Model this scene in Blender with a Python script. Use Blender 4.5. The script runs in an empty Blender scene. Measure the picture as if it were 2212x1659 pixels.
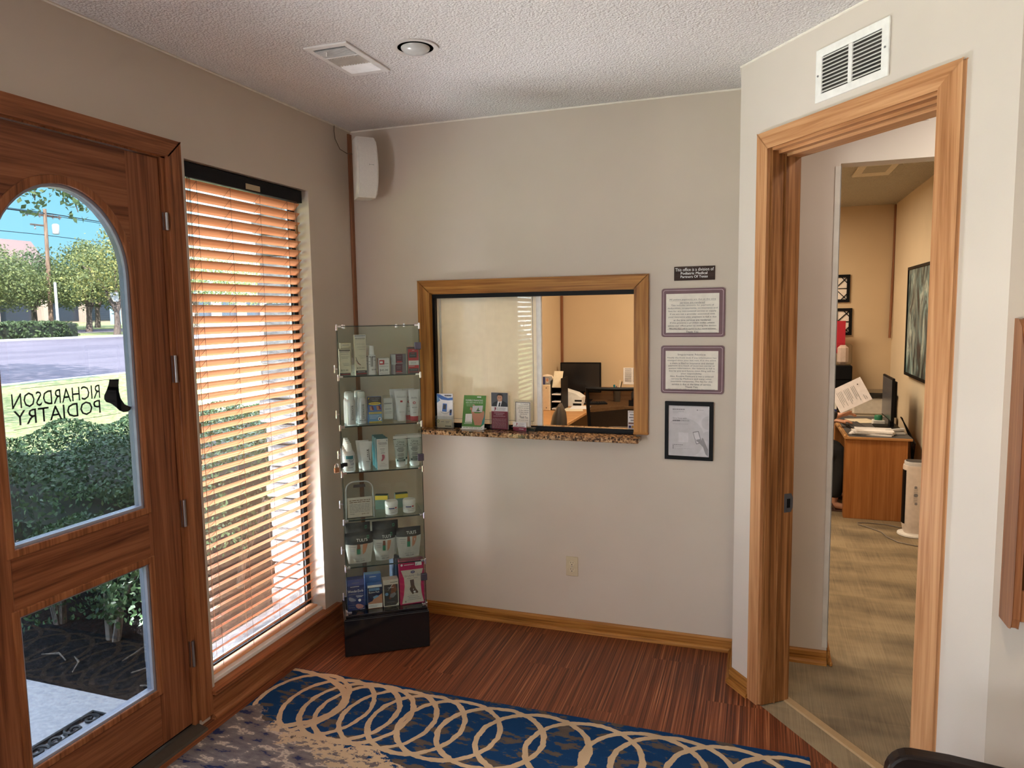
import bpy, bmesh, math, random
import numpy as np
from mathutils import Vector, Matrix, Euler

SC = bpy.context.scene
COL = SC.collection
PI = math.pi
random.seed(7)
rng = np.random.default_rng(7)

# ---------------------------------------------------------------- camera, sky, sun, exposure
CAM = Vector((2.341, -3.855, 1.825))
cam_d = bpy.data.cameras.new('camera'); cam = bpy.data.objects.new('camera', cam_d); COL.objects.link(cam)
yaw, pitch, roll = (math.radians(a) for a in (-19.125, -5.659, -0.853))
fw = Vector((math.sin(yaw) * math.cos(pitch), math.cos(yaw) * math.cos(pitch), math.sin(pitch)))
rt = Vector((math.cos(yaw), -math.sin(yaw), 0)); up = rt.cross(fw)
rt, up = math.cos(roll) * rt + math.sin(roll) * up, -math.sin(roll) * rt + math.cos(roll) * up
cam.matrix_world = Matrix(((rt.x, up.x, -fw.x, CAM.x), (rt.y, up.y, -fw.y, CAM.y), (rt.z, up.z, -fw.z, CAM.z), (0, 0, 0, 1)))
cam_d.sensor_width = 36.0; cam_d.sensor_fit = 'HORIZONTAL'
cam_d.lens = 36.0 * 1544.0 / 2212.0
cam_d.clip_start = 0.02; cam_d.clip_end = 400
SC.camera = cam

SC.view_settings.view_transform = 'Standard'
SC.view_settings.look = 'None'
SC.view_settings.gamma = 1.0
SC.view_settings.use_curve_mapping = False
SC.view_settings.exposure = EXPOSURE = 1.48
try:
    SC.cycles.use_denoising = True
    SC.cycles.max_bounces = 9
    SC.cycles.diffuse_bounces = 5
    SC.cycles.glossy_bounces = 3
    SC.cycles.transparent_max_bounces = 24
    SC.cycles.transmission_bounces = 6
    SC.cycles.sample_clamp_indirect = 6.0
    SC.cycles.caustics_reflective = False
    SC.cycles.caustics_refractive = False
except Exception:
    pass

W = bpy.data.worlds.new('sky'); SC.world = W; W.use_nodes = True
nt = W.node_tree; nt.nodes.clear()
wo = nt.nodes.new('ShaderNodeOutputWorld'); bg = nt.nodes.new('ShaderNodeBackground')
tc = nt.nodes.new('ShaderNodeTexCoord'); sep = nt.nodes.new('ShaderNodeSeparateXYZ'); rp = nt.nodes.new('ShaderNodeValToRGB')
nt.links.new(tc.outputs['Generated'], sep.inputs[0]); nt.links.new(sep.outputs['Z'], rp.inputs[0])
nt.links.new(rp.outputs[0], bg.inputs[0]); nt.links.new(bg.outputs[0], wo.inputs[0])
# blue band toward the horizon; unseen zenith brightened to light the interior
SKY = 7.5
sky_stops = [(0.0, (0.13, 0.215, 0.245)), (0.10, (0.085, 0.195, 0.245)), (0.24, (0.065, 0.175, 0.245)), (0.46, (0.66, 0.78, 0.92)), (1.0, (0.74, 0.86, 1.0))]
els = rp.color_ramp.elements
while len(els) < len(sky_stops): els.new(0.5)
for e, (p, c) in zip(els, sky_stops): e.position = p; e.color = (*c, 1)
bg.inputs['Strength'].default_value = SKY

def lamp(name, kind, loc, energy, color, direction=None, **kw):
    d = bpy.data.lights.new(name, kind); d.energy = energy; d.color = color
    for k, v in kw.items(): setattr(d, k, v)
    o = bpy.data.objects.new(name, d); COL.objects.link(o); o.location = loc
    if direction is not None:
        o.rotation_euler = Vector(direction).to_track_quat('-Z', 'Y').to_euler()
    return o

SUN_DIR = (-0.42, 0.52, -0.74)
lamp('sun', 'SUN', (10, -10, 12), 20.0, (1.0, 0.93, 0.82), SUN_DIR, angle=0.009)
# area lamps added as daylight fill in the left wall windows behind the camera
for (yc, w) in ((-5.15, 1.4), (-6.75, 1.4)):
    lamp('window_daylight', 'AREA', (-0.13, yc, 1.40), 41.0 * w, (0.92, 0.93, 1.0), (1, 0.15, 0.8), shape='RECTANGLE', size=w, size_y=2.2)
# added ground lamp, stands in for daylight bounce rising through the left slats
lamp('window_daylight', 'AREA', (-0.55, -0.82, 0.02), 85.0, (1.0, 0.97, 0.93), (0.55, 0.06, 1), shape='RECTANGLE', size=0.4, size_y=0.7)
# warm ceiling lights of the waiting room (behind the camera) and of the office
for (x, y, pw) in ((2.6, -3.0, 20), (1.6, -5.4, 12), (4.4, -5.4, 12)):
    lamp('ceiling_downlight', 'SPOT', (x, y, 2.89), pw, (1.0, 0.78, 0.52), (0, 0, -1), spot_size=2.6, spot_blend=0.6, shadow_soft_size=0.08)
lamp('nook_light', 'AREA', (3.35, -0.62, 2.88), 4.0, (1.0, 0.93, 0.86), (0, 0, -1), shape='DISK', size=0.25)  # added fill to brighten the nook, no fixture there
for (x, y, pw) in ((1.3, 1.5, 25), (1.9, 3.5, 21)):
    lamp('office_troffer', 'AREA', (x, y, 2.87), pw, (1.0, 0.80, 0.57), (0, 0, -1), shape='RECTANGLE', size=1.1, size_y=0.5)
# ---------------------------------------------------------------- materials
MATS = {}
def _new(name):
    m = bpy.data.materials.new(name); m.use_nodes = True
    nt = m.node_tree; b = nt.nodes['Principled BSDF']
    return m, nt, b
def N(nt, kind, **kw):
    n = nt.nodes.new(kind)
    for k, v in kw.items():
        if k in n.inputs: n.inputs[k].default_value = v
        else: setattr(n, k, v)
    return n
def ramp(nt, fac, stops):
    r = nt.nodes.new('ShaderNodeValToRGB'); nt.links.new(fac, r.inputs[0])
    els = r.color_ramp.elements
    while len(els) < len(stops): els.new(0.5)
    for e, (p, c) in zip(els, stops):
        e.position = p; e.color = (*c, 1)
    return r.outputs[0]
def coords(nt, scale=(1, 1, 1), rot=(0, 0, 0), kind='Object'):
    t = nt.nodes.new('ShaderNodeTexCoord'); mp = nt.nodes.new('ShaderNodeMapping')
    mp.inputs['Scale'].default_value = scale; mp.inputs['Rotation'].default_value = rot
    nt.links.new(t.outputs[kind], mp.inputs[0]); return mp.outputs[0]
def bump(nt, b, h, strength=0.2, dist=0.01):
    n = nt.nodes.new('ShaderNodeBump'); n.inputs['Strength'].default_value = strength; n.inputs['Distance'].default_value = dist
    nt.links.new(h, n.inputs['Height']); nt.links.new(n.outputs[0], b.inputs['Normal'])
def mat(name, color, rough=0.5, metal=0.0, spec=0.5, var=0.06, vscale=30.0, emit=None, bumpy=0.0, coat=0.0):
    """plain painted / plastic / paper surface with a faint procedural variation"""
    if name in MATS: return MATS[name]
    m, nt, b = _new(name)
    b.inputs['Roughness'].default_value = rough; b.inputs['Metallic'].default_value = metal
    b.inputs['Specular IOR Level'].default_value = spec
    if coat: b.inputs['Coat Weight'].default_value = coat
    nz = N(nt, 'ShaderNodeTexNoise', Scale=vscale, Detail=3.0)
    nt.links.new(coords(nt), nz.inputs['Vector'])
    c0 = tuple(max(0, c * (1 - var)) for c in color); c1 = tuple(min(1, c * (1 + var)) for c in color)
    nt.links.new(ramp(nt, nz.outputs[0], [(0.3, c0), (0.7, c1)]), b.inputs['Base Color'])
    if bumpy: bump(nt, b, nz.outputs[0], bumpy, 0.004)
    if emit:
        b.inputs['Emission Color'].default_value = (*emit[0], 1); b.inputs['Emission Strength'].default_value = emit[1]
    MATS[name] = m; return m
def wood(name, axis, dark, mid, light, rough=0.38, scale=1.0, rings=1.0):
    """oak-like grain running along the given object axis"""
    if name in MATS: return MATS[name]
    m, nt, b = _new(name)
    lo, hi = 1.1 * scale, 34.0 * scale
    s = {'x': (lo, hi, hi), 'y': (hi, lo, hi), 'z': (hi, hi, lo)}[axis]
    n1 = N(nt, 'ShaderNodeTexNoise', Scale=1.0, Detail=7.0, Roughness=0.62, Distortion=0.9 * rings)
    nt.links.new(coords(nt, s), n1.inputs['Vector'])
    s2 = tuple(v * 3.2 for v in s)
    n2 = N(nt, 'ShaderNodeTexNoise', Scale=1.0, Detail=2.0)
    nt.links.new(coords(nt, s2), n2.inputs['Vector'])
    mx = N(nt, 'ShaderNodeMath', operation='MULTIPLY_ADD'); mx.inputs[1].default_value = 0.35
    nt.links.new(n2.outputs[0], mx.inputs[0]); nt.links.new(n1.outputs[0], mx.inputs[2])
    nt.links.new(ramp(nt, mx.outputs[0], [(0.42, dark), (0.62, mid), (0.82, light)]), b.inputs['Base Color'])
    b.inputs['Roughness'].default_value = rough; b.inputs['Specular IOR Level'].default_value = 0.16
    bump(nt, b, mx.outputs[0], 0.15, 0.003)
    MATS[name] = m; return m
def glass(name, tint=(1, 1, 1), rough=0.0, ior=1.45, gl=1.0):
    """thin architectural glass: straight-through transmission plus a Fresnel reflection"""
    if name in MATS: return MATS[name]
    m = bpy.data.materials.new(name); m.use_nodes = True; nt = m.node_tree; nt.nodes.clear()
    o = nt.nodes.new('ShaderNodeOutputMaterial'); mix = nt.nodes.new('ShaderNodeMixShader')
    t = nt.nodes.new('ShaderNodeBsdfTransparent'); t.inputs[0].default_value = (*tint, 1)
    g = nt.nodes.new('ShaderNodeBsdfGlossy'); g.inputs['Roughness'].default_value = rough
    f = nt.nodes.new('ShaderNodeFresnel'); geo = nt.nodes.new('ShaderNodeNewGeometry')
    k = N(nt, 'ShaderNodeMath', operation='MULTIPLY_ADD'); k.inputs[1].default_value = -2.0; k.inputs[2].default_value = 1.0
    pw = N(nt, 'ShaderNodeMath', operation='POWER'); pw.inputs[0].default_value = ior
    nt.links.new(geo.outputs['Backfacing'], k.inputs[0]); nt.links.new(k.outputs[0], pw.inputs[1]); nt.links.new(pw.outputs[0], f.inputs[0])
    mu = N(nt, 'ShaderNodeMath', operation='MULTIPLY'); mu.inputs[1].default_value = gl
    nt.links.new(f.outputs[0], mu.inputs[0]); nt.links.new(mu.outputs[0], mix.inputs[0])
    nt.links.new(t.outputs[0], mix.inputs[1]); nt.links.new(g.outputs[0], mix.inputs[2]); nt.links.new(mix.outputs[0], o.inputs[0])
    MATS[name] = m; return m

# ---------------------------------------------------------------- mesh builder
_TXT = {}
def text_shape(s):
    """outline of a line of lettering as a flat mesh: verts in its own 2D box, faces"""
    if s in _TXT: return _TXT[s]
    cu = bpy.data.curves.new('lettering_tmp', 'FONT'); cu.body = s; cu.size = 1.0; cu.resolution_u = 2
    ob = bpy.data.objects.new('lettering_tmp', cu)
    me = ob.to_mesh()
    v = [(p.co.x, p.co.y) for p in me.vertices]; f = [tuple(p.vertices) for p in me.polygons]
    ob.to_mesh_clear(); bpy.data.objects.remove(ob); bpy.data.curves.remove(cu)
    if not v: v, f = [(0, 0), (1, 0), (1, 1)], []
    xs = [a[0] for a in v]; ys = [a[1] for a in v]
    r = (v, f, min(xs), max(xs), min(ys), max(ys)); _TXT[s] = r; return r

class MB:
    def __init__(self):
        self.v = []; self.f = []; self.m = []; self.M = None
    def _pt(self, p):
        p = Vector(p)
        return self.M @ p if self.M is not None else p
    def add(self, vs, fs, m=0):
        b = len(self.v); self.v += [self._pt(p) for p in vs]
        for f in fs: self.f.append(tuple(b + i for i in f)); self.m.append(m)
        return self
    def box(self, x0, x1, y0, y1, z0, z1, m=0):
        vs = [(x, y, z) for x in (x0, x1) for y in (y0, y1) for z in (z0, z1)]
        return self.add(vs, [(0, 1, 3, 2), (4, 6, 7, 5), (0, 4, 5, 1), (2, 3, 7, 6), (0, 2, 6, 4), (1, 5, 7, 3)], m)
    def rbox(self, x0, x1, y0, y1, z0, z1, r=0.004, m=0):
        """box with chamfered edges"""
        pts = []
        for z, k in ((z0, r), (z0 + r, 0), (z1 - r, 0), (z1, r)):
            a, b, c, d = x0 + k, x1 - k, y0 + k, y1 - k; q = r if k == 0 else 0
            pts.append([(a + q, c, z), (b - q, c, z), (b, c + q, z), (b, d - q, z), (b - q, d, z), (a + q, d, z), (a, d - q, z), (a, c + q, z)])
        b0 = len(self.v); self.v += [self._pt(p) for ring in pts for p in ring]
        for i in range(3):
            for j in range(8):
                k = (j + 1) % 8
                self.f.append((b0 + i * 8 + j, b0 + i * 8 + k, b0 + (i + 1) * 8 + k, b0 + (i + 1) * 8 + j)); self.m.append(m)
        self.f.append(tuple(b0 + j for j in reversed(range(8)))); self.m.append(m)
        self.f.append(tuple(b0 + 24 + j for j in range(8))); self.m.append(m)
        return self
    def prism(self, poly, o, ux, uy, n, depth, m=0, mside=None):
        """2D polygon in the frame (o, ux, uy) pushed along n by depth"""
        o, ux, uy, n = Vector(o), Vector(ux), Vector(uy), Vector(n)
        a = [o + ux * p[0] + uy * p[1] for p in poly]; b = [p + n * depth for p in a]; k = len(poly)
        self.add(a + b, [tuple(range(k)), tuple(range(2 * k - 1, k - 1, -1))], m)
        base = len(self.v) - 2 * k
        for i in range(k):
            j = (i + 1) % k
            self.f.append((base + i, base + j, base + k + j, base + k + i)); self.m.append(m if mside is None else mside)
        return self
    def holed(self, outer, inner, o, ux, uy, n, depth, m=0):
        """frame: outer loop minus inner loop (same point count), extruded along n"""
        o, ux, uy, n = Vector(o), Vector(ux), Vector(uy), Vector(n); k = len(outer)
        P = lambda p: o + ux * p[0] + uy * p[1]
        A = [P(p) for p in outer]; B = [P(p) for p in inner]
        vs = A + B + [p + n * depth for p in A] + [p + n * depth for p in B]; fs = []
        for i in range(k):
            j = (i + 1) % k
            fs += [(i, j, k + j, k + i), (2 * k + i, 3 * k + i, 3 * k + j, 2 * k + j), (i, 2 * k + i, 2 * k + j, j), (k + i, k + j, 3 * k + j, 3 * k + i)]
        return self.add(vs, fs, m)
    def cyl(self, p0, p1, r0, r1=None, n=16, m=0, caps=True):
        r1 = r0 if r1 is None else r1
        return self.tube([p0, p1], [r0, r1], n, m, caps)
    def tube(self, pts, r, n=8, m=0, caps=True):
        pts = [Vector(p) for p in pts]; k = len(pts)
        rs = [r] * k if isinstance(r, (int, float)) else r
        b0 = len(self.v); u = None
        for i, p in enumerate(pts):
            t = (pts[min(i + 1, k - 1)] - pts[max(i - 1, 0)]).normalized()
            if u is None:
                u = t.orthogonal().normalized()
            else:
                u = (u - t * u.dot(t)); u = u.normalized() if u.length > 1e-6 else t.orthogonal().normalized()
            w = t.cross(u)
            for j in range(n):
                a = 2 * PI * j / n
                self.v.append(self._pt(p + (u * math.cos(a) + w * math.sin(a)) * rs[i]))
        for i in range(k - 1):
            for j in range(n):
                q = (j + 1) % n
                self.f.append((b0 + i * n + j, b0 + i * n + q, b0 + (i + 1) * n + q, b0 + (i + 1) * n + j)); self.m.append(m)
        if caps:
            self.f.append(tuple(b0 + j for j in reversed(range(n)))); self.m.append(m)
            self.f.append(tuple(b0 + (k - 1) * n + j for j in range(n))); self.m.append(m)
        return self
    def lathe(self, prof, c=(0, 0, 0), n=24, m=0, sy=1.0):
        """profile of (radius, z) turned about a vertical axis at c"""
        b0 = len(self.v)
        for (r, z) in prof:
            for j in range(n):
                a = 2 * PI * j / n
                self.v.append(self._pt((c[0] + r * math.cos(a), c[1] + r * sy * math.sin(a), c[2] + z)))
        for i in range(len(prof) - 1):
            for j in range(n):
                q = (j + 1) % n
                self.f.append((b0 + i * n + j, b0 + i * n + q, b0 + (i + 1) * n + q, b0 + (i + 1) * n + j)); self.m.append(m)
        self.f.append(tuple(b0 + j for j in reversed(range(n)))); self.m.append(m)
        self.f.append(tuple(b0 + (len(prof) - 1) * n + j for j in range(n))); self.m.append(m)
        return self
    def loft(self, rings, m=0, closed=True, caps=True):
        n = len(rings[0]); b0 = len(self.v)
        for r in rings: self.v += [self._pt(p) for p in r]
        for i in range(len(rings) - 1):
            for j in range(n if closed else n - 1):
                q = (j + 1) % n
                self.f.append((b0 + i * n + j, b0 + i * n + q, b0 + (i + 1) * n + q, b0 + (i + 1) * n + j)); self.m.append(m)
        if caps and closed:
            self.f.append(tuple(b0 + j for j in reversed(range(n)))); self.m.append(m)
            self.f.append(tuple(b0 + (len(rings) - 1) * n + j for j in range(n))); self.m.append(m)
        return self
    def art(self, fn, items):
        """flat print: fn(x, z, layer) -> point; items are rects, ellipses, polygons and lettering"""
        for L, it in enumerate(items):
            k = it[0]; L = L + 1
            if k == 'r':
                _, x0, x1, z0, z1, m = it; nx = 6
                vs = []
                for i in range(nx + 1):
                    x = x0 + (x1 - x0) * i / nx; vs += [fn(x, z0, L), fn(x, z1, L)]
                self.add(vs, [(2 * i, 2 * i + 2, 2 * i + 3, 2 * i + 1) for i in range(nx)], m)
            elif k == 'e':
                _, cx, cz, rx, rz, m = it
                self.add([fn(cx + rx * math.cos(2 * PI * i / 20), cz + rz * math.sin(2 * PI * i / 20), L) for i in range(20)], [tuple(range(20))], m)
            elif k == 'p':
                _, pts, m = it
                self.add([fn(x, z, L) for x, z in pts], [tuple(range(len(pts)))], m)
            elif k == 't':
                _, s, x0, x1, z0, z1, m = it[:7]
                v, f, a, b, c, d = text_shape(s); rot = len(it) > 7 and it[7]
                if rot:   # lettering running down the face
                    vs = [fn(x0 + (x1 - x0) * (y - c) / max(d - c, 1e-6), z1 - (z1 - z0) * (x - a) / max(b - a, 1e-6), L) for x, y in v]
                else:
                    vs = [fn(x0 + (x1 - x0) * (x - a) / max(b - a, 1e-6), z0 + (z1 - z0) * (y - c) / max(d - c, 1e-6), L) for x, y in v]
                self.add(vs, f, m)
            elif k == 'b':   # a row of words too small to read: short bars
                _, x0, x1, z0, z1, m = it; x = x0; r = random.Random(int((x0 * 7 + z0 * 131) * 1e4))
                while x < x1 - 1e-9:
                    w = min((x1 - x0) * r.uniform(0.07, 0.2), x1 - x)
                    self.add([fn(x, z0, L), fn(x + w, z0, L), fn(x + w, z1, L), fn(x, z1, L)], [(0, 1, 2, 3)], m)
                    x += w + (x1 - x0) * 0.025
        return self
    def build(self, name, mats, parent=None, local=True, smooth=False, origin=None, bevel=0.0):
        me = bpy.data.meshes.new(name)
        vs = self.v
        if parent is not None:
            loc = Vector((0, 0, 0))
            if not local:
                inv = parent.matrix_basis.inverted() if parent.parent is None else (parent.parent.matrix_basis @ parent.matrix_basis).inverted()
                vs = [inv @ p for p in vs]
        else:
            if origin is None:
                xs = [p.x for p in vs]; ys = [p.y for p in vs]; zs = [p.z for p in vs]
                origin = ((min(xs) + max(xs)) / 2, (min(ys) + max(ys)) / 2, min(zs))
            loc = Vector(origin); vs = [p - loc for p in vs]
        me.from_pydata([tuple(p) for p in vs], [], self.f)
        if not isinstance(mats, (list, tuple)): mats = [mats]
        for q in mats: me.materials.append(q)
        if len(mats) > 1: me.polygons.foreach_set('material_index', self.m)
        if smooth:
            me.polygons.foreach_set('use_smooth', [True] * len(me.polygons))
            try: me.set_sharp_from_angle(angle=math.radians(42))
            except Exception: pass
        me.update()
        o = bpy.data.objects.new(name, me); COL.objects.link(o)
        if parent is not None: o.parent = parent
        else: o.location = loc
        if bevel:
            md = o.modifiers.new('edge', 'BEVEL'); md.width = bevel; md.segments = 2; md.limit_method = 'ANGLE'; md.angle_limit = math.radians(50)
        return o

def plane_xz(y, sgn=-1, x0=0.0, z0=0.0, eps=0.0003):
    """printed face looking toward -y (sgn -1) at y; layers step outward"""
    return lambda x, z, L: (x0 + x, y + sgn * eps * L, z0 + z)
def frame_fn(o, ux, uz, n, eps=0.0003):
    o, ux, uz, n = Vector(o), Vector(ux), Vector(uz), Vector(n)
    return lambda x, z, L: o + ux * x + uz * z + n * (eps * L)

def thing(name, label, cat, loc=(0, 0, 0), rotz=0.0, group=None):
    o = bpy.data.objects.new(name, None); COL.objects.link(o); o.empty_display_size = 0.05
    o.location = loc; o.rotation_euler = (0, 0, rotz)
    o.matrix_basis = Matrix.Translation(Vector(loc)) @ Matrix.Rotation(rotz, 4, 'Z')
    return tag(o, label, cat, group)
def tag(o, label, cat, group=None, kind=None):
    o['label'] = label; o['category'] = cat
    if group: o['group'] = group
    if kind: o['kind'] = kind
    return o
def struct(o):
    o['kind'] = 'structure'; return o
def S(mb, name, mats, **kw):
    return struct(mb.build(name, mats, **kw))
def dup(root, loc, rotz=None, label=None, group=None):
    r = root.copy(); COL.objects.link(r); r.location = loc
    if rotz is not None: r.rotation_euler = (0, 0, rotz)
    if label: r['label'] = label
    if group: r['group'] = group
    for ch in list(root.children):
        c = ch.copy(); COL.objects.link(c); c.parent = r
        for g in list(ch.children):
            d = g.copy(); COL.objects.link(d); d.parent = c
    return r
X3, Y3, Z3 = Vector((1, 0, 0)), Vector((0, 1, 0)), Vector((0, 0, 1))
# ---------------------------------------------------------------- shared materials
def wall_paint(name, c):
    m, nt, b = _new(name); MATS[name] = m
    n1 = N(nt, 'ShaderNodeTexNoise', Scale=260.0, Detail=2.0); nt.links.new(coords(nt), n1.inputs['Vector'])
    n2 = N(nt, 'ShaderNodeTexNoise', Scale=2.2, Detail=3.0); nt.links.new(coords(nt), n2.inputs['Vector'])
    nt.links.new(ramp(nt, n2.outputs[0], [(0.3, tuple(v * 0.96 for v in c)), (0.7, tuple(min(1, v * 1.03) for v in c))]), b.inputs['Base Color'])
    b.inputs['Roughness'].default_value = 0.55; b.inputs['Specular IOR Level'].default_value = 0.35
    bump(nt, b, n1.outputs[0], 0.10, 0.002)
    return m
PAINT = wall_paint('beige_wall_paint', (0.575, 0.50, 0.425))
PAINT_L = wall_paint('light_wall_paint', (0.615, 0.55, 0.485))
PAINT_O = wall_paint('tan_office_paint', (0.60, 0.46, 0.30))
PAINT_R = wall_paint('cream_office_paint', (0.74, 0.62, 0.45))
def popcorn(name, c, sc, st):
    m, nt, b = _new(name); MATS[name] = m
    v = N(nt, 'ShaderNodeTexVoronoi', Scale=sc); nt.links.new(coords(nt), v.inputs['Vector'])
    n = N(nt, 'ShaderNodeTexNoise', Scale=sc * 1.7, Detail=4.0); nt.links.new(coords(nt), n.inputs['Vector'])
    mm = N(nt, 'ShaderNodeMath', operation='SUBTRACT'); nt.links.new(n.outputs[0], mm.inputs[0]); nt.links.new(v.outputs['Distance'], mm.inputs[1])
    nt.links.new(ramp(nt, mm.outputs[0], [(0.0, tuple(x * 0.88 for x in c)), (0.4, c)]), b.inputs['Base Color'])
    b.inputs['Roughness'].default_value = 0.9; b.inputs['Specular IOR Level'].default_value = 0.15
    bump(nt, b, mm.outputs[0], st, 0.02); return m
CEIL = popcorn('textured_white_ceiling', (0.82, 0.79, 0.77), 95.0, 0.55)
CEIL_O = popcorn('coarse_popcorn_ceiling', (0.75, 0.70, 0.58), 70.0, 1.0)

OD, OM, OL = (0.10, 0.033, 0.006), (0.30, 0.122, 0.026), (0.46, 0.215, 0.055)
OAK = {a: wood('oak_' + a, a, OD, OM, OL) for a in 'xyz'}
DD, DM, DL = (0.065, 0.019, 0.009), (0.20, 0.068, 0.030), (0.30, 0.115, 0.053)  # same oak darkened: the door's backlit shade is put into the colour
DOAK = {a: wood('door_oak_' + a, a, DD, DM, DL, 0.33) for a in 'xyz'}
DOAK_CAS = {a: wood('casing_oak_' + a, a, (0.09, 0.028, 0.012), (0.24, 0.085, 0.035), (0.36, 0.14, 0.06), 0.35) for a in 'xyz'}
FIR = {a: wood('casing_fir_' + a, a, (0.24, 0.095, 0.035), (0.43, 0.20, 0.085), (0.58, 0.31, 0.15), 0.4, 0.8) for a in 'xyz'}
JAMBW = wood('worn_jamb_z', 'z', (0.075, 0.027, 0.009), (0.19, 0.075, 0.022), (0.34, 0.15, 0.055), 0.4)
STRIPW = wood('corner_strip_z', 'z', (0.16, 0.065, 0.03), (0.24, 0.10, 0.05), (0.32, 0.15, 0.08))
DESKW = wood('desk_laminate_z', 'z', (0.26, 0.095, 0.025), (0.34, 0.135, 0.04), (0.42, 0.18, 0.06), 0.4, 0.7)
DESKX = wood('desk_laminate_x', 'x', (0.30, 0.14, 0.05), (0.42, 0.21, 0.085), (0.50, 0.28, 0.12), 0.4, 0.7)
RACKW = wood('rack_wood_z', 'z', (0.13, 0.045, 0.018), (0.23, 0.085, 0.035), (0.33, 0.14, 0.06), 0.35)
ESPRESSO = wood('espresso_wood_x', 'x', (0.006, 0.004, 0.004), (0.012, 0.008, 0.007), (0.022, 0.014, 0.012), 0.3)
BLINDW = wood('blind_wood_y', 'y', (0.58, 0.24, 0.11), (0.72, 0.33, 0.16), (0.82, 0.42, 0.22), 0.35, 0.6)

BLACK = mat('black_plastic', (0.004, 0.004, 0.005), 0.5, spec=0.15)
BLACKG = mat('black_gloss', (0.006, 0.006, 0.008), 0.12)
BLACKM = mat('black_metal', (0.008, 0.008, 0.009), 0.4, spec=0.3)
DGREY = mat('dark_grey', (0.05, 0.05, 0.055), 0.5)
GREY = mat('mid_grey', (0.28, 0.28, 0.29), 0.5)
LGREY = mat('light_grey', (0.55, 0.55, 0.56), 0.5)
WHITE = mat('white_enamel', (0.78, 0.77, 0.74), 0.4)
PAPER = mat('white_paper', (0.80, 0.79, 0.80), 0.8, spec=0.2)
CREAM = mat('cream_card', (0.74, 0.66, 0.50), 0.7)
CHROME = mat('chrome', (0.75, 0.76, 0.78), 0.15, 1.0)
STEEL = mat('hinge_steel', (0.35, 0.35, 0.37), 0.35, 1.0)
INK = mat('black_ink', (0.02, 0.02, 0.025), 0.7)
INKG = mat('grey_ink', (0.22, 0.22, 0.24), 0.7)
RED = mat('red_print', (0.45, 0.02, 0.03), 0.5)
MAROON = mat('maroon_print', (0.15, 0.015, 0.04), 0.5)
NAVY = mat('navy_print', (0.02, 0.035, 0.16), 0.5)
BLUE = mat('blue_print', (0.06, 0.15, 0.42), 0.5)
LBLUE = mat('light_blue_print', (0.16, 0.32, 0.55), 0.5)
YELLOW = mat('yellow_print', (0.68, 0.52, 0.06), 0.5)
GREEN = mat('green_print', (0.09, 0.24, 0.05), 0.5)
TEAL = mat('teal_print', (0.02, 0.17, 0.21), 0.5)
DGREEN = mat('dark_green_print', (0.01, 0.05, 0.045), 0.5)
PINK = mat('magenta_print', (0.48, 0.015, 0.10), 0.5)
SKIN = mat('skin_print', (0.50, 0.24, 0.15), 0.6)
SKIND = mat('dark_skin_print', (0.20, 0.07, 0.04), 0.6)
BEIGEP = mat('ivory_plastic', (0.55, 0.46, 0.31), 0.4)
GLASS = glass('clear_glass', (0.97, 0.985, 0.98))
WGLASS = glass('window_glass', (0.87, 0.885, 0.92))
TINT = glass('door_glass', (0.455, 0.465, 0.485))
CABG = glass('cabinet_glass', (0.90, 0.94, 0.92), gl=0.8)
ACRYL = glass('acrylic', (0.93, 0.95, 0.95), 0.03)
GEDGE = mat('dark_glass_edge', (0.012, 0.03, 0.026), 0.15)

def granite():
    m, nt, b = _new('brown_granite')
    c = coords(nt)
    v = N(nt, 'ShaderNodeTexVoronoi', Scale=95.0); nt.links.new(c, v.inputs['Vector'])
    n = N(nt, 'ShaderNodeTexNoise', Scale=70.0, Detail=6.0, Roughness=0.7); nt.links.new(c, n.inputs['Vector'])
    mm = N(nt, 'ShaderNodeMath', operation='MULTIPLY_ADD'); mm.inputs[1].default_value = 0.35
    nt.links.new(v.outputs['Color'], mm.inputs[0]); nt.links.new(n.outputs[0], mm.inputs[2])
    nt.links.new(ramp(nt, mm.outputs[0], [(0.50, (0.010, 0.008, 0.007)), (0.60, (0.10, 0.052, 0.026)), (0.72, (0.40, 0.215, 0.10)), (0.86, (0.58, 0.38, 0.21))]), b.inputs['Base Color'])
    b.inputs['Roughness'].default_value = 0.08; MATS['granite'] = m; return m
GRANITE = granite()

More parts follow.
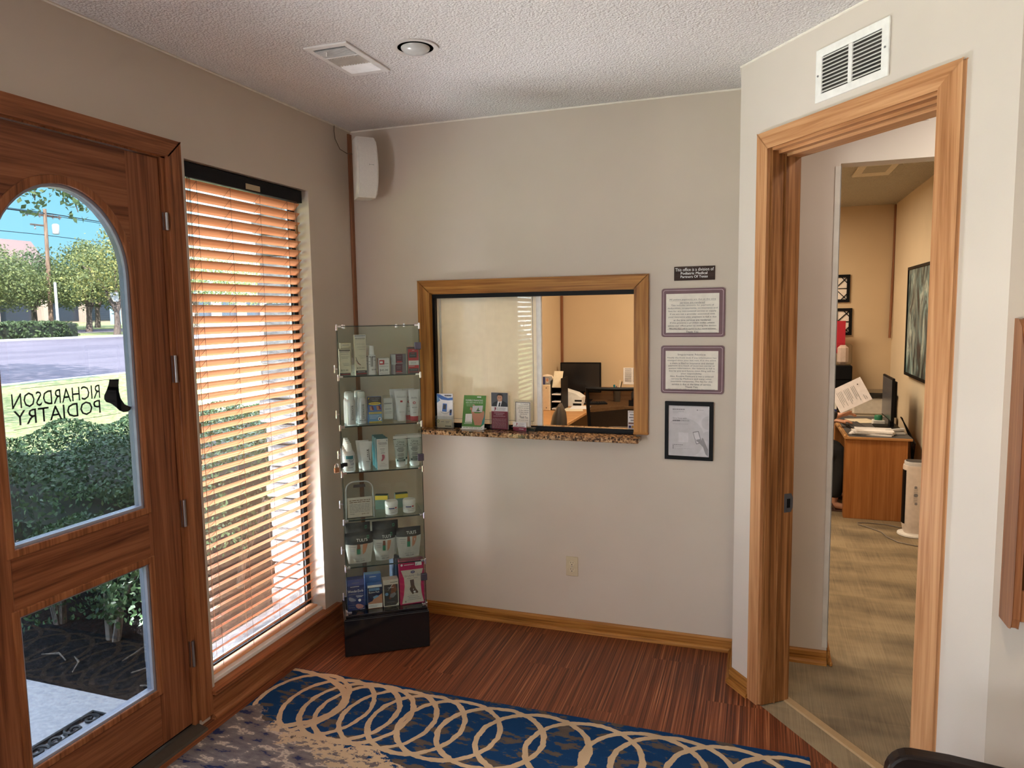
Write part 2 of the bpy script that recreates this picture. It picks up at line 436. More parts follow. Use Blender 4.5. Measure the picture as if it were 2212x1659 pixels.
def floor_mat():
    m, nt, b = _new('striped_wood_vinyl')
    t = nt.nodes.new('ShaderNodeTexCoord'); sp = nt.nodes.new('ShaderNodeSeparateXYZ'); nt.links.new(t.outputs['Object'], sp.inputs[0])
    def M(op, a, bb=None):
        n = nt.nodes.new('ShaderNodeMath'); n.operation = op
        for i, q in enumerate((a, bb)):
            if q is None: continue
            if isinstance(q, (int, float)): n.inputs[i].default_value = q
            else: nt.links.new(q, n.inputs[i])
        return n.outputs[0]
    col = M('FLOOR', M('DIVIDE', sp.outputs['X'], 0.305))
    row = M('FLOOR', M('ADD', M('DIVIDE', sp.outputs['Y'], 0.92), M('MULTIPLY', col, 0.37)))
    off = M('ADD', M('MULTIPLY', col, 3.17), M('MULTIPLY', row, 7.31))
    cb = nt.nodes.new('ShaderNodeCombineXYZ')
    nt.links.new(M('MULTIPLY', sp.outputs['X'], 150.0), cb.inputs[0]); nt.links.new(M('MULTIPLY', sp.outputs['Y'], 1.1), cb.inputs[1]); nt.links.new(off, cb.inputs[2])
    n = N(nt, 'ShaderNodeTexNoise', Scale=1.0, Detail=2.5, Roughness=0.6); nt.links.new(cb.outputs[0], n.inputs['Vector'])
    nt.links.new(ramp(nt, n.outputs[0], [(0.34, (0.055, 0.013, 0.006)), (0.50, (0.155, 0.043, 0.017)), (0.60, (0.24, 0.075, 0.030)), (0.72, (0.42, 0.175, 0.080))]), b.inputs['Base Color'])
    b.inputs['Roughness'].default_value = 0.42; b.inputs['Specular IOR Level'].default_value = 0.35
    return m
FLOOR = floor_mat()

def carpet_mat():
    m, nt, b = _new('tan_carpet_tile')
    c = coords(nt)
    n1 = N(nt, 'ShaderNodeTexNoise', Scale=1.0, Detail=3.0); nt.links.new(coords(nt, (2.2, 4.5, 1)), n1.inputs['Vector'])
    n2 = N(nt, 'ShaderNodeTexNoise', Scale=1.0, Detail=2.0); nt.links.new(coords(nt, (170.0, 3.0, 1)), n2.inputs['Vector'])
    n3 = N(nt, 'ShaderNodeTexNoise', Scale=240.0, Detail=2.0); nt.links.new(c, n3.inputs['Vector'])
    ck = N(nt, 'ShaderNodeTexChecker', Scale=2.0); nt.links.new(c, ck.inputs['Vector'])
    a = N(nt, 'ShaderNodeMath', operation='MULTIPLY_ADD'); a.inputs[1].default_value = 0.40
    nt.links.new(n2.outputs[0], a.inputs[0]); nt.links.new(n1.outputs[0], a.inputs[2])
    a2 = N(nt, 'ShaderNodeMath', operation='MULTIPLY_ADD'); a2.inputs[1].default_value = 0.07
    nt.links.new(ck.outputs['Fac'], a2.inputs[0]); nt.links.new(a.outputs[0], a2.inputs[2])
    nt.links.new(ramp(nt, a2.outputs[0], [(0.45, (0.125, 0.100, 0.070)), (0.68, (0.215, 0.165, 0.105)), (0.9, (0.31, 0.24, 0.15))]), b.inputs['Base Color'])
    b.inputs['Roughness'].default_value = 0.95; b.inputs['Specular IOR Level'].default_value = 0.1
    bump(nt, b, n3.outputs[0], 0.4, 0.004); return m
CARPET = carpet_mat()

RINGS = [(0.13, 0.42, 0.26), (0.32, 0.22, 0.26), (0.465, 0.215, 0.25), (0.585, 0.235, 0.25), (0.66, 0.23, 0.25), (0.785, 0.225, 0.245), (0.925, 0.225, 0.24), (1.08, 0.24, 0.235),
         (1.275, 0.245, 0.23), (1.465, 0.255, 0.235), (1.685, 0.255, 0.235), (1.93, 0.26, 0.235), (2.05, 0.26, 0.24), (2.27, 0.26, 0.24), (2.50, 0.26, 0.24)]
def rug_mat():
    m, nt, b = _new('rug_pile')
    t = nt.nodes.new('ShaderNodeTexCoord'); c = t.outputs['Object']
    wob = N(nt, 'ShaderNodeTexNoise', Scale=22.0, Detail=2.0); nt.links.new(c, wob.inputs['Vector'])
    ad = N(nt, 'ShaderNodeVectorMath', operation='MULTIPLY_ADD'); ad.inputs[1].default_value = (0.020, 0.020, 0)
    nt.links.new(wob.outputs['Color'], ad.inputs[0]); nt.links.new(c, ad.inputs[2])
    sp = nt.nodes.new('ShaderNodeSeparateXYZ'); nt.links.new(ad.outputs[0], sp.inputs[0])
    def M(op, a, bb=None, cc=None):
        n = nt.nodes.new('ShaderNodeMath'); n.operation = op
        for i, q in enumerate((a, bb, cc)):
            if q is None: continue
            if isinstance(q, (int, float)): n.inputs[i].default_value = q
            else: nt.links.new(q, n.inputs[i])
        return n.outputs[0]
    tot = None
    rows = [(x, -1.140, rx, ry) for (x, rx, ry) in RINGS] + [(0.5 + 0.17 * i, -2.6 - 0.03 * i, 0.26, 0.26) for i in range(11)]
    for (x, y, rx, ry) in rows:
        dx = M('DIVIDE', M('SUBTRACT', sp.outputs['X'], x + 0.010), rx); dy = M('DIVIDE', M('SUBTRACT', sp.outputs['Y'], y + 0.010), ry)
        d = M('SQRT', M('ADD', M('MULTIPLY', dx, dx), M('MULTIPLY', dy, dy)))
        band = M('LESS_THAN', M('ABSOLUTE', M('SUBTRACT', d, 0.95)), 0.052)
        tot = band if tot is None else M('MAXIMUM', tot, band)
    # worn, faded field toward the lower left and a cream splash along its edge
    nz = N(nt, 'ShaderNodeTexNoise', Scale=3.0, Detail=7.0, Roughness=0.65); nt.links.new(c, nz.inputs['Vector'])
    nf = N(nt, 'ShaderNodeTexNoise', Scale=1.0, Detail=6.0, Roughness=0.6); nt.links.new(coords(nt, (9, 20, 9), (0, 0, 0.3)), nf.inputs['Vector'])
    raw = nt.nodes.new('ShaderNodeSeparateXYZ'); nt.links.new(c, raw.inputs[0])
    edge = M('ADD', M('MULTIPLY', raw.outputs['Y'], -1.0), M('MULTIPLY', raw.outputs['X'], -0.17))      # grows toward the viewer and to the left
    edge = M('ADD', edge, M('MULTIPLY', M('SUBTRACT', nz.outputs[0], 0.5), 0.55))
    worn = M('GREATER_THAN', edge, 1.285)
    sn = N(nt, 'ShaderNodeTexNoise', Scale=1.0, Detail=6.0, Roughness=0.7); nt.links.new(coords(nt, (22, 38, 9)), sn.inputs['Vector'])
    splash = M('MULTIPLY', M('MULTIPLY', M('LESS_THAN', M('ABSOLUTE', M('SUBTRACT', edge, 1.30)), 0.042), M('GREATER_THAN', raw.outputs['X'], 0.30)), M('GREATER_THAN', sn.outputs[0], 0.47))
    blue = ramp(nt, nf.outputs[0], [(0.50, (0.006, 0.036, 0.115)), (0.545, (0.008, 0.046, 0.135)), (0.555, (0.085, 0.066, 0.055)), (0.75, (0.11, 0.09, 0.075))])
    wcol = ramp(nt, nf.outputs[0], [(0.38, (0.022, 0.03, 0.085)), (0.42, (0.125, 0.108, 0.112)), (0.56, (0.18, 0.155, 0.155)), (0.60, (0.52, 0.43, 0.34)), (0.66, (0.20, 0.165, 0.16))])
    def mix(f, a, bcol):
        n = nt.nodes.new('ShaderNodeMix'); n.data_type = 'RGBA'
        nt.links.new(f, n.inputs['Factor'])
        for k, q in (('A', a), ('B', bcol)):
            s = [i for i in n.inputs if i.name == k and i.type == 'RGBA'][0]
            if isinstance(q, tuple): s.default_value = (*q, 1)
            else: nt.links.new(q, s)
        return [o for o in n.outputs if o.type == 'RGBA'][0]
    CR = ramp(nt, nz.outputs[0], [(0.3, (0.42, 0.31, 0.20)), (0.7, (0.56, 0.43, 0.29))])
    field = mix(tot, blue, CR)
    field = mix(worn, field, wcol)
    field = mix(splash, field, CR)
    nt.links.new(field, b.inputs['Base Color'])
    b.inputs['Roughness'].default_value = 0.95; b.inputs['Specular IOR Level'].default_value = 0.1
    fz = N(nt, 'ShaderNodeTexNoise', Scale=420.0, Detail=2.0); nt.links.new(c, fz.inputs['Vector'])
    hh = M('ADD', M('MULTIPLY', fz.outputs[0], 0.5), M('MULTIPLY', tot, 0.8))
    bump(nt, b, hh, 0.5, 0.006); return m
RUG = rug_mat()
# ================================================================ the setting
CH = 2.92
D0 = Vector((0.6093, -0.7930, 0)); N0 = Vector((-0.7930, -0.6093, 0)); P0 = Vector((2.242, -0.338, 0))   # diagonal partition: along, into the room, start
def dg(u, w, z): return P0 + D0 * u - N0 * w + Z3 * z            # w grows into the nook behind the partition

mb = MB(); mb.prism([(-0.0, -8.0), (6.2, -8.0), (6.2, -1.37), (3.033, -1.37), (2.242, -0.338), (2.242, 0), (0, 0)], (0, 0, 0), X3, Y3, -Z3, 0.10)
S(mb, 'floor', FLOOR, origin=(0, 0, 0))
mb = MB(); mb.prism([(2.242, -0.338), (3.033, -1.37), (4.0, -1.37), (4.0, 0.0), (4.0, 4.95), (-0.14, 4.95), (-0.14, 0.0), (2.242, 0.0)], (0, 0, 0), X3, Y3, -Z3, 0.10)
S(mb, 'floor_office', CARPET, origin=(0, 0, 0))
mb = MB(); mb.box(-0.14, 6.2, -8.0, 0.12, CH, CH + 0.12); S(mb, 'ceiling', CEIL, origin=(0, 0, CH))
mb = MB(); mb.box(-0.14, 4.0, 0.12, 5.1, CH, CH + 0.12); S(mb, 'ceiling_office', CEIL_O, origin=(0, 0, CH))

# left (street) wall with the entry door, the blind window and the row of windows behind the camera
def wall_x(mb, x0, x1, ys, openings, z1):
    """wall slab along y from ys[0] to ys[1] with openings (ya, yb, za, zb)"""
    y = ys[0]
    for (ya, yb, za, zb) in sorted(openings):
        mb.box(x0, x1, y, ya, 0, z1)
        if za > 0: mb.box(x0, x1, ya, yb, 0, za)
        mb.box(x0, x1, ya, yb, zb, z1); y = yb
    mb.box(x0, x1, y, ys[1], 0, z1)
REAR = [(-3.95, -3.055, 0.135, 2.505), (-5.85, -4.45, 0.30, 2.50), (-7.45, -6.05, 0.30, 2.50)]
mb = MB(); wall_x(mb, -0.14, 0.0, (-8.0, 0.0), [(-2.425, -1.448, 0.0, 2.493), (-1.345, -0.45, 0.135, 2.505)] + REAR, CH)
S(mb, 'wall_left', PAINT, origin=(0, 0, 0))
mb = MB(); mb.box(-0.14, 0, 0, 4.95, 0, CH); S(mb, 'wall_office_left', PAINT_O, origin=(0, 0, 0))
# back wall: reception window opening and the opening beyond the diagonal doorway
mb = MB()
mb.box(0, 0.497, 0, 0.12, 0, CH); mb.box(0.497, 1.707, 0, 0.12, 0, 1.125); mb.box(0.497, 1.707, 0, 0.12, 1.95, CH); mb.box(1.707, 2.697, 0, 0.12, 0, CH)
mb.box(2.697, 3.62, 0, 0.12, 2.518, CH); mb.box(3.62, 4.0, 0, 0.12, 0, CH)
S(mb, 'wall_back', PAINT, origin=(0, 0, 0))
mb = MB(); mb.box(-0.14, 4.0, 4.80, 4.95, 0, CH); S(mb, 'wall_office_back', PAINT_O, origin=(0, 0, 0))
mb = MB(); mb.box(3.69, 3.82, 0.12, 4.80, 0, CH); S(mb, 'wall_office_right', PAINT_R, origin=(0, 0, 0))
# diagonal partition with the doorway
mb = MB(); mb.M = Matrix(((D0.x, -N0.x, 0, P0.x), (D0.y, -N0.y, 0, P0.y), (0, 0, 1, 0), (0, 0, 0, 1)))
mb.box(0, 0.199, 0, 0.13, 0, CH); mb.box(0.199, 1.064, 0, 0.13, 2.518, CH); mb.box(1.064, 1.30, 0, 0.13, 0, CH)
S(mb, 'wall_diagonal', PAINT_L, origin=(P0.x, P0.y, 0))
mb = MB(); mb.prism([(2.242, -0.338), (2.242, 0), (2.345, 0), (2.345, -0.26)], (0, 0, 0), X3, Y3, Z3, CH); S(mb, 'wall_return', PAINT, origin=(2.242, -0.338, 0))
mb = MB(); mb.box(3.034, 6.2, -1.37, -1.25, 0, CH); S(mb, 'wall_right', PAINT, origin=(3.034, -1.37, 0))
mb = MB(); mb.box(3.95, 4.05, -1.25, 0, 0, CH); S(mb, 'wall_nook_right', PAINT, origin=(3.95, -1.2, 0))
mb = MB(); mb.box(6.2, 6.3, -8.0, -1.25, 0, CH); S(mb, 'wall_far_right', PAINT, origin=(6.2, -8, 0))
mb = MB(); mb.box(-0.14, 6.3, -8.12, -8.0, 0, CH); S(mb, 'wall_front', PAINT, origin=(0, -8, 0))
mb = MB(); mb.box(-1.0, 6.4, -9.0, 5.6, 3.10, 3.75); mb.box(-1.04, -1.0, -9.0, 5.6, 2.98, 3.8)
S(mb, 'roof', mat('roof_brown', (0.10, 0.07, 0.05), 0.8), origin=(0, 0, 3.1))

# ---- baseboards, sill shelf and small trims
def board_run(name, poly, n_out, m, h=0.070, t=0.012, shoe=True, ends=(0, 0)):
    """flat board with an eased top and a shoe moulding along a straight wall run"""
    a, b = Vector((*poly[0], 0)), Vector((*poly[1], 0)); d = (b - a).normalized(); n = Vector((*n_out, 0))
    L = (b - a).length; mb = MB()
    prof = [(0, 0), (t, 0), (t, h - 0.010), (t * 0.55, h), (0, h)]
    mb.prism(prof, a, n, Z3, d, L)
    o = S(mb, name, m)
    if shoe:
        s = MB(); r = 0.017
        pr = [(t, 0.0), (t + r, 0.0)] + [(t + r * math.cos(q), 0.006 + r * math.sin(q)) for q in (0.0, 0.4, 0.8, 1.2, 1.57)]
        s.prism(pr, a + d * ends[0], n, Z3, d, L - ends[0] - ends[1]); s.build('shoe_moulding', m, parent=o, local=False)
    return o
board_run('baseboard_back', ((0.05, 0), (2.242, 0)), (0, -1), OAK['x'])
board_run('baseboard_nook', ((2.345, 0), (2.697, 0)), (0, -1), OAK['x'], h=0.072)
board_run('baseboard_return', ((2.242, -0.01), (2.242, -0.335)), (-1, 0), OAK['y'])
a = P0 + D0 * -0.006; bq = P0 + D0 * 0.146
o = board_run('baseboard_diagonal', ((a.x, a.y), (bq.x, bq.y)), (N0.x, N0.y), OAK['x'], h=0.080)
a_ = math.atan2(D0.y, D0.x)
for q in (o, *o.children): q.data.transform(Matrix.Rotation(-a_, 4, 'Z'))
o.rotation_euler = (0, 0, a_)
mb = MB(); mb.rbox(2.699, 2.712, -0.010, 0.12, 0.0, 0.080, 0.003); mb.rbox(2.708, 2.724, -0.028, 0.12, 0.0, 0.02, 0.005)
S(mb, 'baseboard_opening', OAK['y'])
# metal corner bead on the edge of the opening
mb = MB(); mb.box(2.673, 2.699, -0.004, 0.0, 0.088, 2.506); mb.box(2.697, 2.7, -0.004, 0.118, 0.088, 2.506)
S(mb, 'trim_1', mat('worn_bead', (0.60, 0.56, 0.50), 0.35, 0.1, var=0.10, vscale=9))
# left wall: oak base under the window with a projecting stool
mb = MB(); mb.box(0.0, 0.016, -1.381, -0.001, 0.0, 0.118)
o = S(mb, 'baseboard_left', DOAK_CAS['y'])
s = MB(); pr = [(0.016, 0.0), (0.036, 0.0)] + [(0.016 + 0.020 * math.cos(q), 0.022 * math.sin(q) + 0.004) for q in (0.0, 0.5, 1.0, 1.57)]
s.prism(pr, (0, -1.381, 0), X3, Z3, Y3, 1.37); s.build('shoe_moulding', DOAK_CAS['y'], parent=o, local=False)
s = MB(); s.rbox(-0.085, 0.040, -1.381, -0.33, 0.116, 0.137, 0.004); s.build('stool', DOAK_CAS['y'], parent=o, local=False)
# corner strips
mb = MB(); mb.rbox(0.0, 0.012, -0.036, -0.001, 0.137, CH - 0.02, 0.002); S(mb, 'trim_2', STRIPW)
mb = MB(); mb.rbox(0.0, 0.03, 4.765, 4.80, 0.93, CH - 0.02, 0.003); S(mb, 'trim_3', STRIPW)
mb = MB(); mb.tube([(3.684, 4.79, CH - 0.01), (3.682, 4.782, 2.4), (3.672, 4.765, 1.9), (3.664, 4.75, 1.50)], 0.013, 6); S(mb, 'trim_4', STRIPW)
# thin white caulk bead between walls and ceiling
cw = mat('ceiling_caulk', (0.76, 0.71, 0.62), 0.6)
mb = MB(); mb.tube([(0.004, -8.0, CH - 0.003), (0.004, -0.002, CH - 0.003), (2.240, -0.004, CH - 0.003), (2.240, -0.338, CH - 0.003), tuple(dg(1.30, -0.004, CH - 0.003))], 0.0055, 6)
S(mb, 'trim_5', cw)
# metal threshold strip in the diagonal doorway
mb = MB(); pr = [(0, 0), (0.045, 0), (0.040, 0.007), (0.005, 0.007)]
mb.prism(pr, dg(0.215, 0.125, 0), -N0 * -1 * -1, Z3, D0, 0.83)
S(mb, 'trim_6', mat('tan_transition_strip', (0.40, 0.27, 0.14), 0.45))

# ---------------------------------------------------------------- entry door
dr = bpy.data.objects.new('door_1', None); COL.objects.link(dr); dr.location = (0, -1.926, 0); dr.matrix_basis = Matrix.Translation((0, -1.926, 0)); struct(dr)
dr['label'] = 'dark oak entry door with arched glass'
XI, XO = -0.012, -0.056                       # inner and outer faces of the slab
YR, YL, YC = -1.475, -2.377, -1.926
GR, GL = -1.640, -2.212                       # glass stop openings
def slab(y0, y1, z0, z1, ax, nm):
    m_ = MB(); m_.rbox(XO, XI, y0, y1, z0, z1, 0.002); return m_.build(nm, DOAK[ax], parent=dr, local=False)
slab(-1.640, YR, 0.03, 2.481, 'z', 'stile'); slab(YL, -2.212, 0.03, 2.481, 'z', 'stile')
slab(GL, GR, 0.03, 0.262, 'y', 'bottom_rail'); slab(GL, GR, 0.842, 1.036, 'y', 'lock_rail')
# top rail with the arch cut into it
ZS, AH, HW = 1.99, 0.330, 0.286
arc = [(YC + HW * math.cos(t), ZS + AH * math.sin(t)) for t in [PI * i / 24 for i in range(25)]]
mb = MB()
for i in range(24):
    (a0, b0), (a1, b1) = arc[i], arc[i + 1]
    mb.add([(x, y, z) for x in (XI, XO) for (y, z) in ((a0, b0), (a1, b1), (a1, 2.481), (a0, 2.481))],
           [(0, 1, 2, 3), (7, 6, 5, 4), (0, 4, 5, 1), (2, 6, 7, 3)])
mb.build('top_rail', DOAK['y'], parent=dr, local=False)
# moulded stops round both lights
def loop(hw, ah, z0, n=24):
    return [(YC + hw, z0)] + [(YC + hw * math.cos(PI * i / n), ZS + ah * math.sin(PI * i / n)) for i in range(n + 1)] + [(YC - hw, z0)]
mb = MB(); mb.holed(loop(0.299, 0.345, 1.030), loop(0.272, 0.314, 1.058), (XI - 0.006, 0, 0), Y3, Z3, X3, 0.012)
mb.build('arch_moulding', DOAK_CAS['z'], parent=dr, local=False, bevel=0.004)
rect = lambda y0, y1, z0, z1: [(y1, z0), (y1, z1), (y0, z1), (y0, z0)]
mb = MB(); mb.holed(rect(-2.226, -1.626, 0.250, 0.850), rect(-2.199, -1.653, 0.277, 0.823), (XI - 0.006, 0, 0), Y3, Z3, X3, 0.012)
mb.build('lower_moulding', DOAK_CAS['z'], parent=dr, local=False, bevel=0.004)
sealm = mat('grey_glazing_seal', (0.30, 0.30, 0.36), 0.35)
mb = MB(); mb.holed(loop(0.284, 0.327, 1.040), loop(0.262, 0.303, 1.068), (XO, 0, 0), Y3, Z3, X3, 0.036)
mb.build('glazing_seal', sealm, parent=dr, local=False)
mb = MB(); mb.holed(rect(-2.211, -1.641, 0.263, 0.838), rect(-2.189, -1.663, 0.285, 0.815), (XO, 0, 0), Y3, Z3, X3, 0.036)
mb.build('glazing_seal', sealm, parent=dr, local=False)
mb = MB(); mb.prism(loop(0.270, 0.312, 1.050), (-0.037, 0, 0), Y3, Z3, X3, 0.004); g1 = mb.build('arched_pane', TINT, parent=dr, local=False)
mb = MB(); mb.prism(rect(-2.205, -1.648, 0.268, 0.832), (-0.037, 0, 0), Y3, Z3, X3, 0.004); mb.build('lower_pane', TINT, parent=dr, local=False)
# lettering fixed on the outside of the glass (reads backwards from indoors)
film = mat('door_lettering', (0.055, 0.055, 0.065), 0.6)
fn = frame_fn((-0.039, -1.690, 1.0), -Y3, Z3, -X3)
mb = MB(); mb.art(fn, [('t', 'RICHARDSON', 0.112, 0.455, 0.526, 0.578, 0), ('t', 'PODIATRY', 0.114, 0.452, 0.468, 0.520, 0),
    ('r', 0.06, 0.420, 0.5915, 0.593, 0), ('r', 0.02, 0.455, 0.4545, 0.456, 0)])
foot = [(0.066, 0.592), (0.022, 0.590), (0.026, 0.566), (0.026, 0.540), (0.020, 0.512), (0.004, 0.488), (-0.012, 0.478), (-0.026, 0.474), (-0.024, 0.464), (-0.010, 0.456),
        (0.012, 0.457), (0.030, 0.466), (0.046, 0.482), (0.066, 0.498), (0.088, 0.507), (0.096, 0.520), (0.094, 0.534), (0.082, 0.552), (0.072, 0.572)]
mb.add([fn(x, z, 1) for x, z in foot], [tuple(range(len(foot)))], 0)
mb.art(fn, [('e', -0.004, 0.4785, 0.009, 0.0035, 0)])
mb.build('lettering', film, parent=dr, local=False)
for (z0, z1) in ((2.190, 2.262), (1.553, 1.668), (0.925, 1.043), (0.290, 0.408)):
    mb = MB(); mb.cyl((0.002, -1.462, z0), (0.002, -1.462, z1), 0.0075, n=10); mb.box(-0.010, -0.001, -1.473, -1.462, z0, z1)
    mb.build('hinge', STEEL, parent=dr, local=False, smooth=True)
mb = MB(); mb.box(-0.045, -0.018, YL, YR, 0.022, 0.032); mb.build('door_sweep', BLACK, parent=dr, local=False)
mb = MB(); mb.cyl((-0.01, -2.335, 1.02), (0.04, -2.335, 1.02), 0.012); mb.lathe([(0.0, -0.026), (0.02, -0.02), (0.027, 0), (0.02, 0.02), (0.0, 0.026)], (0.05, -2.335, 1.02)); mb.build('door_handle', STEEL, parent=dr, local=False, smooth=True)
# jamb, casing and threshold of the entry door
dj = bpy.data.objects.new('door_frame_1', None); COL.objects.link(dj); dj.location = (0, -1.926, 0); dj.matrix_basis = Matrix.Translation((0, -1.926, 0)); struct(dj)
JD = mat('dark_jamb', (0.045, 0.018, 0.012), 0.4)
mb = MB(); mb.box(-0.14, 0.0, -1.472, -1.448, 0, 2.493); mb.box(-0.14, 0.0, -2.425, -2.380, 0, 2.493); mb.box(-0.14, 0.0, -2.425, -1.448, 2.484, 2.505)
mb.box(-0.085, -0.058, -1.486, -1.472, 0, 2.484); mb.build('jamb', DOAK_CAS['z'], parent=dj, local=False)
def casing_v(y0, y1, z0, z1, mit, mm, parent):
    m_ = MB(); t = 0.018
    pl = [(y0, z0), (y1, z0), (y1, z1 + mit[1]), (y0, z1 + mit[0])]
    m_.prism(pl, (0, 0, 0), Y3, Z3, X3, t); return m_.build('casing', mm, parent=parent, local=False, bevel=0.003)
casing_v(-1.448, -1.381, 0.03, 2.493, (0, 0.066), DOAK_CAS['z'], dj); casing_v(-2.491, -2.425, 0.03, 2.493, (0.066, 0), DOAK_CAS['z'], dj)
mb = MB(); mb.prism([(-2.491, 2.559), (-2.425, 2.493), (-1.448, 2.493), (-1.381, 2.559)], (0, 0, 0), Y3, Z3, X3, 0.018); mb.build('head_casing', DOAK_CAS['y'], parent=dj, local=False, bevel=0.003)
mb = MB(); mb.prism([(-0.16, 0), (0.055, 0), (0.050, 0.010), (0.0, 0.020), (-0.10, 0.020)], (0, -2.42, 0), X3, Z3, Y3, 0.965); mb.build('threshold', mat('bronze_threshold', (0.075, 0.062, 0.050), 0.4, 0.3), parent=dj, local=False)

# ---------------------------------------------------------------- left window
wn = bpy.data.objects.new('window_1', None); COL.objects.link(wn); wn.location = (-0.11, -0.9, 0.135); wn.matrix_basis = Matrix.Translation((-0.11, -0.9, 0.135)); struct(wn)
yrect = lambda y0, y1, z0, z1: [(y1, z0), (y1, z1), (y0, z1), (y0, z0)]
mb = MB(); mb.holed(yrect(-1.345, -0.45, 0.135, 2.505), yrect(-1.308, -0.487, 0.178, 2.47), (-0.128, 0, 0), Y3, Z3, X3, 0.034); mb.build('frame', BLACKM, parent=wn, local=False, bevel=0.002)
mb = MB(); mb.holed(yrect(-1.308, -0.487, 0.178, 2.47), yrect(-1.300, -0.495, 0.186, 2.462), (-0.122, 0, 0), Y3, Z3, X3, 0.012); mb.build('glazing_bead', STEEL, parent=wn, local=False)
mb = MB(); mb.box(-0.116, -0.112, -1.306, -0.489, 0.18, 2.468); mb.build('pane', WGLASS, parent=wn, local=False)
mb = MB(); mb.rbox(-0.094, -0.018, -1.344, -0.451, 0.135, 0.158, 0.004); mb.build('inner_sill', mat('white_sill', (0.70, 0.68, 0.66), 0.4), parent=wn, local=False)
for i, (ya, yb, za, zb) in enumerate(REAR):
    r = bpy.data.objects.new('window_%d' % (i + 3), None); COL.objects.link(r); r.location = (-0.1, (ya + yb) / 2, za); r.matrix_basis = Matrix.Translation(r.location); struct(r)
    mb = MB(); mb.holed(yrect(ya, yb, za, zb), yrect(ya + .04, yb - .04, za + .04, zb - .04), (-0.12, 0, 0), Y3, Z3, X3, 0.03); mb.build('frame', BLACKM, parent=r, local=False)
    mb = MB(); mb.box(-0.108, -0.104, ya + .04, yb - .04, za + .04, zb - .04); mb.build('pane', GLASS, parent=r, local=False)

def panel_mat():
    m = mat('cream_panel', (0.90, 0.85, 0.74), 0.6); nt = m.node_tree; b = nt.nodes['Principled BSDF']; o = nt.nodes['Material Output']
    t = nt.nodes.new('ShaderNodeBsdfTranslucent'); t.inputs[0].default_value = (0.92, 0.89, 0.82, 1); mx = nt.nodes.new('ShaderNodeMixShader'); mx.inputs[0].default_value = 0.45
    nt.links.new(b.outputs[0], mx.inputs[1]); nt.links.new(t.outputs[0], mx.inputs[2]); nt.links.new(mx.outputs[0], o.inputs[0]); return m
# ---------------------------------------------------------------- reception window in the back wall
rw = bpy.data.objects.new('window_2', None); COL.objects.link(rw); rw.location = (1.1, 0, 1.15); rw.matrix_basis = Matrix.Translation((1.1, 0, 1.15)); struct(rw)
def cas(poly, mm, nm='casing', z=0):
    m_ = MB(); m_.prism(poly, (0, -0.022, 0), X3, Z3, Y3, 0.022); return m_.build(nm, mm, parent=rw, local=False, bevel=0.0015)
cas([(0.431, 1.154), (0.505, 1.154), (0.505, 1.950), (0.431, 2.020)], OAK['z'])
cas([(1.707, 1.172), (1.780, 1.172), (1.780, 2.020), (1.707, 1.948)], OAK['z'])
cas([(0.431, 2.020), (0.505, 1.950), (1.707, 1.948), (1.780, 2.020)], OAK['x'], 'head_casing')
mb = MB(); mb.rbox(1.703, 1.784, -0.026, 0.0, 1.160, 1.173, 0.003); mb.build('casing_foot', OAK['x'], parent=rw, local=False)
mb = MB(); mb.box(0.494, 0.508, -0.001, 0.12, 1.154, 1.95); mb.box(1.704, 1.716, -0.001, 0.12, 1.154, 1.95); mb.build('side_jamb', OAK['z'], parent=rw, local=False)
mb = MB(); mb.box(0.505, 1.707, -0.001, 0.12, 1.942, 1.954); mb.build('head_jamb', OAK['x'], parent=rw, local=False)
mb = MB(); mb.box(0.508, 1.704, 0.012, 0.062, 1.154, 1.172); mb.box(0.508, 1.704, 0.020, 0.026, 1.172, 1.180); mb.build('lower_track', BLACK, parent=rw, local=False)
mb = MB(); mb.box(0.508, 1.704, 0.012, 0.062, 1.918, 1.942); mb.box(0.508, 0.522, 0.012, 0.062, 1.172, 1.92); mb.build('upper_track', BLACK, parent=rw, local=False)
mb = MB(); mb.rbox(0.524, 1.168, 0.040, 0.058, 1.180, 1.922, 0.002); mb.build('sliding_panel', panel_mat(), parent=rw, local=False)
mb = MB(); mb.rbox(0.540, 0.553, 0.034, 0.041, 1.190, 1.918, 0.002); mb.rbox(1.142, 1.172, 0.036, 0.060, 1.178, 1.924, 0.002); mb.build('panel_edge', mat('white_edge', (0.84, 0.81, 0.76), 0.5), parent=rw, local=False)
mb = MB(); mb.box(0.523, 1.125, 0.022, 0.0265, 1.205, 1.925); mb.build('sliding_glass', glass('counter_glass', (0.96, 0.97, 0.96), gl=0.8), parent=rw, local=False)
mb = MB(); mb.box(1.1242, 1.1262, 0.0215, 0.027, 1.205, 1.925); mb.box(0.523, 1.126, 0.0215, 0.027, 1.204, 1.206); mb.build('glass_edge', GREY, parent=rw, local=False)

# ---------------------------------------------------------------- diagonal doorway: jamb and casing
dd = bpy.data.objects.new('door_frame_2', None); COL.objects.link(dd); ctr = dg(0.63, 0.05, 0); dd.location = ctr; dd.matrix_basis = Matrix.Translation(ctr); struct(dd)
dd['label'] = 'worn fir door frame without a door'
DM_ = Matrix(((D0.x, -N0.x, 0, P0.x), (D0.y, -N0.y, 0, P0.y), (0, 0, 1, 0), (0, 0, 0, 1)))
def part_d(fn_, nm, mm, bevel=0.0):
    m_ = MB(); m_.M = DM_; fn_(m_); o = m_.build(nm, mm, parent=dd, local=False, bevel=bevel)
    a_ = math.atan2(D0.y, D0.x); o.data.transform(Matrix.Rotation(-a_, 4, 'Z')); o.rotation_euler = (0, 0, a_); return o
YD = Vector((0, 1, 0))
part_d(lambda q: q.prism([(0.146, 0.0), (0.212, 0.0), (0.212, 2.514), (0.146, 2.582)], (0, -0.018, 0), X3, Z3, YD, 0.018), 'casing', FIR['z'], 0.003)
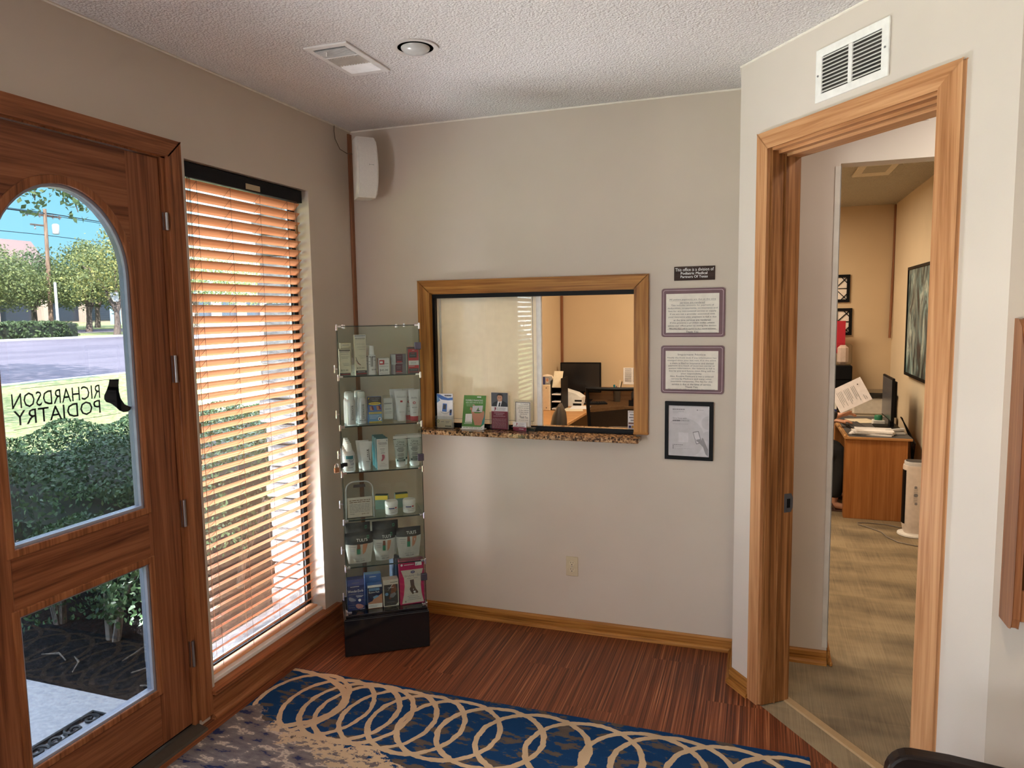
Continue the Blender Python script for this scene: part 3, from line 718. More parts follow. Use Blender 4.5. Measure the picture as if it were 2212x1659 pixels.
part_d(lambda q: q.prism([(1.046, 0.0), (1.127, 0.0), (1.127, 2.582), (1.046, 2.516)], (0, -0.018, 0), X3, Z3, YD, 0.018), 'casing', FIR['z'], 0.003)
part_d(lambda q: q.prism([(0.146, 2.582), (0.212, 2.514), (1.046, 2.516), (1.127, 2.582)], (0, -0.018, 0), X3, Z3, YD, 0.018), 'head_casing', FIR['x'], 0.003)
def jm(q):
    q.box(0.208, 0.228, -0.001, 0.150, 0.004, 2.516); q.box(0.204, 0.222, 0.030, 0.064, 0.004, 2.506); q.box(0.222, 0.236, 0.064, 0.068, 0.004, 2.50)
    q.box(0.200, 0.226, 0.068, 0.122, 0.004, 2.500)
part_d(jm, 'side_jamb', JAMBW, 0.002)
part_d(lambda q: q.box(1.046, 1.064, -0.001, 0.150, 0.004, 2.516), 'side_jamb', JAMBW, 0.002)
def jh(q):
    q.box(0.208, 1.064, -0.001, 0.150, 2.502, 2.518); q.box(0.212, 1.048, 0.030, 0.062, 2.489, 2.503); q.box(0.212, 1.048, 0.070, 0.150, 2.480, 2.503)
part_d(jh, 'head_jamb', FIR['x'], 0.002)
def sp(q):
    q.box(0.2275, 0.2295, 0.104, 0.148, 0.902, 0.990); q.box(0.2255, 0.2305, 0.116, 0.136, 0.925, 0.965)
def sp2(q):
    q.M = DM_; q.prism([(0.100, 0.905), (0.138, 0.905), (0.148, 0.925), (0.148, 0.970), (0.138, 0.992), (0.100, 0.992)], (0.2262, 0, 0), YD, Z3, X3, 0.0025)
    q.cyl((0.2285, 0.112, 0.915), (0.230, 0.112, 0.915), 0.004, n=8)
part_d(sp2, 'strike_plate', DGREY)
part_d(lambda q: q.rbox(0.2275, 0.2292, 0.114, 0.134, 0.925, 0.968, 0.001), 'strike_recess', BLACK)
# ================================================================ things in the waiting room
# ---- wooden blind
bl = thing('window_blind', 'wooden slat blind with black headrail in the window beside the entry door', 'blind', (-0.06, -0.9, 2.5))
mb = MB(); mb.rbox(-0.085, -0.020, -1.343, -0.487, 2.438, 2.497, 0.002); mb.rbox(-0.022, -0.018, -1.343, -0.487, 2.436, 2.499, 0.001)
mb.rbox(-0.088, -0.017, -0.503, -0.486, 2.435, 2.499, 0.001); mb.build('headrail', BLACK, parent=bl, local=False)
mb = MB(); mb.rbox(-0.017, -0.014, -0.938, -0.833, 2.441, 2.468, 0.001); mb.build('valance_clip', mat('tan_clip', (0.42, 0.33, 0.20), 0.5), parent=bl, local=False)
SL = MB(); zt = 2.418; pitch_ = 0.0502; ns = 45
ca, sa = math.cos(math.radians(44)), math.sin(math.radians(44))
for i in range(ns):
    zc = zt - pitch_ * i; y0, y1 = -1.335, -0.462
    ring = []
    for (s_, t_) in ((-0.025, 0.0), (-0.012, 0.0022), (0.0, 0.0030), (0.012, 0.0022), (0.025, 0.0), (0.012, -0.0006), (0.0, 0.0002), (-0.012, -0.0006)):
        ring.append((s_ * ca - t_ * sa, s_ * sa + t_ * ca))
    SL.loft([[(-0.069 + q[0], y, zc + q[1]) for q in ring] for y in (y0, y1)])
SL.build('slats', BLINDW, parent=bl, local=False)
zb = zt - pitch_ * ns
mb = MB(); mb.rbox(-0.094, -0.044, -1.335, -0.462, zb - 0.002, zb + 0.012, 0.003); mb.build('bottom_rail', BLINDW, parent=bl, local=False)
cordm = mat('brown_cord', (0.20, 0.10, 0.06), 0.7)
mb = MB()
for y in (-1.224, -1.008, -0.794, -0.573):
    mb.tube([(-0.0495, y, 2.44), (-0.0495, y, zb)], 0.0009, 5); mb.tube([(-0.0885, y, 2.44), (-0.0885, y, zb)], 0.0009, 5)
    for i in range(ns):
        zc = zt - pitch_ * i; mb.tube([(-0.0885, y, zc - 0.019), (-0.0495, y, zc + 0.016)], 0.0007, 4)
mb.build('ladder_cord', cordm, parent=bl, local=False)
mb = MB()
for (y, zl) in ((-1.302, 1.34), (-1.292, 1.20), (-1.285, 0.35)): mb.tube([(-0.030, y - 0.0, 2.44), (-0.028, y - 0.012, zl)], 0.0011, 5)
mb.build('lift_cord', cordm, parent=bl, local=False)
mb = MB()
for (y, zl) in ((-0.537, 2.285), (-0.523, 1.27)): mb.tube([(-0.024, y - 0.006, 2.44), (-0.022, y, zl)], 0.0011, 5)
mb.build('tilt_cord', cordm, parent=bl, local=False)
tm = wood('tassel_wood', 'z', (0.14, 0.06, 0.02), (0.26, 0.12, 0.04), (0.36, 0.19, 0.08))
for (x, y, z) in ((-0.028, -1.314, 1.331), (-0.028, -1.322, 1.190), (-0.022, -0.537, 2.290), (-0.022, -0.523, 1.275)):
    mb = MB(); mb.lathe([(0.0, -0.026), (0.007, -0.022), (0.0085, -0.016), (0.006, -0.004), (0.0055, 0.010), (0.008, 0.018), (0.005, 0.023), (0.0, 0.024)], (x, y, z), 12)
    mb.build('tassel', tm, parent=bl, local=False, smooth=True)

dup(bl, (-0.06, -3.505, 2.5), None, 'second wooden slat blind, in the next window beyond the entry door')
# ---- wall speaker in the corner
sp_c = Vector((0.192, -0.175, 2.490)); sh = math.radians(46)          # looks along +x/-y
spk = thing('wall_speaker', 'white curved wall speaker high in the corner by the window', 'speaker', sp_c, sh - PI / 2 + PI / 2 - 0.0)
# local frame: x across the front, -y is the way it looks
H = 0.335
def arcd(z): return 0.045 * (1 - ((z - H / 2) / (H / 2)) ** 2)
zs = [H * i / 14 for i in range(15)]
mb = MB()
rings = []
for z in zs:
    f = -0.040 - arcd(z); e_ = 0.010 if z in (zs[0], zs[-1]) else 0.0
    rings.append([(-0.062 + e_, f + 0.010, z), (-0.056 + e_, f, z), (0.056 - e_, f, z), (0.062 - e_, f + 0.010, z), (0.045, 0.075, z), (0.030, 0.085, z), (-0.030, 0.085, z), (-0.045, 0.075, z)])
mb.loft(rings); mb.build('cabinet', mat('speaker_white', (0.72, 0.70, 0.66), 0.45), parent=spk, smooth=True)
mb = MB()
gr = []
for z in [H * (0.02 + 0.96 * i / 14) for i in range(15)]:
    f = -0.0425 - arcd(z); gr.append([(-0.052, f, z), (-0.050, f - 0.002, z), (0.050, f - 0.002, z), (0.052, f, z)])
mb.loft(gr)
gm, gnt, gb = _new('speaker_grille'); gv = N(gnt, 'ShaderNodeTexVoronoi', Scale=420.0); gnt.links.new(coords(gnt), gv.inputs['Vector'])
gnt.links.new(ramp(gnt, gv.outputs['Distance'], [(0.15, (0.44, 0.43, 0.41)), (0.4, (0.68, 0.66, 0.63))]), gb.inputs['Base Color']); gb.inputs['Roughness'].default_value = 0.6
mb.build('grille', gm, parent=spk, smooth=True)
zl = 0.175; f = -0.0452 - arcd(zl)
mb = MB(); mb.rbox(-0.002, 0.038, f - 0.0015, f + 0.001, zl - 0.007, zl + 0.007, 0.001); mb.art(plane_xz(f - 0.0015, -1), [('t', 'BOSE', 0.003, 0.033, zl - 0.0035, zl + 0.0035, 1)])
mb.build('badge', [WHITE, INK], parent=spk)
mb = MB(); mb.box(-0.02, 0.02, 0.08, 0.115, 0.12, 0.22); mb.build('bracket', WHITE, parent=spk)
wire = MB(); wire.tube([(0.006, -0.178, 2.915), (0.004, -0.177, 2.885), (0.006, -0.172, 2.84), (0.012, -0.135, 2.79), (0.05, -0.125, 2.765), (0.115, -0.125, 2.752), (0.135, -0.135, 2.738), (0.125, -0.14, 2.722), (0.112, -0.13, 2.735)], 0.0022, 6)
tag(wire.build('speaker_wire', mat('thin_brown_wire', (0.10, 0.065, 0.035), 0.5)), 'thin brown wire drooping from ceiling edge to corner speaker', 'wire')

# ---- ceiling register and recessed light
reg = thing('ceiling_vent', 'white rectangular three-way register on the textured ceiling', 'vent', (0.655, -1.066, CH))
mb = MB(); rr = lambda a, b: [(-a, -b), (a, -b), (a, b), (-a, b)]
mb.holed(rr(0.101, 0.183), rr(0.075, 0.152), (0, 0, -0.008), X3, Y3, Z3, 0.0078)
mb.box(-0.075, 0.075, -0.055, -0.045, -0.008, -0.003); mb.box(-0.075, 0.075, 0.045, 0.055, -0.008, -0.003)
mb.build('frame', WHITE, parent=reg, bevel=0.002)
mb = MB(); mb.box(-0.076, 0.076, -0.153, 0.153, -0.0012, -0.0004); mb.build('duct_opening', mat('duct_shadow', (0.03, 0.03, 0.03), 0.8), parent=reg)
def lv(m_, c, axis, L, tilt):
    ct, st = math.cos(tilt), math.sin(tilt); h = 0.0062
    u = Vector((0, ct, st)) if axis == 'x' else Vector((ct, 0, st)); l = Vector((1, 0, 0)) if axis == 'x' else Vector((0, 1, 0))
    n = u.cross(l) * 0.0006; c = Vector(c)
    m_.add([c + l * a * L + u * b * h + n * d for d in (-1, 1) for a in (-1, 1) for b in (-1, 1)], [(0, 1, 3, 2), (4, 6, 7, 5), (0, 4, 5, 1), (2, 3, 7, 6), (0, 2, 6, 4), (1, 5, 7, 3)])
for (yc, ax, n_, tl) in ((-0.10, 'x', 8, 0.9), (0.0, 'y', 11, 0.9), (0.10, 'x', 8, -0.6)):
    m_ = MB()
    for i in range(n_):
        if ax == 'x': lv(m_, (0, yc - 0.043 + 0.086 * (i + 0.5) / n_, -0.0068), 'x', 0.075, tl)
        else: lv(m_, (-0.075 + 0.15 * (i + 0.5) / n_, yc, -0.0068), 'y', 0.044, tl)
    m_.build('louver', WHITE, parent=reg)
mb = MB(); mb.rbox(-0.032, -0.026, -0.125, -0.120, -0.026, -0.006, 0.001); mb.build('damper_lever', WHITE, parent=reg)
rl = thing('recessed_light', 'round unlit recessed ceiling light with frosted bulb', 'ceiling light', (0.982, -1.085, CH))
mb = MB(); mb.lathe([(0.072, -0.0004), (0.094, -0.0006), (0.095, -0.006), (0.084, -0.0075), (0.074, -0.004)], n=40); mb.f = mb.f[:-2]; mb.m = mb.m[:-2]
mb.build('trim_ring', mat('light_trim', (0.62, 0.59, 0.56), 0.4), parent=rl, smooth=True)
mb = MB(); mb.lathe([(0.0, -0.0012), (0.076, -0.0012)], n=32); mb.build('can', mat('black_baffle', (0.01, 0.01, 0.012), 0.5), parent=rl)
mb = MB(); mb.lathe([(0.0, -0.030), (0.025, -0.028), (0.045, -0.021), (0.058, -0.010), (0.060, -0.004), (0.055, -0.0015)], n=32); mb.build('bulb', mat('frosted_bulb', (0.52, 0.52, 0.50), 0.22), parent=rl, smooth=True)

# ---- return grilles on the diagonal wall and in the nook
def grille(name, label, M_, w, h, n_, rows_dark=True):
    t = thing(name, label, 'vent', M_.to_translation()); Mi = M_.copy()
    def pt(m_): m_.M = Mi; return m_
    R = lambda a, b: [(-a, -b), (a, -b), (a, b), (-a, b)]
    fr = pt(MB()); fr.holed(R(w / 2, h / 2), R(w / 2 - 0.033, h / 2 - 0.030), (0, 0, 0), X3, Z3, Y3 * -1, 0.009); fr.box(-0.010, 0.010, -0.009, 0, -h / 2 + 0.03, h / 2 - 0.03)
    fr.build('frame', mat('vent_white', (0.80, 0.79, 0.76), 0.35), parent=t, local=False, bevel=0.003)
    bk = pt(MB()); bk.box(-w / 2 + 0.03, w / 2 - 0.03, -0.0015, -0.0005, -h / 2 + 0.028, h / 2 - 0.028); bk.build('duct_opening', mat('vent_shadow', (0.028, 0.024, 0.020), 0.7, var=0.6, vscale=14), parent=t, local=False)
    for sx in (-1, 1):
        x0, x1 = (0.010, w / 2 - 0.033) if sx > 0 else (-w / 2 + 0.033, -0.010)
        lm = pt(MB()); hh = h - 0.06
        for i in range(n_):
            z = -hh / 2 + hh * (i + 0.5) / n_
            lm.add([(x, y, z + dz + q) for q in (0, 0.0012) for x in (x0, x1) for (y, dz) in ((-0.0085, -0.0035), (-0.003, 0.0030))], [(0, 1, 3, 2), (4, 6, 7, 5), (0, 4, 5, 1), (2, 3, 7, 6), (0, 2, 6, 4), (1, 5, 7, 3)])
        lm.build('louver', mat('vent_white', (0.80, 0.79, 0.76), 0.35), parent=t, local=False)
    for sx in (-1, 1):
        sc = pt(MB()); sc.cyl((sx * (w / 2 - 0.015), -0.009, 0), (sx * (w / 2 - 0.015), -0.0115, 0), 0.004, n=10); sc.build('screw', STEEL, parent=t, local=False)
    return t
c = dg(0.658, 0.0, 2.723)
grille('return_vent', 'white return air grille with two louvred panels above the doorway', Matrix(((D0.x, -N0.x, 0, c.x), (D0.y, -N0.y, 0, c.y), (0, 0, 1, c.z), (0, 0, 0, 1))), 0.352, 0.199, 10)
grille('return_vent', 'white air grille on the nook wall, cut off by the doorway head', Matrix.Translation((2.880, 0.0, 2.785)), 0.372, 0.200, 8)

# ---- power outlet
ol = thing('power_outlet', 'ivory duplex power outlet low on the back wall', 'outlet', (1.352, 0, 0.323))
mb = MB(); mb.rbox(-0.035, 0.035, -0.006, 0, 0, 0.114, 0.002); mb.build('cover_plate', BEIGEP, parent=ol)
for zc in (0.076, 0.038):
    mb = MB(); pl = [(0.0175 * max(-0.86, min(0.86, math.cos(a))), 0.0145 * math.sin(a)) for a in [2 * PI * i / 24 for i in range(24)]]
    mb.prism(pl, (0, -0.0075, zc), X3, Z3, Y3, 0.003)
    mb.art(plane_xz(-0.0075, -1, 0, zc), [('r', -0.0075, -0.0050, 0.000, 0.0085, 1), ('r', 0.0050, 0.0072, 0.001, 0.0078, 1), ('e', 0, -0.0075, 0.0030, 0.0030, 1), ('r', -0.0176, 0.0176, -0.0002, 0.0002, 0)])
    mb.build('receptacle', [mat('ivory_receptacle', (0.60, 0.52, 0.37), 0.35), INK], parent=ol)
mb = MB(); mb.cyl((0, -0.006, 0.057), (0, -0.0078, 0.057), 0.003, n=10); mb.build('screw', STEEL, parent=ol)

# ---- plaque and notices on the back wall
pq = MB(); pq.rbox(1.913, 2.119, -0.006, 0, 1.981, 2.053, 0.001)
pq.art(plane_xz(-0.006, -1, 1.913, 1.981), [('t', 'This office is a division of', 0.006, 0.200, 0.048, 0.0645, 1), ('t', 'Podiatric Medical', 0.034, 0.168, 0.0305, 0.0435, 1), ('t', 'Podiatric Medical', 0.0345, 0.1685, 0.0305, 0.0435, 1),
    ('t', 'Partners Of Texas', 0.033, 0.170, 0.013, 0.026, 1), ('t', 'Partners Of Texas', 0.0335, 0.1705, 0.013, 0.026, 1)])
tag(pq.build('plaque', [wood('plaque_wood', 'x', (0.020, 0.010, 0.008), (0.038, 0.020, 0.015), (0.06, 0.033, 0.025), 0.5), mat('white_lettering', (0.85, 0.85, 0.85), 0.5)]), 'small dark wood plaque with white lettering at the top of the notices', 'sign')
def rrect(w, h, r, n=5):
    out = []
    for (cx_, cz_, a0) in ((w - r, h - r, 0), (r, h - r, PI / 2), (r, r, PI), (w - r, r, 1.5 * PI)):
        out += [(cx_ + r * math.cos(a0 + PI / 2 * i / n), cz_ + r * math.sin(a0 + PI / 2 * i / n)) for i in range(n + 1)]
    return out
MAUVE = mat('mauve_border', (0.135, 0.058, 0.070), 0.45); MAUVEL = mat('pale_pink_line', (0.58, 0.42, 0.46), 0.5); NOTE = mat('notice_ivory', (0.76, 0.71, 0.63), 0.6); INKN = mat('notice_ink', (0.075, 0.07, 0.085), 0.6)
def notice(x0, z0, label, lines, extra=()):
    w, h = 0.323, 0.254; t = thing('notice_sign', label, 'sign', (x0, 0, z0))
    mb = MB(); mb.prism(rrect(w, h, 0.014), (0, -0.006, 0), X3, Z3, Y3, 0.006); mb.build('board', MAUVE, parent=t)
    mb = MB(); o1, o2 = rrect(w - 0.018, h - 0.018, 0.010), rrect(w - 0.022, h - 0.022, 0.009)
    mb.holed([(a + 0.009, b + 0.009) for a, b in o1], [(a + 0.011, b + 0.011) for a, b in o2], (0, -0.0065, 0), X3, Z3, Y3, 0.0005); mb.build('border_line', MAUVEL, parent=t)
    mb = MB(); mb.box(0.024, w - 0.030, -0.0068, -0.006, 0.022, h - 0.028)
    mb.art(plane_xz(-0.0068, -1, 0, 0, 0.0002), [('t', s, a, b, z, z + hh, 1) for (s, a, b, z, hh) in lines] + [('r', a, b, z, z + q, 1) for (a, b, z, q) in extra]); mb.build('notice_text', [NOTE, INKN], parent=t)
def para(rows, top, step, hh, cx_=0.1585):
    return [(s, cx_ - w_ / 2, cx_ + w_ / 2, top - step * i, hh) for i, (s, w_) in enumerate(rows)]
r1 = para([('All patient payments are due at the time', 0.236), ('services are rendered', 0.125), ('This includes amounts for payment of', 0.218), ('deductibles, co-payments, co-insurance and', 0.252), ('fees for any non-covered service or supply.', 0.245),
    ('If we are not a provider associated with', 0.228), ('your insurance plan, payment in full is due', 0.244), ('at the time services are rendered.', 0.190), ('If this presents a problem today, please', 0.226), ('advise our office prior to seeing the doctor.', 0.250), ('*BILLING FEES will be applied to ALL unpaid accounts.', 0.240), ('Thank You', 0.062)], 0.1905, 0.01525, 0.0098)
notice(1.849, 1.687, 'mauve-bordered notice about payments, upper of the two framed notices', r1, [(0.040, 0.278, 0.1885, 0.0008), (0.094, 0.222, 0.173, 0.0008), (0.030, 0.285, 0.0395, 0.0008), (0.030, 0.285, 0.0215, 0.0012)])
r2 = para([('Important Notice', 0.142)], 0.199, 0.015, 0.0125) + para([('Notify the front desk if any information has', 0.250), ('changed since your last visit. If in the event', 0.248), ('a claim is filed to insurance and denied', 0.222), ('payment as a result of incorrect carrier or', 0.238), ('patient information, the balance in full is', 0.234),
    ('due by you and future claim filing will be', 0.234), ('your responsibility.', 0.108), ('Also, Routine Footcare is not a covered', 0.222), ('service by Medicare and many other', 0.206), ('insurance companies. The fee for this', 0.212), ('service is due at the time of service.', 0.202), ('Thank You', 0.064), ('We reserve the right to charge fees for paperwork.', 0.244)], 0.184, 0.0139, 0.0095)
notice(1.848, 1.388, 'mauve-bordered notice headed Important Notice, lower of the two framed notices', r2, [(0.036, 0.281, 0.0155, 0.0008)])
# ---- black picture frame with the check-in poster
pf = thing('picture_frame', 'black picture frame with a grey check-in poster below the notices', 'picture frame', (1.871, 0, 1.034))
w, h = 0.250, 0.312
mb = MB(); Rr = [(0, 0), (w, 0), (w, h), (0, h)]; Ri = [(0.0185, 0.0205), (w - 0.0205, 0.0185), (w - 0.0205, h - 0.022), (0.0185, h - 0.0215)]
mb.holed(Rr, Ri, (0, -0.018, 0), X3, Z3, Y3, 0.018); mb.build('frame', BLACK, parent=pf, bevel=0.002)
P1 = mat('poster_grey', (0.60, 0.575, 0.60), 0.6); P2 = mat('poster_mid', (0.40, 0.385, 0.405), 0.6); P3 = mat('poster_pale', (0.52, 0.50, 0.52), 0.6); P4 = mat('poster_dark', (0.16, 0.15, 0.16), 0.6)
mb = MB(); mb.box(0.015, w - 0.015, -0.008, -0.005, 0.015, h - 0.015)
def clipc(cx_, cz_, r, x0, x1, z0, z1):
    return [(min(max(cx_ + r * math.cos(a), x0), x1), min(max(cz_ + r * math.sin(a), z0), z1)) for a in [2 * PI * i / 40 for i in range(40)]]
b_ = (0.024, 0.224, 0.024, 0.285)
items = [('p', clipc(0.095, 0.115, 0.110, *b_), 2), ('p', clipc(0.225, 0.200, 0.036, *b_), 2), ('p', clipc(0.222, 0.130, 0.026, *b_), 2), ('r', 0.024, 0.224, 0.285, 0.2865, 3),
    ('b', 0.040, 0.104, 0.268, 0.272, 4), ('b', 0.041, 0.098, 0.2605, 0.2625, 3), ('b', 0.041, 0.100, 0.2555, 0.2575, 3), ('b', 0.041, 0.070, 0.250, 0.252, 3), ('e', 0.168, 0.268, 0.003, 0.003, 4), ('b', 0.174, 0.200, 0.2665, 0.2695, 3),
    ('t', 'Save Time with', 0.041, 0.112, 0.219, 0.227, 4), ('b', 0.041, 0.080, 0.206, 0.213, 4), ('t', 'CHECK-IN', 0.083, 0.126, 0.206, 0.214, 4), ('b', 0.041, 0.120, 0.190, 0.193, 3), ('r', 0.072, 0.123, 0.094, 0.146, 0),
    ('b', 0.041, 0.095, 0.078, 0.081, 4), ('e', 0.044, 0.071, 0.0032, 0.0032, 4), ('b', 0.051, 0.086, 0.069, 0.072, 3), ('e', 0.044, 0.061, 0.0032, 0.0032, 4), ('b', 0.051, 0.138, 0.059, 0.0615, 3), ('b', 0.051, 0.095, 0.0535, 0.0555, 3),
    ('e', 0.172, 0.105, 0.036, 0.036, 2),
    ('p', [(0.145, 0.150), (0.175, 0.157), (0.193, 0.094), (0.164, 0.086)], 4), ('p', [(0.148, 0.147), (0.173, 0.153), (0.189, 0.096), (0.166, 0.090)], 0), ('p', [(0.163, 0.110), (0.186, 0.115), (0.188, 0.106), (0.166, 0.100)], 1),
    ('p', [(0.224, 0.024), (0.212, 0.034), (0.199, 0.072), (0.180, 0.092), (0.170, 0.101), (0.176, 0.106), (0.190, 0.103), (0.192, 0.122), (0.200, 0.118), (0.208, 0.098), (0.224, 0.060)], 1)]
mb.art(plane_xz(-0.008, -1, 0, 0, 0.00012), items); mb.build('poster', [P1, mat('poster_hand', (0.27, 0.26, 0.27), 0.6), P3, P2, P4], parent=pf)

# ---- granite counter ledge through the window
gc = MB(); gc.rbox(0.452, 1.745, -0.112, -0.002, 1.1255, 1.1535, 0.004); gc.rbox(0.510, 1.702, -0.004, 0.240, 1.1260, 1.1530, 0.003)
tag(gc.build('counter_ledge', GRANITE), 'brown speckled granite counter ledge under the reception window', 'counter')

# ---- brochure holders and signs on the ledge
def acrylic_holder(t, w, d, h, pocket):
    m_ = MB(); m_.box(-w / 2, w / 2, d / 2 - 0.002, d / 2, 0, h); m_.box(-w / 2, w / 2, -d / 2, -d / 2 + 0.002, 0, pocket)
    m_.box(-w / 2, -w / 2 + 0.002, -d / 2, d / 2, 0, pocket); m_.box(w / 2 - 0.002, w / 2, -d / 2, d / 2, 0, pocket); m_.box(-w / 2, w / 2, -d / 2, d / 2, 0, 0.002)
    m_.build('acrylic_holder', ACRYL, parent=t)
ZC = 1.1535
t = thing('brochure_holder', 'clear holder of blue-topped white leaflets at the left end of the granite ledge', 'brochure holder', (0.594, -0.035, ZC), 0.06)
acrylic_holder(t, 0.106, 0.040, 0.150, 0.075)
mb = MB(); mb.box(-0.050, 0.050, 0.004, 0.016, 0.003, 0.205)
mb.art(plane_xz(0.004, -1), [('p', [(-0.05, 0.205), (-0.028, 0.2), (0.0, 0.186), (0.02, 0.180), (0.05, 0.184), (0.05, 0.168), (0.02, 0.166), (-0.02, 0.170), (-0.05, 0.190)], 1), ('p', [(-0.05, 0.196), (-0.036, 0.18), (-0.028, 0.165), (-0.05, 0.15)], 5), ('b', 0.000, 0.043, 0.191, 0.198, 2), ('b', 0.004, 0.042, 0.1855, 0.1875, 3),
    ('p', [(-0.018, 0.100), (-0.012, 0.148), (0.014, 0.146), (0.010, 0.098)], 1), ('p', [(-0.012, 0.114), (-0.008, 0.142), (0.008, 0.141), (0.006, 0.112)], 4), ('p', [(0.028, 0.078), (0.030, 0.112), (0.045, 0.113), (0.040, 0.078)], 1), ('p', [(0.030, 0.090), (0.032, 0.109), (0.043, 0.110), (0.040, 0.092)], 4)])
for a in range(18):
    t0, t1 = -0.3 - 2.5 * a / 18, -0.3 - 2.5 * (a + 1) / 18
    mb.add([(0.0 + r * 0.028 * math.cos(q), 0.0030, 0.108 + r * 0.020 * math.sin(q)) for r, q in ((1.0, t0), (1.06, t0), (1.06, t1), (1.0, t1))], [(0, 1, 2, 3)], 4)
mb.build('leaflet', [PAPER, BLUE, INK, INKG, DGREY, LBLUE], parent=t)
mb = MB(); mb.box(-0.046, 0.046, -0.012, -0.010, 0.006, 0.056); mb.art(plane_xz(-0.012, -1), [('e', -0.038, 0.044, 0.007, 0.009, 1), ('e', -0.038, 0.044, 0.0045, 0.006, 0), ('b', -0.022, -0.002, 0.040, 0.043, 2), ('b', 0.008, 0.034, 0.042, 0.045, 2), ('b', 0.010, 0.030, 0.034, 0.037, 2), ('b', 0.006, 0.044, 0.013, 0.018, 3)])
mb.build('card', [CREAM, GREEN, INKG, INK], parent=t)

t = thing('counter_sign', 'green tilted sign about flexible financing, second on the granite ledge', 'sign', (0.772, -0.010, ZC), 0.0)
lean = Matrix.Translation((0.0, -0.030, 0.004)) @ Matrix.Rotation(math.radians(-14), 4, 'X') @ Matrix.Rotation(math.radians(0), 4, 'Z')
mb = MB(); mb.M = lean; W2, H2 = 0.140, 0.197
mb.box(-W2 / 2, W2 / 2, 0, 0.003, 0, H2)
hand = [(0.010, 0.022), (0.002, 0.045), (-0.006, 0.062), (-0.010, 0.085), (-0.016, 0.094), (-0.018, 0.108), (-0.014, 0.118), (-0.010, 0.118), (-0.008, 0.106), (0.006, 0.092), (0.034, 0.092), (0.050, 0.098), (0.058, 0.108), (0.064, 0.104), (0.066, 0.090), (0.064, 0.070), (0.056, 0.050), (0.053, 0.030), (0.046, 0.022)]
mb.art(plane_xz(0, -1), [('p', [(-0.07, 0.012), (0.048, 0.012), (0.07, 0.03), (0.07, H2), (-0.07, H2)], 1), ('p', [(0.052, 0.02), (0.07, 0.035), (0.07, 0.10), (0.060, 0.06)], 2),
    ('p', hand, 3), ('p', [(-0.012, 0.100), (-0.010, 0.135), (0.054, 0.138), (0.052, 0.100)], 4), ('p', [(0.010, 0.104), (0.026, 0.112), (0.040, 0.110), (0.030, 0.105)], 5), ('p', [(0.016, 0.108), (0.028, 0.128), (0.030, 0.112)], 1), ('p', [(-0.026, 0.112), (-0.024, 0.128), (-0.014, 0.124), (-0.012, 0.110)], 3), ('p', [(-0.010, 0.136), (-0.008, 0.143), (0.004, 0.141), (0.004, 0.136)], 3),
    ('t', 'FLEXIBLE FINANCING', -0.056, 0.052, 0.162, 0.172, 0), ('b', -0.055, 0.053, 0.150, 0.157, 6), ('b', -0.050, 0.0, 0.142, 0.145, 6), ('b', -0.048, -0.008, 0.133, 0.136, 6), ('b', 0.015, 0.040, 0.184, 0.190, 0),
    ('p', [(-0.050, 0.036), (-0.006, 0.036), (-0.010, 0.088), (-0.050, 0.086)], 0), ('b', -0.046, -0.012, 0.041, 0.044, 6), ('b', -0.055, -0.005, 0.029, 0.032, 0), ('b', -0.060, 0.060, 0.004, 0.008, 6)])
mb.build('sign_panel', [mat('sign_white', (0.80, 0.79, 0.76), 0.5), GREEN, mat('teal_corner', (0.03, 0.22, 0.20), 0.5), SKIN, LGREY, DGREEN, mat('pale_green_print', (0.32, 0.46, 0.28), 0.5)], parent=t)
mb = MB(); mb.rbox(-0.078, 0.066, -0.036, 0.024, 0.0, 0.004, 0.001); mb.build('sign_base', mat('sign_white', (0.80, 0.79, 0.76), 0.5), parent=t)

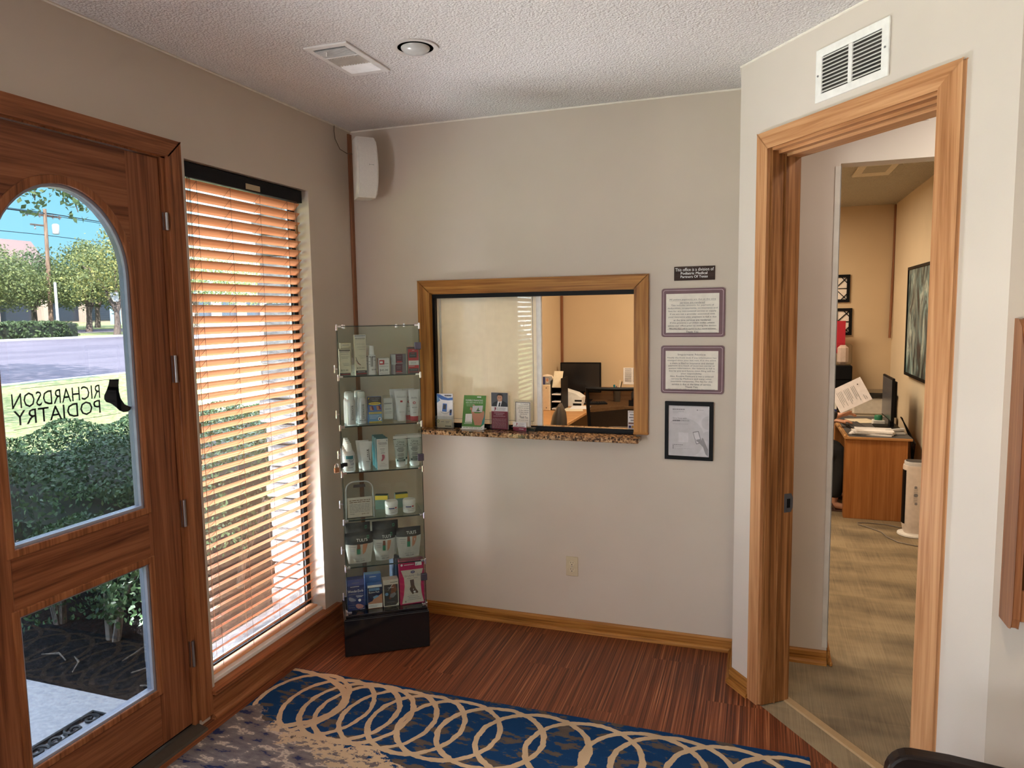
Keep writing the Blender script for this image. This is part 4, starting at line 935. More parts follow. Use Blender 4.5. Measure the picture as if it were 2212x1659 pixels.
t = thing('brochure_holder', 'clear holder of maroon leaflets showing a man in a suit, third on the ledge', 'brochure holder', (0.932, -0.012, ZC), -0.02)
acrylic_holder(t, 0.116, 0.038, 0.200, 0.105)
mb = MB(); mb.box(-0.053, 0.048, 0.002, 0.014, 0.003, 0.216)
face = [(0.0 + 0.016 * math.cos(a), 0.186 + 0.022 * math.sin(a)) for a in [2 * PI * i / 20 for i in range(20)]]
mb.art(plane_xz(0.002, -1), [('r', -0.053, 0.048, 0.136, 0.216, 1), ('r', -0.053, 0.048, 0.108, 0.136, 0), ('r', -0.053, 0.048, 0.003, 0.108, 2),
    ('p', [(-0.048, 0.136), (-0.046, 0.150), (-0.036, 0.160), (-0.014, 0.168), (0.016, 0.170), (0.036, 0.162), (0.046, 0.152), (0.048, 0.136)], 3), ('p', [(-0.020, 0.136), (-0.012, 0.168), (0.014, 0.170), (0.004, 0.136)], 0), ('p', [(-0.010, 0.136), (-0.004, 0.160), (0.004, 0.160), (0.002, 0.136)], 4),
    ('p', [(-0.008, 0.164), (0.014, 0.168), (0.012, 0.178), (-0.008, 0.176)], 5), ('p', face, 5), ('p', [(-0.017, 0.190), (-0.015, 0.206), (-0.006, 0.212), (0.008, 0.212), (0.017, 0.204), (0.017, 0.188), (0.013, 0.200), (-0.010, 0.202)], 6), ('r', -0.009, -0.004, 0.188, 0.190, 6), ('r', 0.003, 0.008, 0.188, 0.190, 6), ('p', [(-0.008, 0.177), (0.0, 0.174), (0.008, 0.177), (0.0, 0.1755)], 0),
    ('p', [(-0.030, 0.132), (-0.024, 0.132), (-0.022, 0.124), (-0.028, 0.113), (-0.037, 0.112), (-0.030, 0.120), (-0.033, 0.126)], 2), ('t', 'RICHARDSON', -0.018, 0.036, 0.123, 0.130, 7), ('t', 'PODIATRY', -0.018, 0.034, 0.114, 0.120, 7),
    ('b', -0.034, 0.030, 0.096, 0.101, 8), ('b', -0.024, 0.020, 0.087, 0.092, 8), ('b', -0.040, 0.036, 0.078, 0.082, 8)] + [('b', -0.046, 0.042, 0.064 - 0.0065 * i, 0.0665 - 0.0065 * i, 8) for i in range(9)])
mb.build('leaflet', [PAPER, mat('photo_backdrop', (0.075, 0.08, 0.095), 0.6), mat('leaflet_maroon', (0.24, 0.02, 0.045), 0.5), mat('suit_navy', (0.012, 0.014, 0.022), 0.6), INK, SKIN, mat('hair_dark', (0.02, 0.012, 0.01), 0.6), INKG, mat('pale_maroon', (0.55, 0.30, 0.33), 0.5)], parent=t)

t = thing('counter_sign', 'clear thick sign of thanks for referrals, rightmost on the ledge beside the open pane', 'sign', (1.075, -0.012, ZC), -0.12)
mb = MB(); mb.rbox(-0.060, 0.058, -0.004, 0.006, 0.022, 0.178, 0.003); mb.build('glass_plate', ACRYL, parent=t)
mb = MB(); mb.prism([(-0.082, 0.0), (0.082, 0.0), (0.070, 0.022), (-0.070, 0.022)], (0, -0.024, 0), X3, Z3, Y3, 0.05); mb.build('glass_foot', ACRYL, parent=t)
mb = MB(); mb.box(-0.050, 0.048, -0.0045, -0.0042, 0.026, 0.168)
ly = [('t', 'The highest', -0.018, 0.030, 0.1515, 0.158, 1), ('t', 'compliment our', -0.030, 0.038, 0.140, 0.1465, 1), ('t', 'patients can give', -0.032, 0.038, 0.1285, 0.135, 1), ('t', 'is the referral', -0.024, 0.034, 0.117, 0.1235, 1), ('t', 'of their friends', -0.028, 0.034, 0.1055, 0.112, 1), ('t', 'and family', -0.018, 0.026, 0.094, 0.1005, 1), ('t', 'Thank You', -0.022, 0.030, 0.073, 0.087, 1), ('t', 'for your trust!', -0.026, 0.032, 0.060, 0.0665, 1)]
mb.art(plane_xz(-0.0045, -1), ly + [('r', -0.047, 0.045, 0.163, 0.166, 2), ('r', -0.047, -0.044, 0.028, 0.166, 2), ('r', 0.042, 0.045, 0.028, 0.166, 2)]); mb.build('printed_sheet', [NOTE, INK, DGREY], parent=t)
mb = MB(); mb.box(-0.058, 0.026, -0.020, -0.0185, 0.001, 0.052); mb.art(plane_xz(-0.020, -1), [('r', -0.058, 0.026, 0.001, 0.024, 1), ('p', [(-0.036, 0.048), (-0.030, 0.047), (-0.029, 0.041), (-0.034, 0.033), (-0.040, 0.033), (-0.035, 0.039)], 1), ('t', 'RICHARDSON', -0.024, 0.014, 0.041, 0.0455, 2), ('t', 'PODIATRY', -0.024, 0.012, 0.035, 0.0385, 2), ('b', -0.050, 0.016, 0.027, 0.030, 3), ('b', -0.02, 0.01, 0.012, 0.015, 0)])
mb.build('business_card', [PAPER, mat('leaflet_maroon', (0.24, 0.02, 0.045), 0.5), INKG, INK], parent=t)
# small card sign inside at the right jamb
t = thing('card_sign', 'small white card sign leaning inside against the right window jamb', 'sign', (1.668, 0.15, ZC), 0.0)
mb = MB(); mb.rbox(-0.024, 0.034, 0, 0.004, 0, 0.112, 0.001)
mb.art(plane_xz(0, -1), [('r', -0.020, 0.034, 0.104, 0.107, 1), ('b', -0.012, 0.030, 0.086, 0.094, 2), ('b', -0.016, 0.030, 0.070, 0.078, 2), ('b', -0.008, 0.030, 0.054, 0.062, 2), ('r', -0.018, -0.006, 0.014, 0.028, 3), ('r', -0.002, 0.010, 0.014, 0.028, 4), ('e', 0.004, 0.021, 0.005, 0.005, 5), ('r', 0.013, 0.026, 0.014, 0.028, 3), ('r', -0.020, 0.034, 0.036, 0.046, 6)])
mb.build('card_panel', [PAPER, INK, INKG, NAVY, RED, YELLOW, mat('brown_band', (0.18, 0.10, 0.08), 0.6)], parent=t)

# ---- rug
mb = MB(); mb.rbox(0.095, 2.566, -4.10, -0.875, 0.0, 0.011, 0.003)
rug = mb.build('area_rug', RUG, origin=(0, 0, 0)); tag(rug, 'blue area rug with interlocking cream rings on the striped floor', 'rug')
# ================================================================ glass display tower in the corner
CA = Vector((0.278, -0.693, 0)); CR_ = math.radians(34.29); cR = Matrix.Translation(CA) @ Matrix.Rotation(CR_, 4, 'Z')
def cw_(x, y, z): return cR @ Vector((x, y, z))
cb = thing('display_cabinet', 'tall glass display tower on a black base in the corner', 'display cabinet', CA, CR_)
mb = MB(); mb.rbox(0.0, 0.456, 0.0, 0.300, 0.004, 0.206, 0.003); mb.rbox(0.006, 0.450, 0.004, 0.296, 0.206, 0.212, 0.002); mb.build('base', BLACKG, parent=cb)
TX0, TX1, TY0, TY1, TZ0, TZ1 = 0.020, 0.446, 0.022, 0.278, 0.216, 1.772
mb = MB(); mb.rbox(0.012, 0.448, 0.012, 0.284, 0.212, 0.2275, 0.002); mb.build('bottom_plate', BLACKG, parent=cb)
SHELF = [1.512, 1.249, 1.003, 0.745, 0.488]
def panel(nm, x0, x1, y0, y1, z0, z1):
    m_ = MB(); m_.box(x0, x1, y0, y1, z0, z1); return m_.build(nm, CABG, parent=cb)
g_ = 0.0045
panel('side_panel', TX0, TX0 + g_, TY0, TY1, TZ0 + .012, TZ1 - g_); panel('side_panel', TX1 - g_, TX1, TY0, TY1, TZ0 + .012, TZ1 - g_)
panel('back_panel', TX0 + g_, TX1 - g_, TY1 - g_, TY1, TZ0 + .012, TZ1 - g_); panel('top_panel', TX0, TX1, TY0, TY1, TZ1 - g_, TZ1)
fd = panel('front_door', TX0 + 0.004, TX1 - 0.002, TY0 - 0.006, TY0 - 0.006 + g_, TZ0 + .016, TZ1 - 0.006)
for z in SHELF:
    m_ = MB(); m_.box(TX0 + g_, TX1 - g_, TY0 + 0.002, TY1 - g_, z - 0.006, z)
    sh_ = m_.build('shelf', CABG, parent=cb)
    m_ = MB(); m_.box(TX0 + g_, TX1 - g_, TY0 + 0.0005, TY0 + 0.002, z - 0.006, z); m_.build('shelf_edge', GEDGE, parent=sh_)
m_ = MB()
for x in (TX0 + g_ / 2, TX1 - g_ / 2): m_.box(x - 0.0016, x + 0.0016, TY0 - 0.0012, TY0, TZ0 + .012, TZ1 - 0.003)
m_.box(TX0, TX1, TY0 - 0.0012, TY0, TZ1 - g_, TZ1 - 0.0005)
m_.build('dark_edge', GEDGE, parent=cb)
def clip(x, z, sgn, nm='corner_clip'):
    m_ = MB(); m_.rbox(x - 0.005, x + 0.005, TY0 - 0.008, TY0 + 0.020, z - 0.024, z + 0.010, 0.002); m_.rbox(min(x, x + sgn * 0.024), max(x, x + sgn * 0.024), TY0 - 0.002, TY0 + 0.014, z - 0.009, z + 0.003, 0.0015)
    m_.build(nm, CHROME, parent=cb)
for z in SHELF + [TZ1, 0.240]:
    clip(TX0 + 0.0005, z, 1); clip(TX1 - 0.0005, z, -1)
for (x, y) in ((0.060, 0.05), (0.060, 0.25), (0.330, 0.05), (0.395, 0.25)):
    m_ = MB(); m_.cyl((x, y, TZ1 - 0.014), (x, y, TZ1 - g_), 0.008, n=12); m_.cyl((x, y, TZ1), (x, y, TZ1 + 0.004), 0.007, n=12); m_.build('glass_bolt', CHROME, parent=cb, smooth=True)
HG = mat('dark_blue_steel', (0.12, 0.12, 0.17), 0.25, 0.8)
for z in (1.660, 1.060, 0.395):
    m_ = MB(); m_.rbox(TX1 - 0.028, TX1 + 0.006, TY0 - 0.012, TY0 + 0.006, z - 0.019, z + 0.019, 0.002); m_.build('hinge', HG, parent=cb)
for z in (1.545, 1.303, 1.085, 0.815, 0.560, 0.300):
    m_ = MB(); m_.rbox(TX0 - 0.018, TX0 - 0.012, 0.10, 0.112, z - 0.022, z + 0.022, 0.002); m_.box(TX0 - 0.013, TX0, 0.104, 0.108, z - 0.004, z + 0.004); m_.build('shelf_pin', CHROME, parent=cb)
m_ = MB(); m_.rbox(TX0 + 0.002, TX0 + 0.030, TY0 - 0.014, TY0 - 0.002, 1.038, 1.058, 0.003); m_.box(TX0 - 0.006, TX0 + 0.010, TY0 - 0.018, TY0 - 0.010, 1.034, 1.056); m_.build('lock_hasp', BLACKM, parent=cb)
pk = thing('padlock', 'small brass padlock hanging at the left edge of the glass tower', 'padlock', cw_(-0.006, 0.004, 1.010), CR_ + 0.5)
m_ = MB(); m_.rbox(-0.015, 0.015, -0.006, 0.006, 0, 0.027, 0.003); m_.build('body', mat('brass', (0.42, 0.22, 0.12), 0.3, 0.9), parent=pk)
m_ = MB(); m_.tube([(-0.010, 0, 0.026)] + [(-0.010 * math.cos(a), 0, 0.036 + 0.012 * math.sin(a)) for a in [PI * i / 8 for i in range(9)]] + [(0.010, 0, 0.026)], 0.0025, 8); m_.build('shackle', CHROME, parent=pk, smooth=True)

# ---- packaged goods -------------------------------------------------------------
def place(name, label, cat, x, y, z, rz=0.0, group=None):
    return thing(name, label, cat, cw_(x, y, z), CR_ + rz, group)
def carton(t, w, d, h, mats, art, top=0, side=0, nm='carton'):
    m_ = MB(); x0, x1 = -w / 2, w / 2
    vs = [(x, y, z) for x in (x0, x1) for y in (0, d) for z in (0, h)]
    m_.add(vs, [(0, 4, 5, 1)], 0); m_.add(vs, [(0, 1, 3, 2), (4, 6, 7, 5), (2, 3, 7, 6), (0, 2, 6, 4)], side); m_.add(vs, [(1, 5, 7, 3)], top)
    S_ = lambda a: [tuple([i[0]] + ([[(p[0] * w + x0, p[1] * h) for p in i[1]], i[2]] if i[0] == 'p' else ([i[1] * w + x0, i[2] * h, i[3] * w, i[4] * h, i[5]] if i[0] == 'e' else ([i[1], i[2] * w + x0, i[3] * w + x0, i[4] * h, i[5] * h] + list(i[6:]) if i[0] == 't' else [i[1] * w + x0, i[2] * w + x0, i[3] * h, i[4] * h, i[5]])))) for i in a]
    m_.art(plane_xz(0, -1), S_(art)); return m_.build(nm, mats, parent=t)
def tube_pack(t, w, h, d, body, capm, art, cap_h=0.028, wb=None, mats=()):
    wb = wb or w * 0.72
    rings = []; zs_ = [cap_h * 0.9, cap_h + 0.012, h * 0.45, h * 0.75, h * 0.93, h]
    def sec(z):
        k = max(0, min(1, (z - cap_h) / (h * 0.94 - cap_h))); return wb / 2 + (w - wb) / 2 * k, max(0.0022, d / 2 * (1 - k ** 1.3))
    for z in zs_:
        a, b_ = sec(z); rings.append([(a * math.cos(q), b_ * math.sin(q), z) for q in [2 * PI * i / 20 for i in range(20)]])
    m_ = MB(); m_.loft(rings, 0)
    def fn(x, z, L):
        a, b_ = sec(z); q = max(-0.97, min(0.97, x / a)); return (x, -(b_ * math.sqrt(1 - q * q)) - 0.0006 * L, z)
    A = []
    for i in art:
        if i[0] == 't': A.append(tuple([i[0], i[1], i[2] * w, i[3] * w, i[4] * h, i[5] * h] + list(i[6:])))
        elif i[0] == 'e': A.append(('e', i[1] * w, i[2] * h, i[3] * w, i[4] * h, i[5]))
        elif i[0] == 'p': A.append(('p', [(p[0] * w, p[1] * h) for p in i[1]], i[2]))
        else: A.append((i[0], i[1] * w, i[2] * w, i[3] * h, i[4] * h, i[5]))
    m_.art(fn, A); m_.build('tube', [body] + list(mats), parent=t, smooth=True)
    m_ = MB(); m_.lathe([(wb / 2 * 0.90, 0.0), (wb / 2 * 0.95, 0.002), (wb / 2 * 0.97, cap_h * 0.9), (wb / 2 * 0.90, cap_h)], n=24, sy=min(1.0, d / wb)); m_.build('cap', capm, parent=t, smooth=True)

IV = mat('carton_ivory', (0.66, 0.60, 0.46), 0.6); WP = mat('carton_white', (0.68, 0.66, 0.64), 0.5); DKC = mat('carton_charcoal', (0.05, 0.045, 0.045), 0.5)
G1 = 'skin-care boxes and bottles on the top glass shelf'; G2 = 'boxes, bottles and tubes on the second glass shelf'; G3 = 'tubes and bottles on the third glass shelf'; G4 = 'jars and packs on the fourth glass shelf'; G5 = 'heel cup pouches on the fifth glass shelf'; G6 = 'boxes on the bottom of the glass tower'
z1 = SHELF[0] + 0.0005
lines = [('b', 0.18, 0.85, 0.80, 0.815, 2), ('b', 0.2, 0.9, 0.70, 0.712, 2), ('b', 0.25, 0.8, 0.655, 0.667, 2), ('b', 0.3, 0.9, 0.46, 0.47, 2), ('b', 0.35, 0.9, 0.42, 0.43, 2), ('b', 0.4, 0.9, 0.38, 0.39, 2)]
t = place('product_box', 'pale yellow carton priced $22.50 at the left end of the top shelf', 'box', 0.057, 0.044, z1, 0.05, G1)
carton(t, 0.056, 0.040, 0.140, [IV, DKC, INKG, RED, INK], lines + [('r', 0.0, 1.0, 0.93, 0.965, 1), ('r', 0.08, 0.92, 0.88, 0.90, 2), ('t', '$22.50', 0.12, 0.78, 0.17, 0.235, 4), ('r', 0.02, 0.98, 0.0, 0.105, 1), ('r', 0.06, 0.94, 0.045, 0.062, 3)], 1)
t2 = place('product_box', 'yellow-topped carton behind the pale yellow one on the top shelf', 'box', 0.066, 0.100, z1, 0.05, G1)
carton(t2, 0.056, 0.040, 0.168, [IV, mat('lemon_card', (0.55, 0.50, 0.24), 0.6), INKG], [('b', 0.2, 0.8, 0.93, 0.95, 2)], 1)
for i, (h_, dx, dy) in enumerate(((0.132, 0.112, 0.118), (0.090, 0.106, 0.090), (0.055, 0.100, 0.066))):
    t = place('narrow_box', ['tallest narrow white carton, rearmost of the three stepped ones', 'middle narrow white carton of the three stepped ones', 'shortest narrow white carton, foremost of the three stepped ones'][i], 'box', dx, dy, z1, 0.1, G1)
    carton(t, 0.016, 0.022, h_, [WP, INKG], [('b', 0.25, 0.75, 0.2, 0.24, 1)])
t = place('product_box', 'tall ivory carton priced $44.00, the tallest on the top shelf', 'box', 0.138, 0.026, z1, 0.06, G1)
carton(t, 0.058, 0.046, 0.212, [IV, DKC, INKG, RED, INK, WP], [('r', 0, 1, 0.93, 1.0, 5), ('r', 0.03, 0.97, 0.965, 0.985, 2), ('b', 0.08, 0.92, 0.908, 0.926, 2), ('b', 0.1, 0.9, 0.885, 0.893, 2), ('b', 0.15, 0.9, 0.77, 0.776, 2), ('b', 0.2, 0.95, 0.70, 0.706, 2), ('b', 0.35, 0.95, 0.64, 0.648, 2), ('b', 0.3, 0.95, 0.49, 0.496, 2), ('b', 0.4, 0.95, 0.46, 0.466, 2), ('b', 0.45, 0.95, 0.43, 0.436, 2),
    ('p', [(0.05, 0.46), (0.08, 0.46), (0.16, 0.38), (0.30, 0.31), (0.52, 0.26), (0.50, 0.255), (0.27, 0.30), (0.12, 0.37)], 1), ('p', [(0.05, 0.38), (0.07, 0.38), (0.2, 0.31), (0.45, 0.26), (0.43, 0.255), (0.18, 0.30)], 3), ('t', '$44.00', 0.12, 0.80, 0.165, 0.205, 4), ('r', 0.04, 1, 0.0, 0.125, 1), ('r', 0.06, 0.98, 0.042, 0.055, 3), ('b', 0.2, 0.85, 0.085, 0.095, 5)])
def pump(t, art=True):
    m_ = MB(); m_.lathe([(0.019, 0.0), (0.0225, 0.003), (0.0225, 0.092), (0.020, 0.100), (0.012, 0.103)], n=28)
    fn = lambda x, z, L: (x, -math.sqrt(max(1e-6, 0.0225 ** 2 - x * x)) - 0.0005 * L, z)
    m_.art(fn, [('r', -0.007, -0.004, 0.044, 0.098, 1), ('r', 0.000, 0.003, 0.044, 0.098, 1), ('r', -0.016, -0.004, 0.094, 0.097, 1), ('r', 0.000, 0.018, 0.094, 0.097, 1), ('b', -0.018, -0.010, 0.070, 0.073, 2), ('b', 0.008, 0.018, 0.076, 0.079, 2), ('b', -0.018, -0.010, 0.055, 0.058, 2), ('t', '$8.00', -0.004, 0.018, 0.024, 0.033, 1)])
    m_.build('bottle', [WP, INK, INKG], parent=t, smooth=True)
    m_ = MB(); m_.lathe([(0.0185, 0.098), (0.020, 0.101), (0.0195, 0.104), (0.0135, 0.106), (0.0115, 0.148), (0.0105, 0.153), (0.0, 0.154)], n=24); m_.build('pump_cap', mat('cap_white', (0.74, 0.73, 0.72), 0.35), parent=t, smooth=True)
t = place('pump_bottle', 'white pump bottle with a black T on the label priced $8.00', 'bottle', 0.196, 0.050, z1, 0.0, G1); pump(t)
for i, (x, y) in enumerate(((0.186, 0.104), (0.178, 0.158))):
    dup(t, cw_(x, y, z1), None, ['white pump bottle, second of the row behind the T-labelled one', 'white pump bottle, rearmost of the row behind the T-labelled one'][i])
t = place('product_box', 'small square white carton with a red square priced $45.00', 'box', 0.256, 0.026, z1, 0.02, G1)
carton(t, 0.056, 0.044, 0.086, [WP, RED, INKG, INK, mat('carton_plum', (0.16, 0.03, 0.07), 0.5), PAPER], [('r', 0.08, 0.55, 0.62, 0.90, 1), ('r', 0.14, 0.4, 0.70, 0.82, 5), ('b', 0.5, 0.92, 0.66, 0.69, 2), ('b', 0.08, 0.92, 0.50, 0.52, 2), ('t', '$45.00', 0.10, 0.86, 0.20, 0.34, 3), ('b', 0.1, 0.9, 0.08, 0.10, 2)], 0, 4)
PLUM = mat('carton_maroon', (0.085, 0.012, 0.035), 0.4); SIL = mat('carton_silver', (0.42, 0.41, 0.44), 0.25, 0.6)
def hexbox(t, h_):
    m_ = MB(); pl = [(0.0185, 0), (0.040, 0.016), (0.040, 0.045), (0.0185, 0.061), (-0.0185, 0.061), (-0.040, 0.045), (-0.040, 0.016), (-0.0185, 0)]
    m_.prism(pl, (0, 0, 0), X3, Y3, Z3, h_, 1, 1)
    m_.add([(-0.0185, -0.0003, 0), (0.0185, -0.0003, 0), (0.0185, -0.0003, h_), (-0.0185, -0.0003, h_)], [(0, 1, 2, 3)], 0)
    m_.add([(p[0], p[1], h_ + 0.0003) for p in pl], [tuple(range(8))], 0)
    m_.art(plane_xz(-0.0003, -1), [('b', -0.012, 0.012, h_ * 0.78, h_ * 0.83, 2), ('b', -0.010, 0.010, h_ * 0.62, h_ * 0.66, 2), ('r', -0.013, 0.013, h_ * 0.22, h_ * 0.32, 3), ('r', -0.0185, 0.0185, h_ * 0.12, h_ * 0.15, 4)])
    m_.build('carton', [PLUM, SIL, INKG, RED, PAPER], parent=t)
t = place('jar_box', 'maroon and silver eight-sided jar box, lower of the stacked pair', 'box', 0.334, 0.028, z1, 0.0, G1); hexbox(t, 0.050)
t = place('jar_box', 'maroon and silver eight-sided jar box, upper of the stacked pair', 'box', 0.337, 0.028, z1 + 0.0508, 0.08, G1); hexbox(t, 0.054)
t = place('product_box', 'red and white carton at the right end of the top shelf', 'box', 0.412, 0.027, z1, 0.04, G1)
carton(t, 0.056, 0.046, 0.142, [RED, DKC, WP, INKG, INK, SIL], [('r', 0, 1, 0.93, 1.0, 1), ('b', 0.4, 0.62, 0.865, 0.880, 2), ('r', 0.10, 0.82, 0.60, 0.80, 1), ('b', 0.3, 0.62, 0.74, 0.76, 0), ('b', 0.2, 0.72, 0.67, 0.685, 3), ('r', 0.04, 1, 0.32, 0.49, 2), ('t', '$30.00', 0.25, 0.72, 0.385, 0.425, 4), ('b', 0.05, 0.6, 0.275, 0.292, 2), ('r', 0.05, 0.95, 0.0, 0.20, 1), ('b', 0.2, 0.85, 0.14, 0.155, 3), ('r', 0.04, 0.96, 0.055, 0.075, 0)], 0, 5)

z2 = SHELF[1] + 0.0005
def spray(t, price=None):
    m_ = MB(); m_.lathe([(0.022, 0), (0.0255, 0.003), (0.0255, 0.118), (0.024, 0.128), (0.0205, 0.136), (0.0195, 0.140)], n=28)
    fn = lambda x, z, L: (x, -math.sqrt(max(1e-6, 0.0255 ** 2 - x * x)) - 0.0005 * L, z)
    A = [('t', 'BIOFREEZE', 0.002, 0.013, 0.026, 0.104, 1, True)]
    if price: A += [('t', price, -0.012, 0.020, 0.014, 0.022, 1)]
    m_.art(fn, A); m_.build('bottle', [mat('bottle_silver_white', (0.62, 0.63, 0.65), 0.28, 0.15), INK], parent=t, smooth=True)
    m_ = MB(); m_.lathe([(0.0205, 0.138), (0.0215, 0.141), (0.0205, 0.166), (0.016, 0.172), (0.0, 0.173)], n=24); m_.build('clear_cap', mat('clear_cap', (0.62, 0.66, 0.65), 0.15), parent=t, smooth=True)
t = place('spray_bottle', 'silver-white spray bottle, front left of the second shelf', 'bottle', 0.078, 0.062, z2, 0.02, G2); spray(t)
dup(t, cw_(0.070, 0.122, z2), None, 'silver-white spray bottle behind the front left one')
t = place('spray_bottle', 'silver-white spray bottle with a price below the lettering', 'bottle', 0.137, 0.100, z2, 0.0, G2); spray(t, '$22.00')
dup(t, cw_(0.124, 0.158, z2), None, 'silver-white spray bottle behind the priced one')
t = place('product_box', 'blue carton with a yellow oval and pictures of two heels', 'box', 0.207, 0.100, z2, 0.03, G2)
carton(t, 0.072, 0.040, 0.138, [BLUE, DKC, YELLOW, SKIN, MAROON, PAPER, INKG, LBLUE], [('r', 0, 1, 0.70, 1.0, 1), ('p', [(0.02, 0.98), (0.14, 0.98), (0.02, 0.90)], 2), ('t', 'DRY SKIN', 0.2, 0.85, 0.915, 0.96, 6), ('b', 0.3, 0.75, 0.86, 0.885, 6), ('e', 0.5, 0.745, 0.46, 0.058, 2), ('b', 0.2, 0.8, 0.735, 0.755, 4), ('p', [(0.12, 0.64), (0.30, 0.66), (0.42, 0.50), (0.36, 0.48), (0.14, 0.48)], 3), ('p', [(0.24, 0.66), (0.34, 0.66), (0.44, 0.50), (0.30, 0.50)], 4), ('p', [(0.60, 0.66), (0.82, 0.66), (0.93, 0.48), (0.66, 0.48)], 3), ('p', [(0.76, 0.66), (0.86, 0.66), (0.95, 0.52), (0.82, 0.50)], 4),
    ('r', 0.04, 0.98, 0.34, 0.42, 2), ('b', 0.1, 0.9, 0.365, 0.39, 6), ('r', 0, 1, 0, 0.33, 7), ('b', 0.1, 0.8, 0.27, 0.283, 5), ('b', 0.1, 0.7, 0.22, 0.233, 5), ('b', 0.1, 0.6, 0.17, 0.183, 5), ('e', 0.83, 0.14, 0.13, 0.075, 5), ('p', [(0.80, 0.18), (0.88, 0.17), (0.84, 0.10), (0.77, 0.09)], 4), ('r', 0.05, 0.98, 0.005, 0.05, 2)])
t = place('clear_pack', 'clear plastic box holding a white printed card in the middle of the second shelf', 'box', 0.280, 0.118, z2, 0.0, G2)
m_ = MB(); m_.box(-0.027, 0.027, 0, 0.030, 0, 0.140); m_.build('clear_box', ACRYL, parent=t)
m_ = MB(); m_.box(-0.024, 0.024, 0.006, 0.020, 0.012, 0.126); m_.art(plane_xz(0.006, -1), [('b', -0.020, 0.020, 0.094, 0.100, 1), ('b', -0.016, 0.016, 0.066, 0.069, 1), ('b', -0.02, 0.02, 0.050, 0.0515, 1), ('b', -0.02, 0.02, 0.043, 0.0445, 1)]); m_.build('card', [WP, INKG], parent=t)
TW = mat('tube_white', (0.66, 0.65, 0.66), 0.35)
def tubeA(t): tube_pack(t, 0.072, 0.166, 0.040, TW, mat('tube_cap_white', (0.70, 0.69, 0.69), 0.35), [('t', 'Revitaderm', -0.33, 0.33, 0.800, 0.832, 1), ('r', -0.36, 0.36, 0.775, 0.784, 1), ('r', -0.09, 0.09, 0.62, 0.68, 2), ('t', '$22.00', -0.18, 0.18, 0.29, 0.325, 1)], 0.034, 0.050, [INKG, RED])
t = place('cream_tube', 'white tapered cream tube with a small red square on the second shelf', 'tube', 0.350, 0.112, z2, 0.0, G2); tubeA(t)
t = place('cream_tube', 'plain white tube tucked behind the red-square one', 'tube', 0.330, 0.170, z2, 0.0, G2); tube_pack(t, 0.072, 0.170, 0.040, TW, TW, [], 0.034, 0.050)
def tubeB(t): tube_pack(t, 0.060, 0.172, 0.040, TW, RED, [('t', 'Revita', -0.22, 0.22, 0.735, 0.765, 1), ('r', -0.30, 0.30, 0.715, 0.722, 1), ('e', 0.0, 0.58, 0.13, 0.040, 2), ('e', 0.0, 0.58, 0.07, 0.020, 0), ('t', '$20.00', -0.22, 0.22, 0.42, 0.452, 1), ('b', -0.14, 0.14, 0.275, 0.285, 1)], 0.030, 0.044, [INK, RED])
t = place('cream_tube', 'white cream tube with a red cap at the right end of the second shelf', 'tube', 0.417, 0.092, z2, 0.0, G2); tubeB(t)
dup(t, cw_(0.396, 0.150, z2), None, 'red-capped white tube behind the one at the right end')

z3 = SHELF[2] + 0.0005
def dropper(t):
    m_ = MB(); m_.lathe([(0.026, 0), (0.0295, 0.003), (0.0295, 0.088), (0.026, 0.100), (0.016, 0.108)], n=28)
    fn = lambda x, z, L: (x, -math.sqrt(max(1e-6, 0.0295 ** 2 - x * x)) - 0.0005 * L, z)
    m_.art(fn, [('r', -0.026, 0.026, 0.068, 0.086, 1), ('p', [(-0.026, 0.070), (0.026, 0.070), (0.020, 0.060), (0.008, 0.066), (-0.006, 0.058), (-0.018, 0.064)], 1), ('t', 'Soo', -0.002, 0.016, 0.052, 0.066, 2), ('t', 'Soft', 0.004, 0.022, 0.036, 0.050, 2), ('b', -0.01, 0.015, 0.022, 0.025, 3)])
    m_.build('bottle', [TW, TEAL, NAVY, INKG], parent=t, smooth=True)
    m_ = MB(); m_.lathe([(0.017, 0.106), (0.0175, 0.112), (0.0130, 0.138), (0.0115, 0.148), (0.0, 0.149)], n=24); m_.build('cap', mat('cap_white', (0.74, 0.73, 0.72), 0.35), parent=t, smooth=True)
t = place('squeeze_bottle', 'white bottle with a blue label, foremost of the row of four on the third shelf', 'bottle', 0.062, 0.060, z3, 0.0, G3); dropper(t)
for i, w_ in enumerate(('second', 'third', 'fourth')):
    dup(t, cw_(0.0615 - 0.003 * (i + 1), 0.060 + 0.0608 * (i + 1), z3), None, 'white bottle with a blue label, %s of the row running back on the third shelf' % w_)
def tubeC(t): tube_pack(t, 0.068, 0.152, 0.034, TW, mat('tube_cap_white', (0.70, 0.69, 0.69), 0.35), [('b', 0.08, 0.15, 0.46, 0.49, 1), ('b', 0.07, 0.16, 0.52, 0.56, 1), ('b', 0.08, 0.15, 0.59, 0.62, 1), ('b', 0.07, 0.16, 0.66, 0.72, 1), ('p', [(0.20, 0.74), (0.235, 0.74), (0.25, 0.40), (0.31, 0.36), (0.27, 0.34), (0.21, 0.40)], 1), ('b', -0.02, 0.28, 0.30, 0.318, 2), ('b', 0.0, 0.28, 0.255, 0.262, 2)], 0.026, 0.046, [INK, INKG])
t = place('cream_tube', 'white tube with a black feather mark, front of the pair on the third shelf', 'tube', 0.150, 0.066, z3, -0.05, G3); tubeC(t)
dup(t, cw_(0.134, 0.112, z3), None, 'white tube behind the feather-marked one on the third shelf')
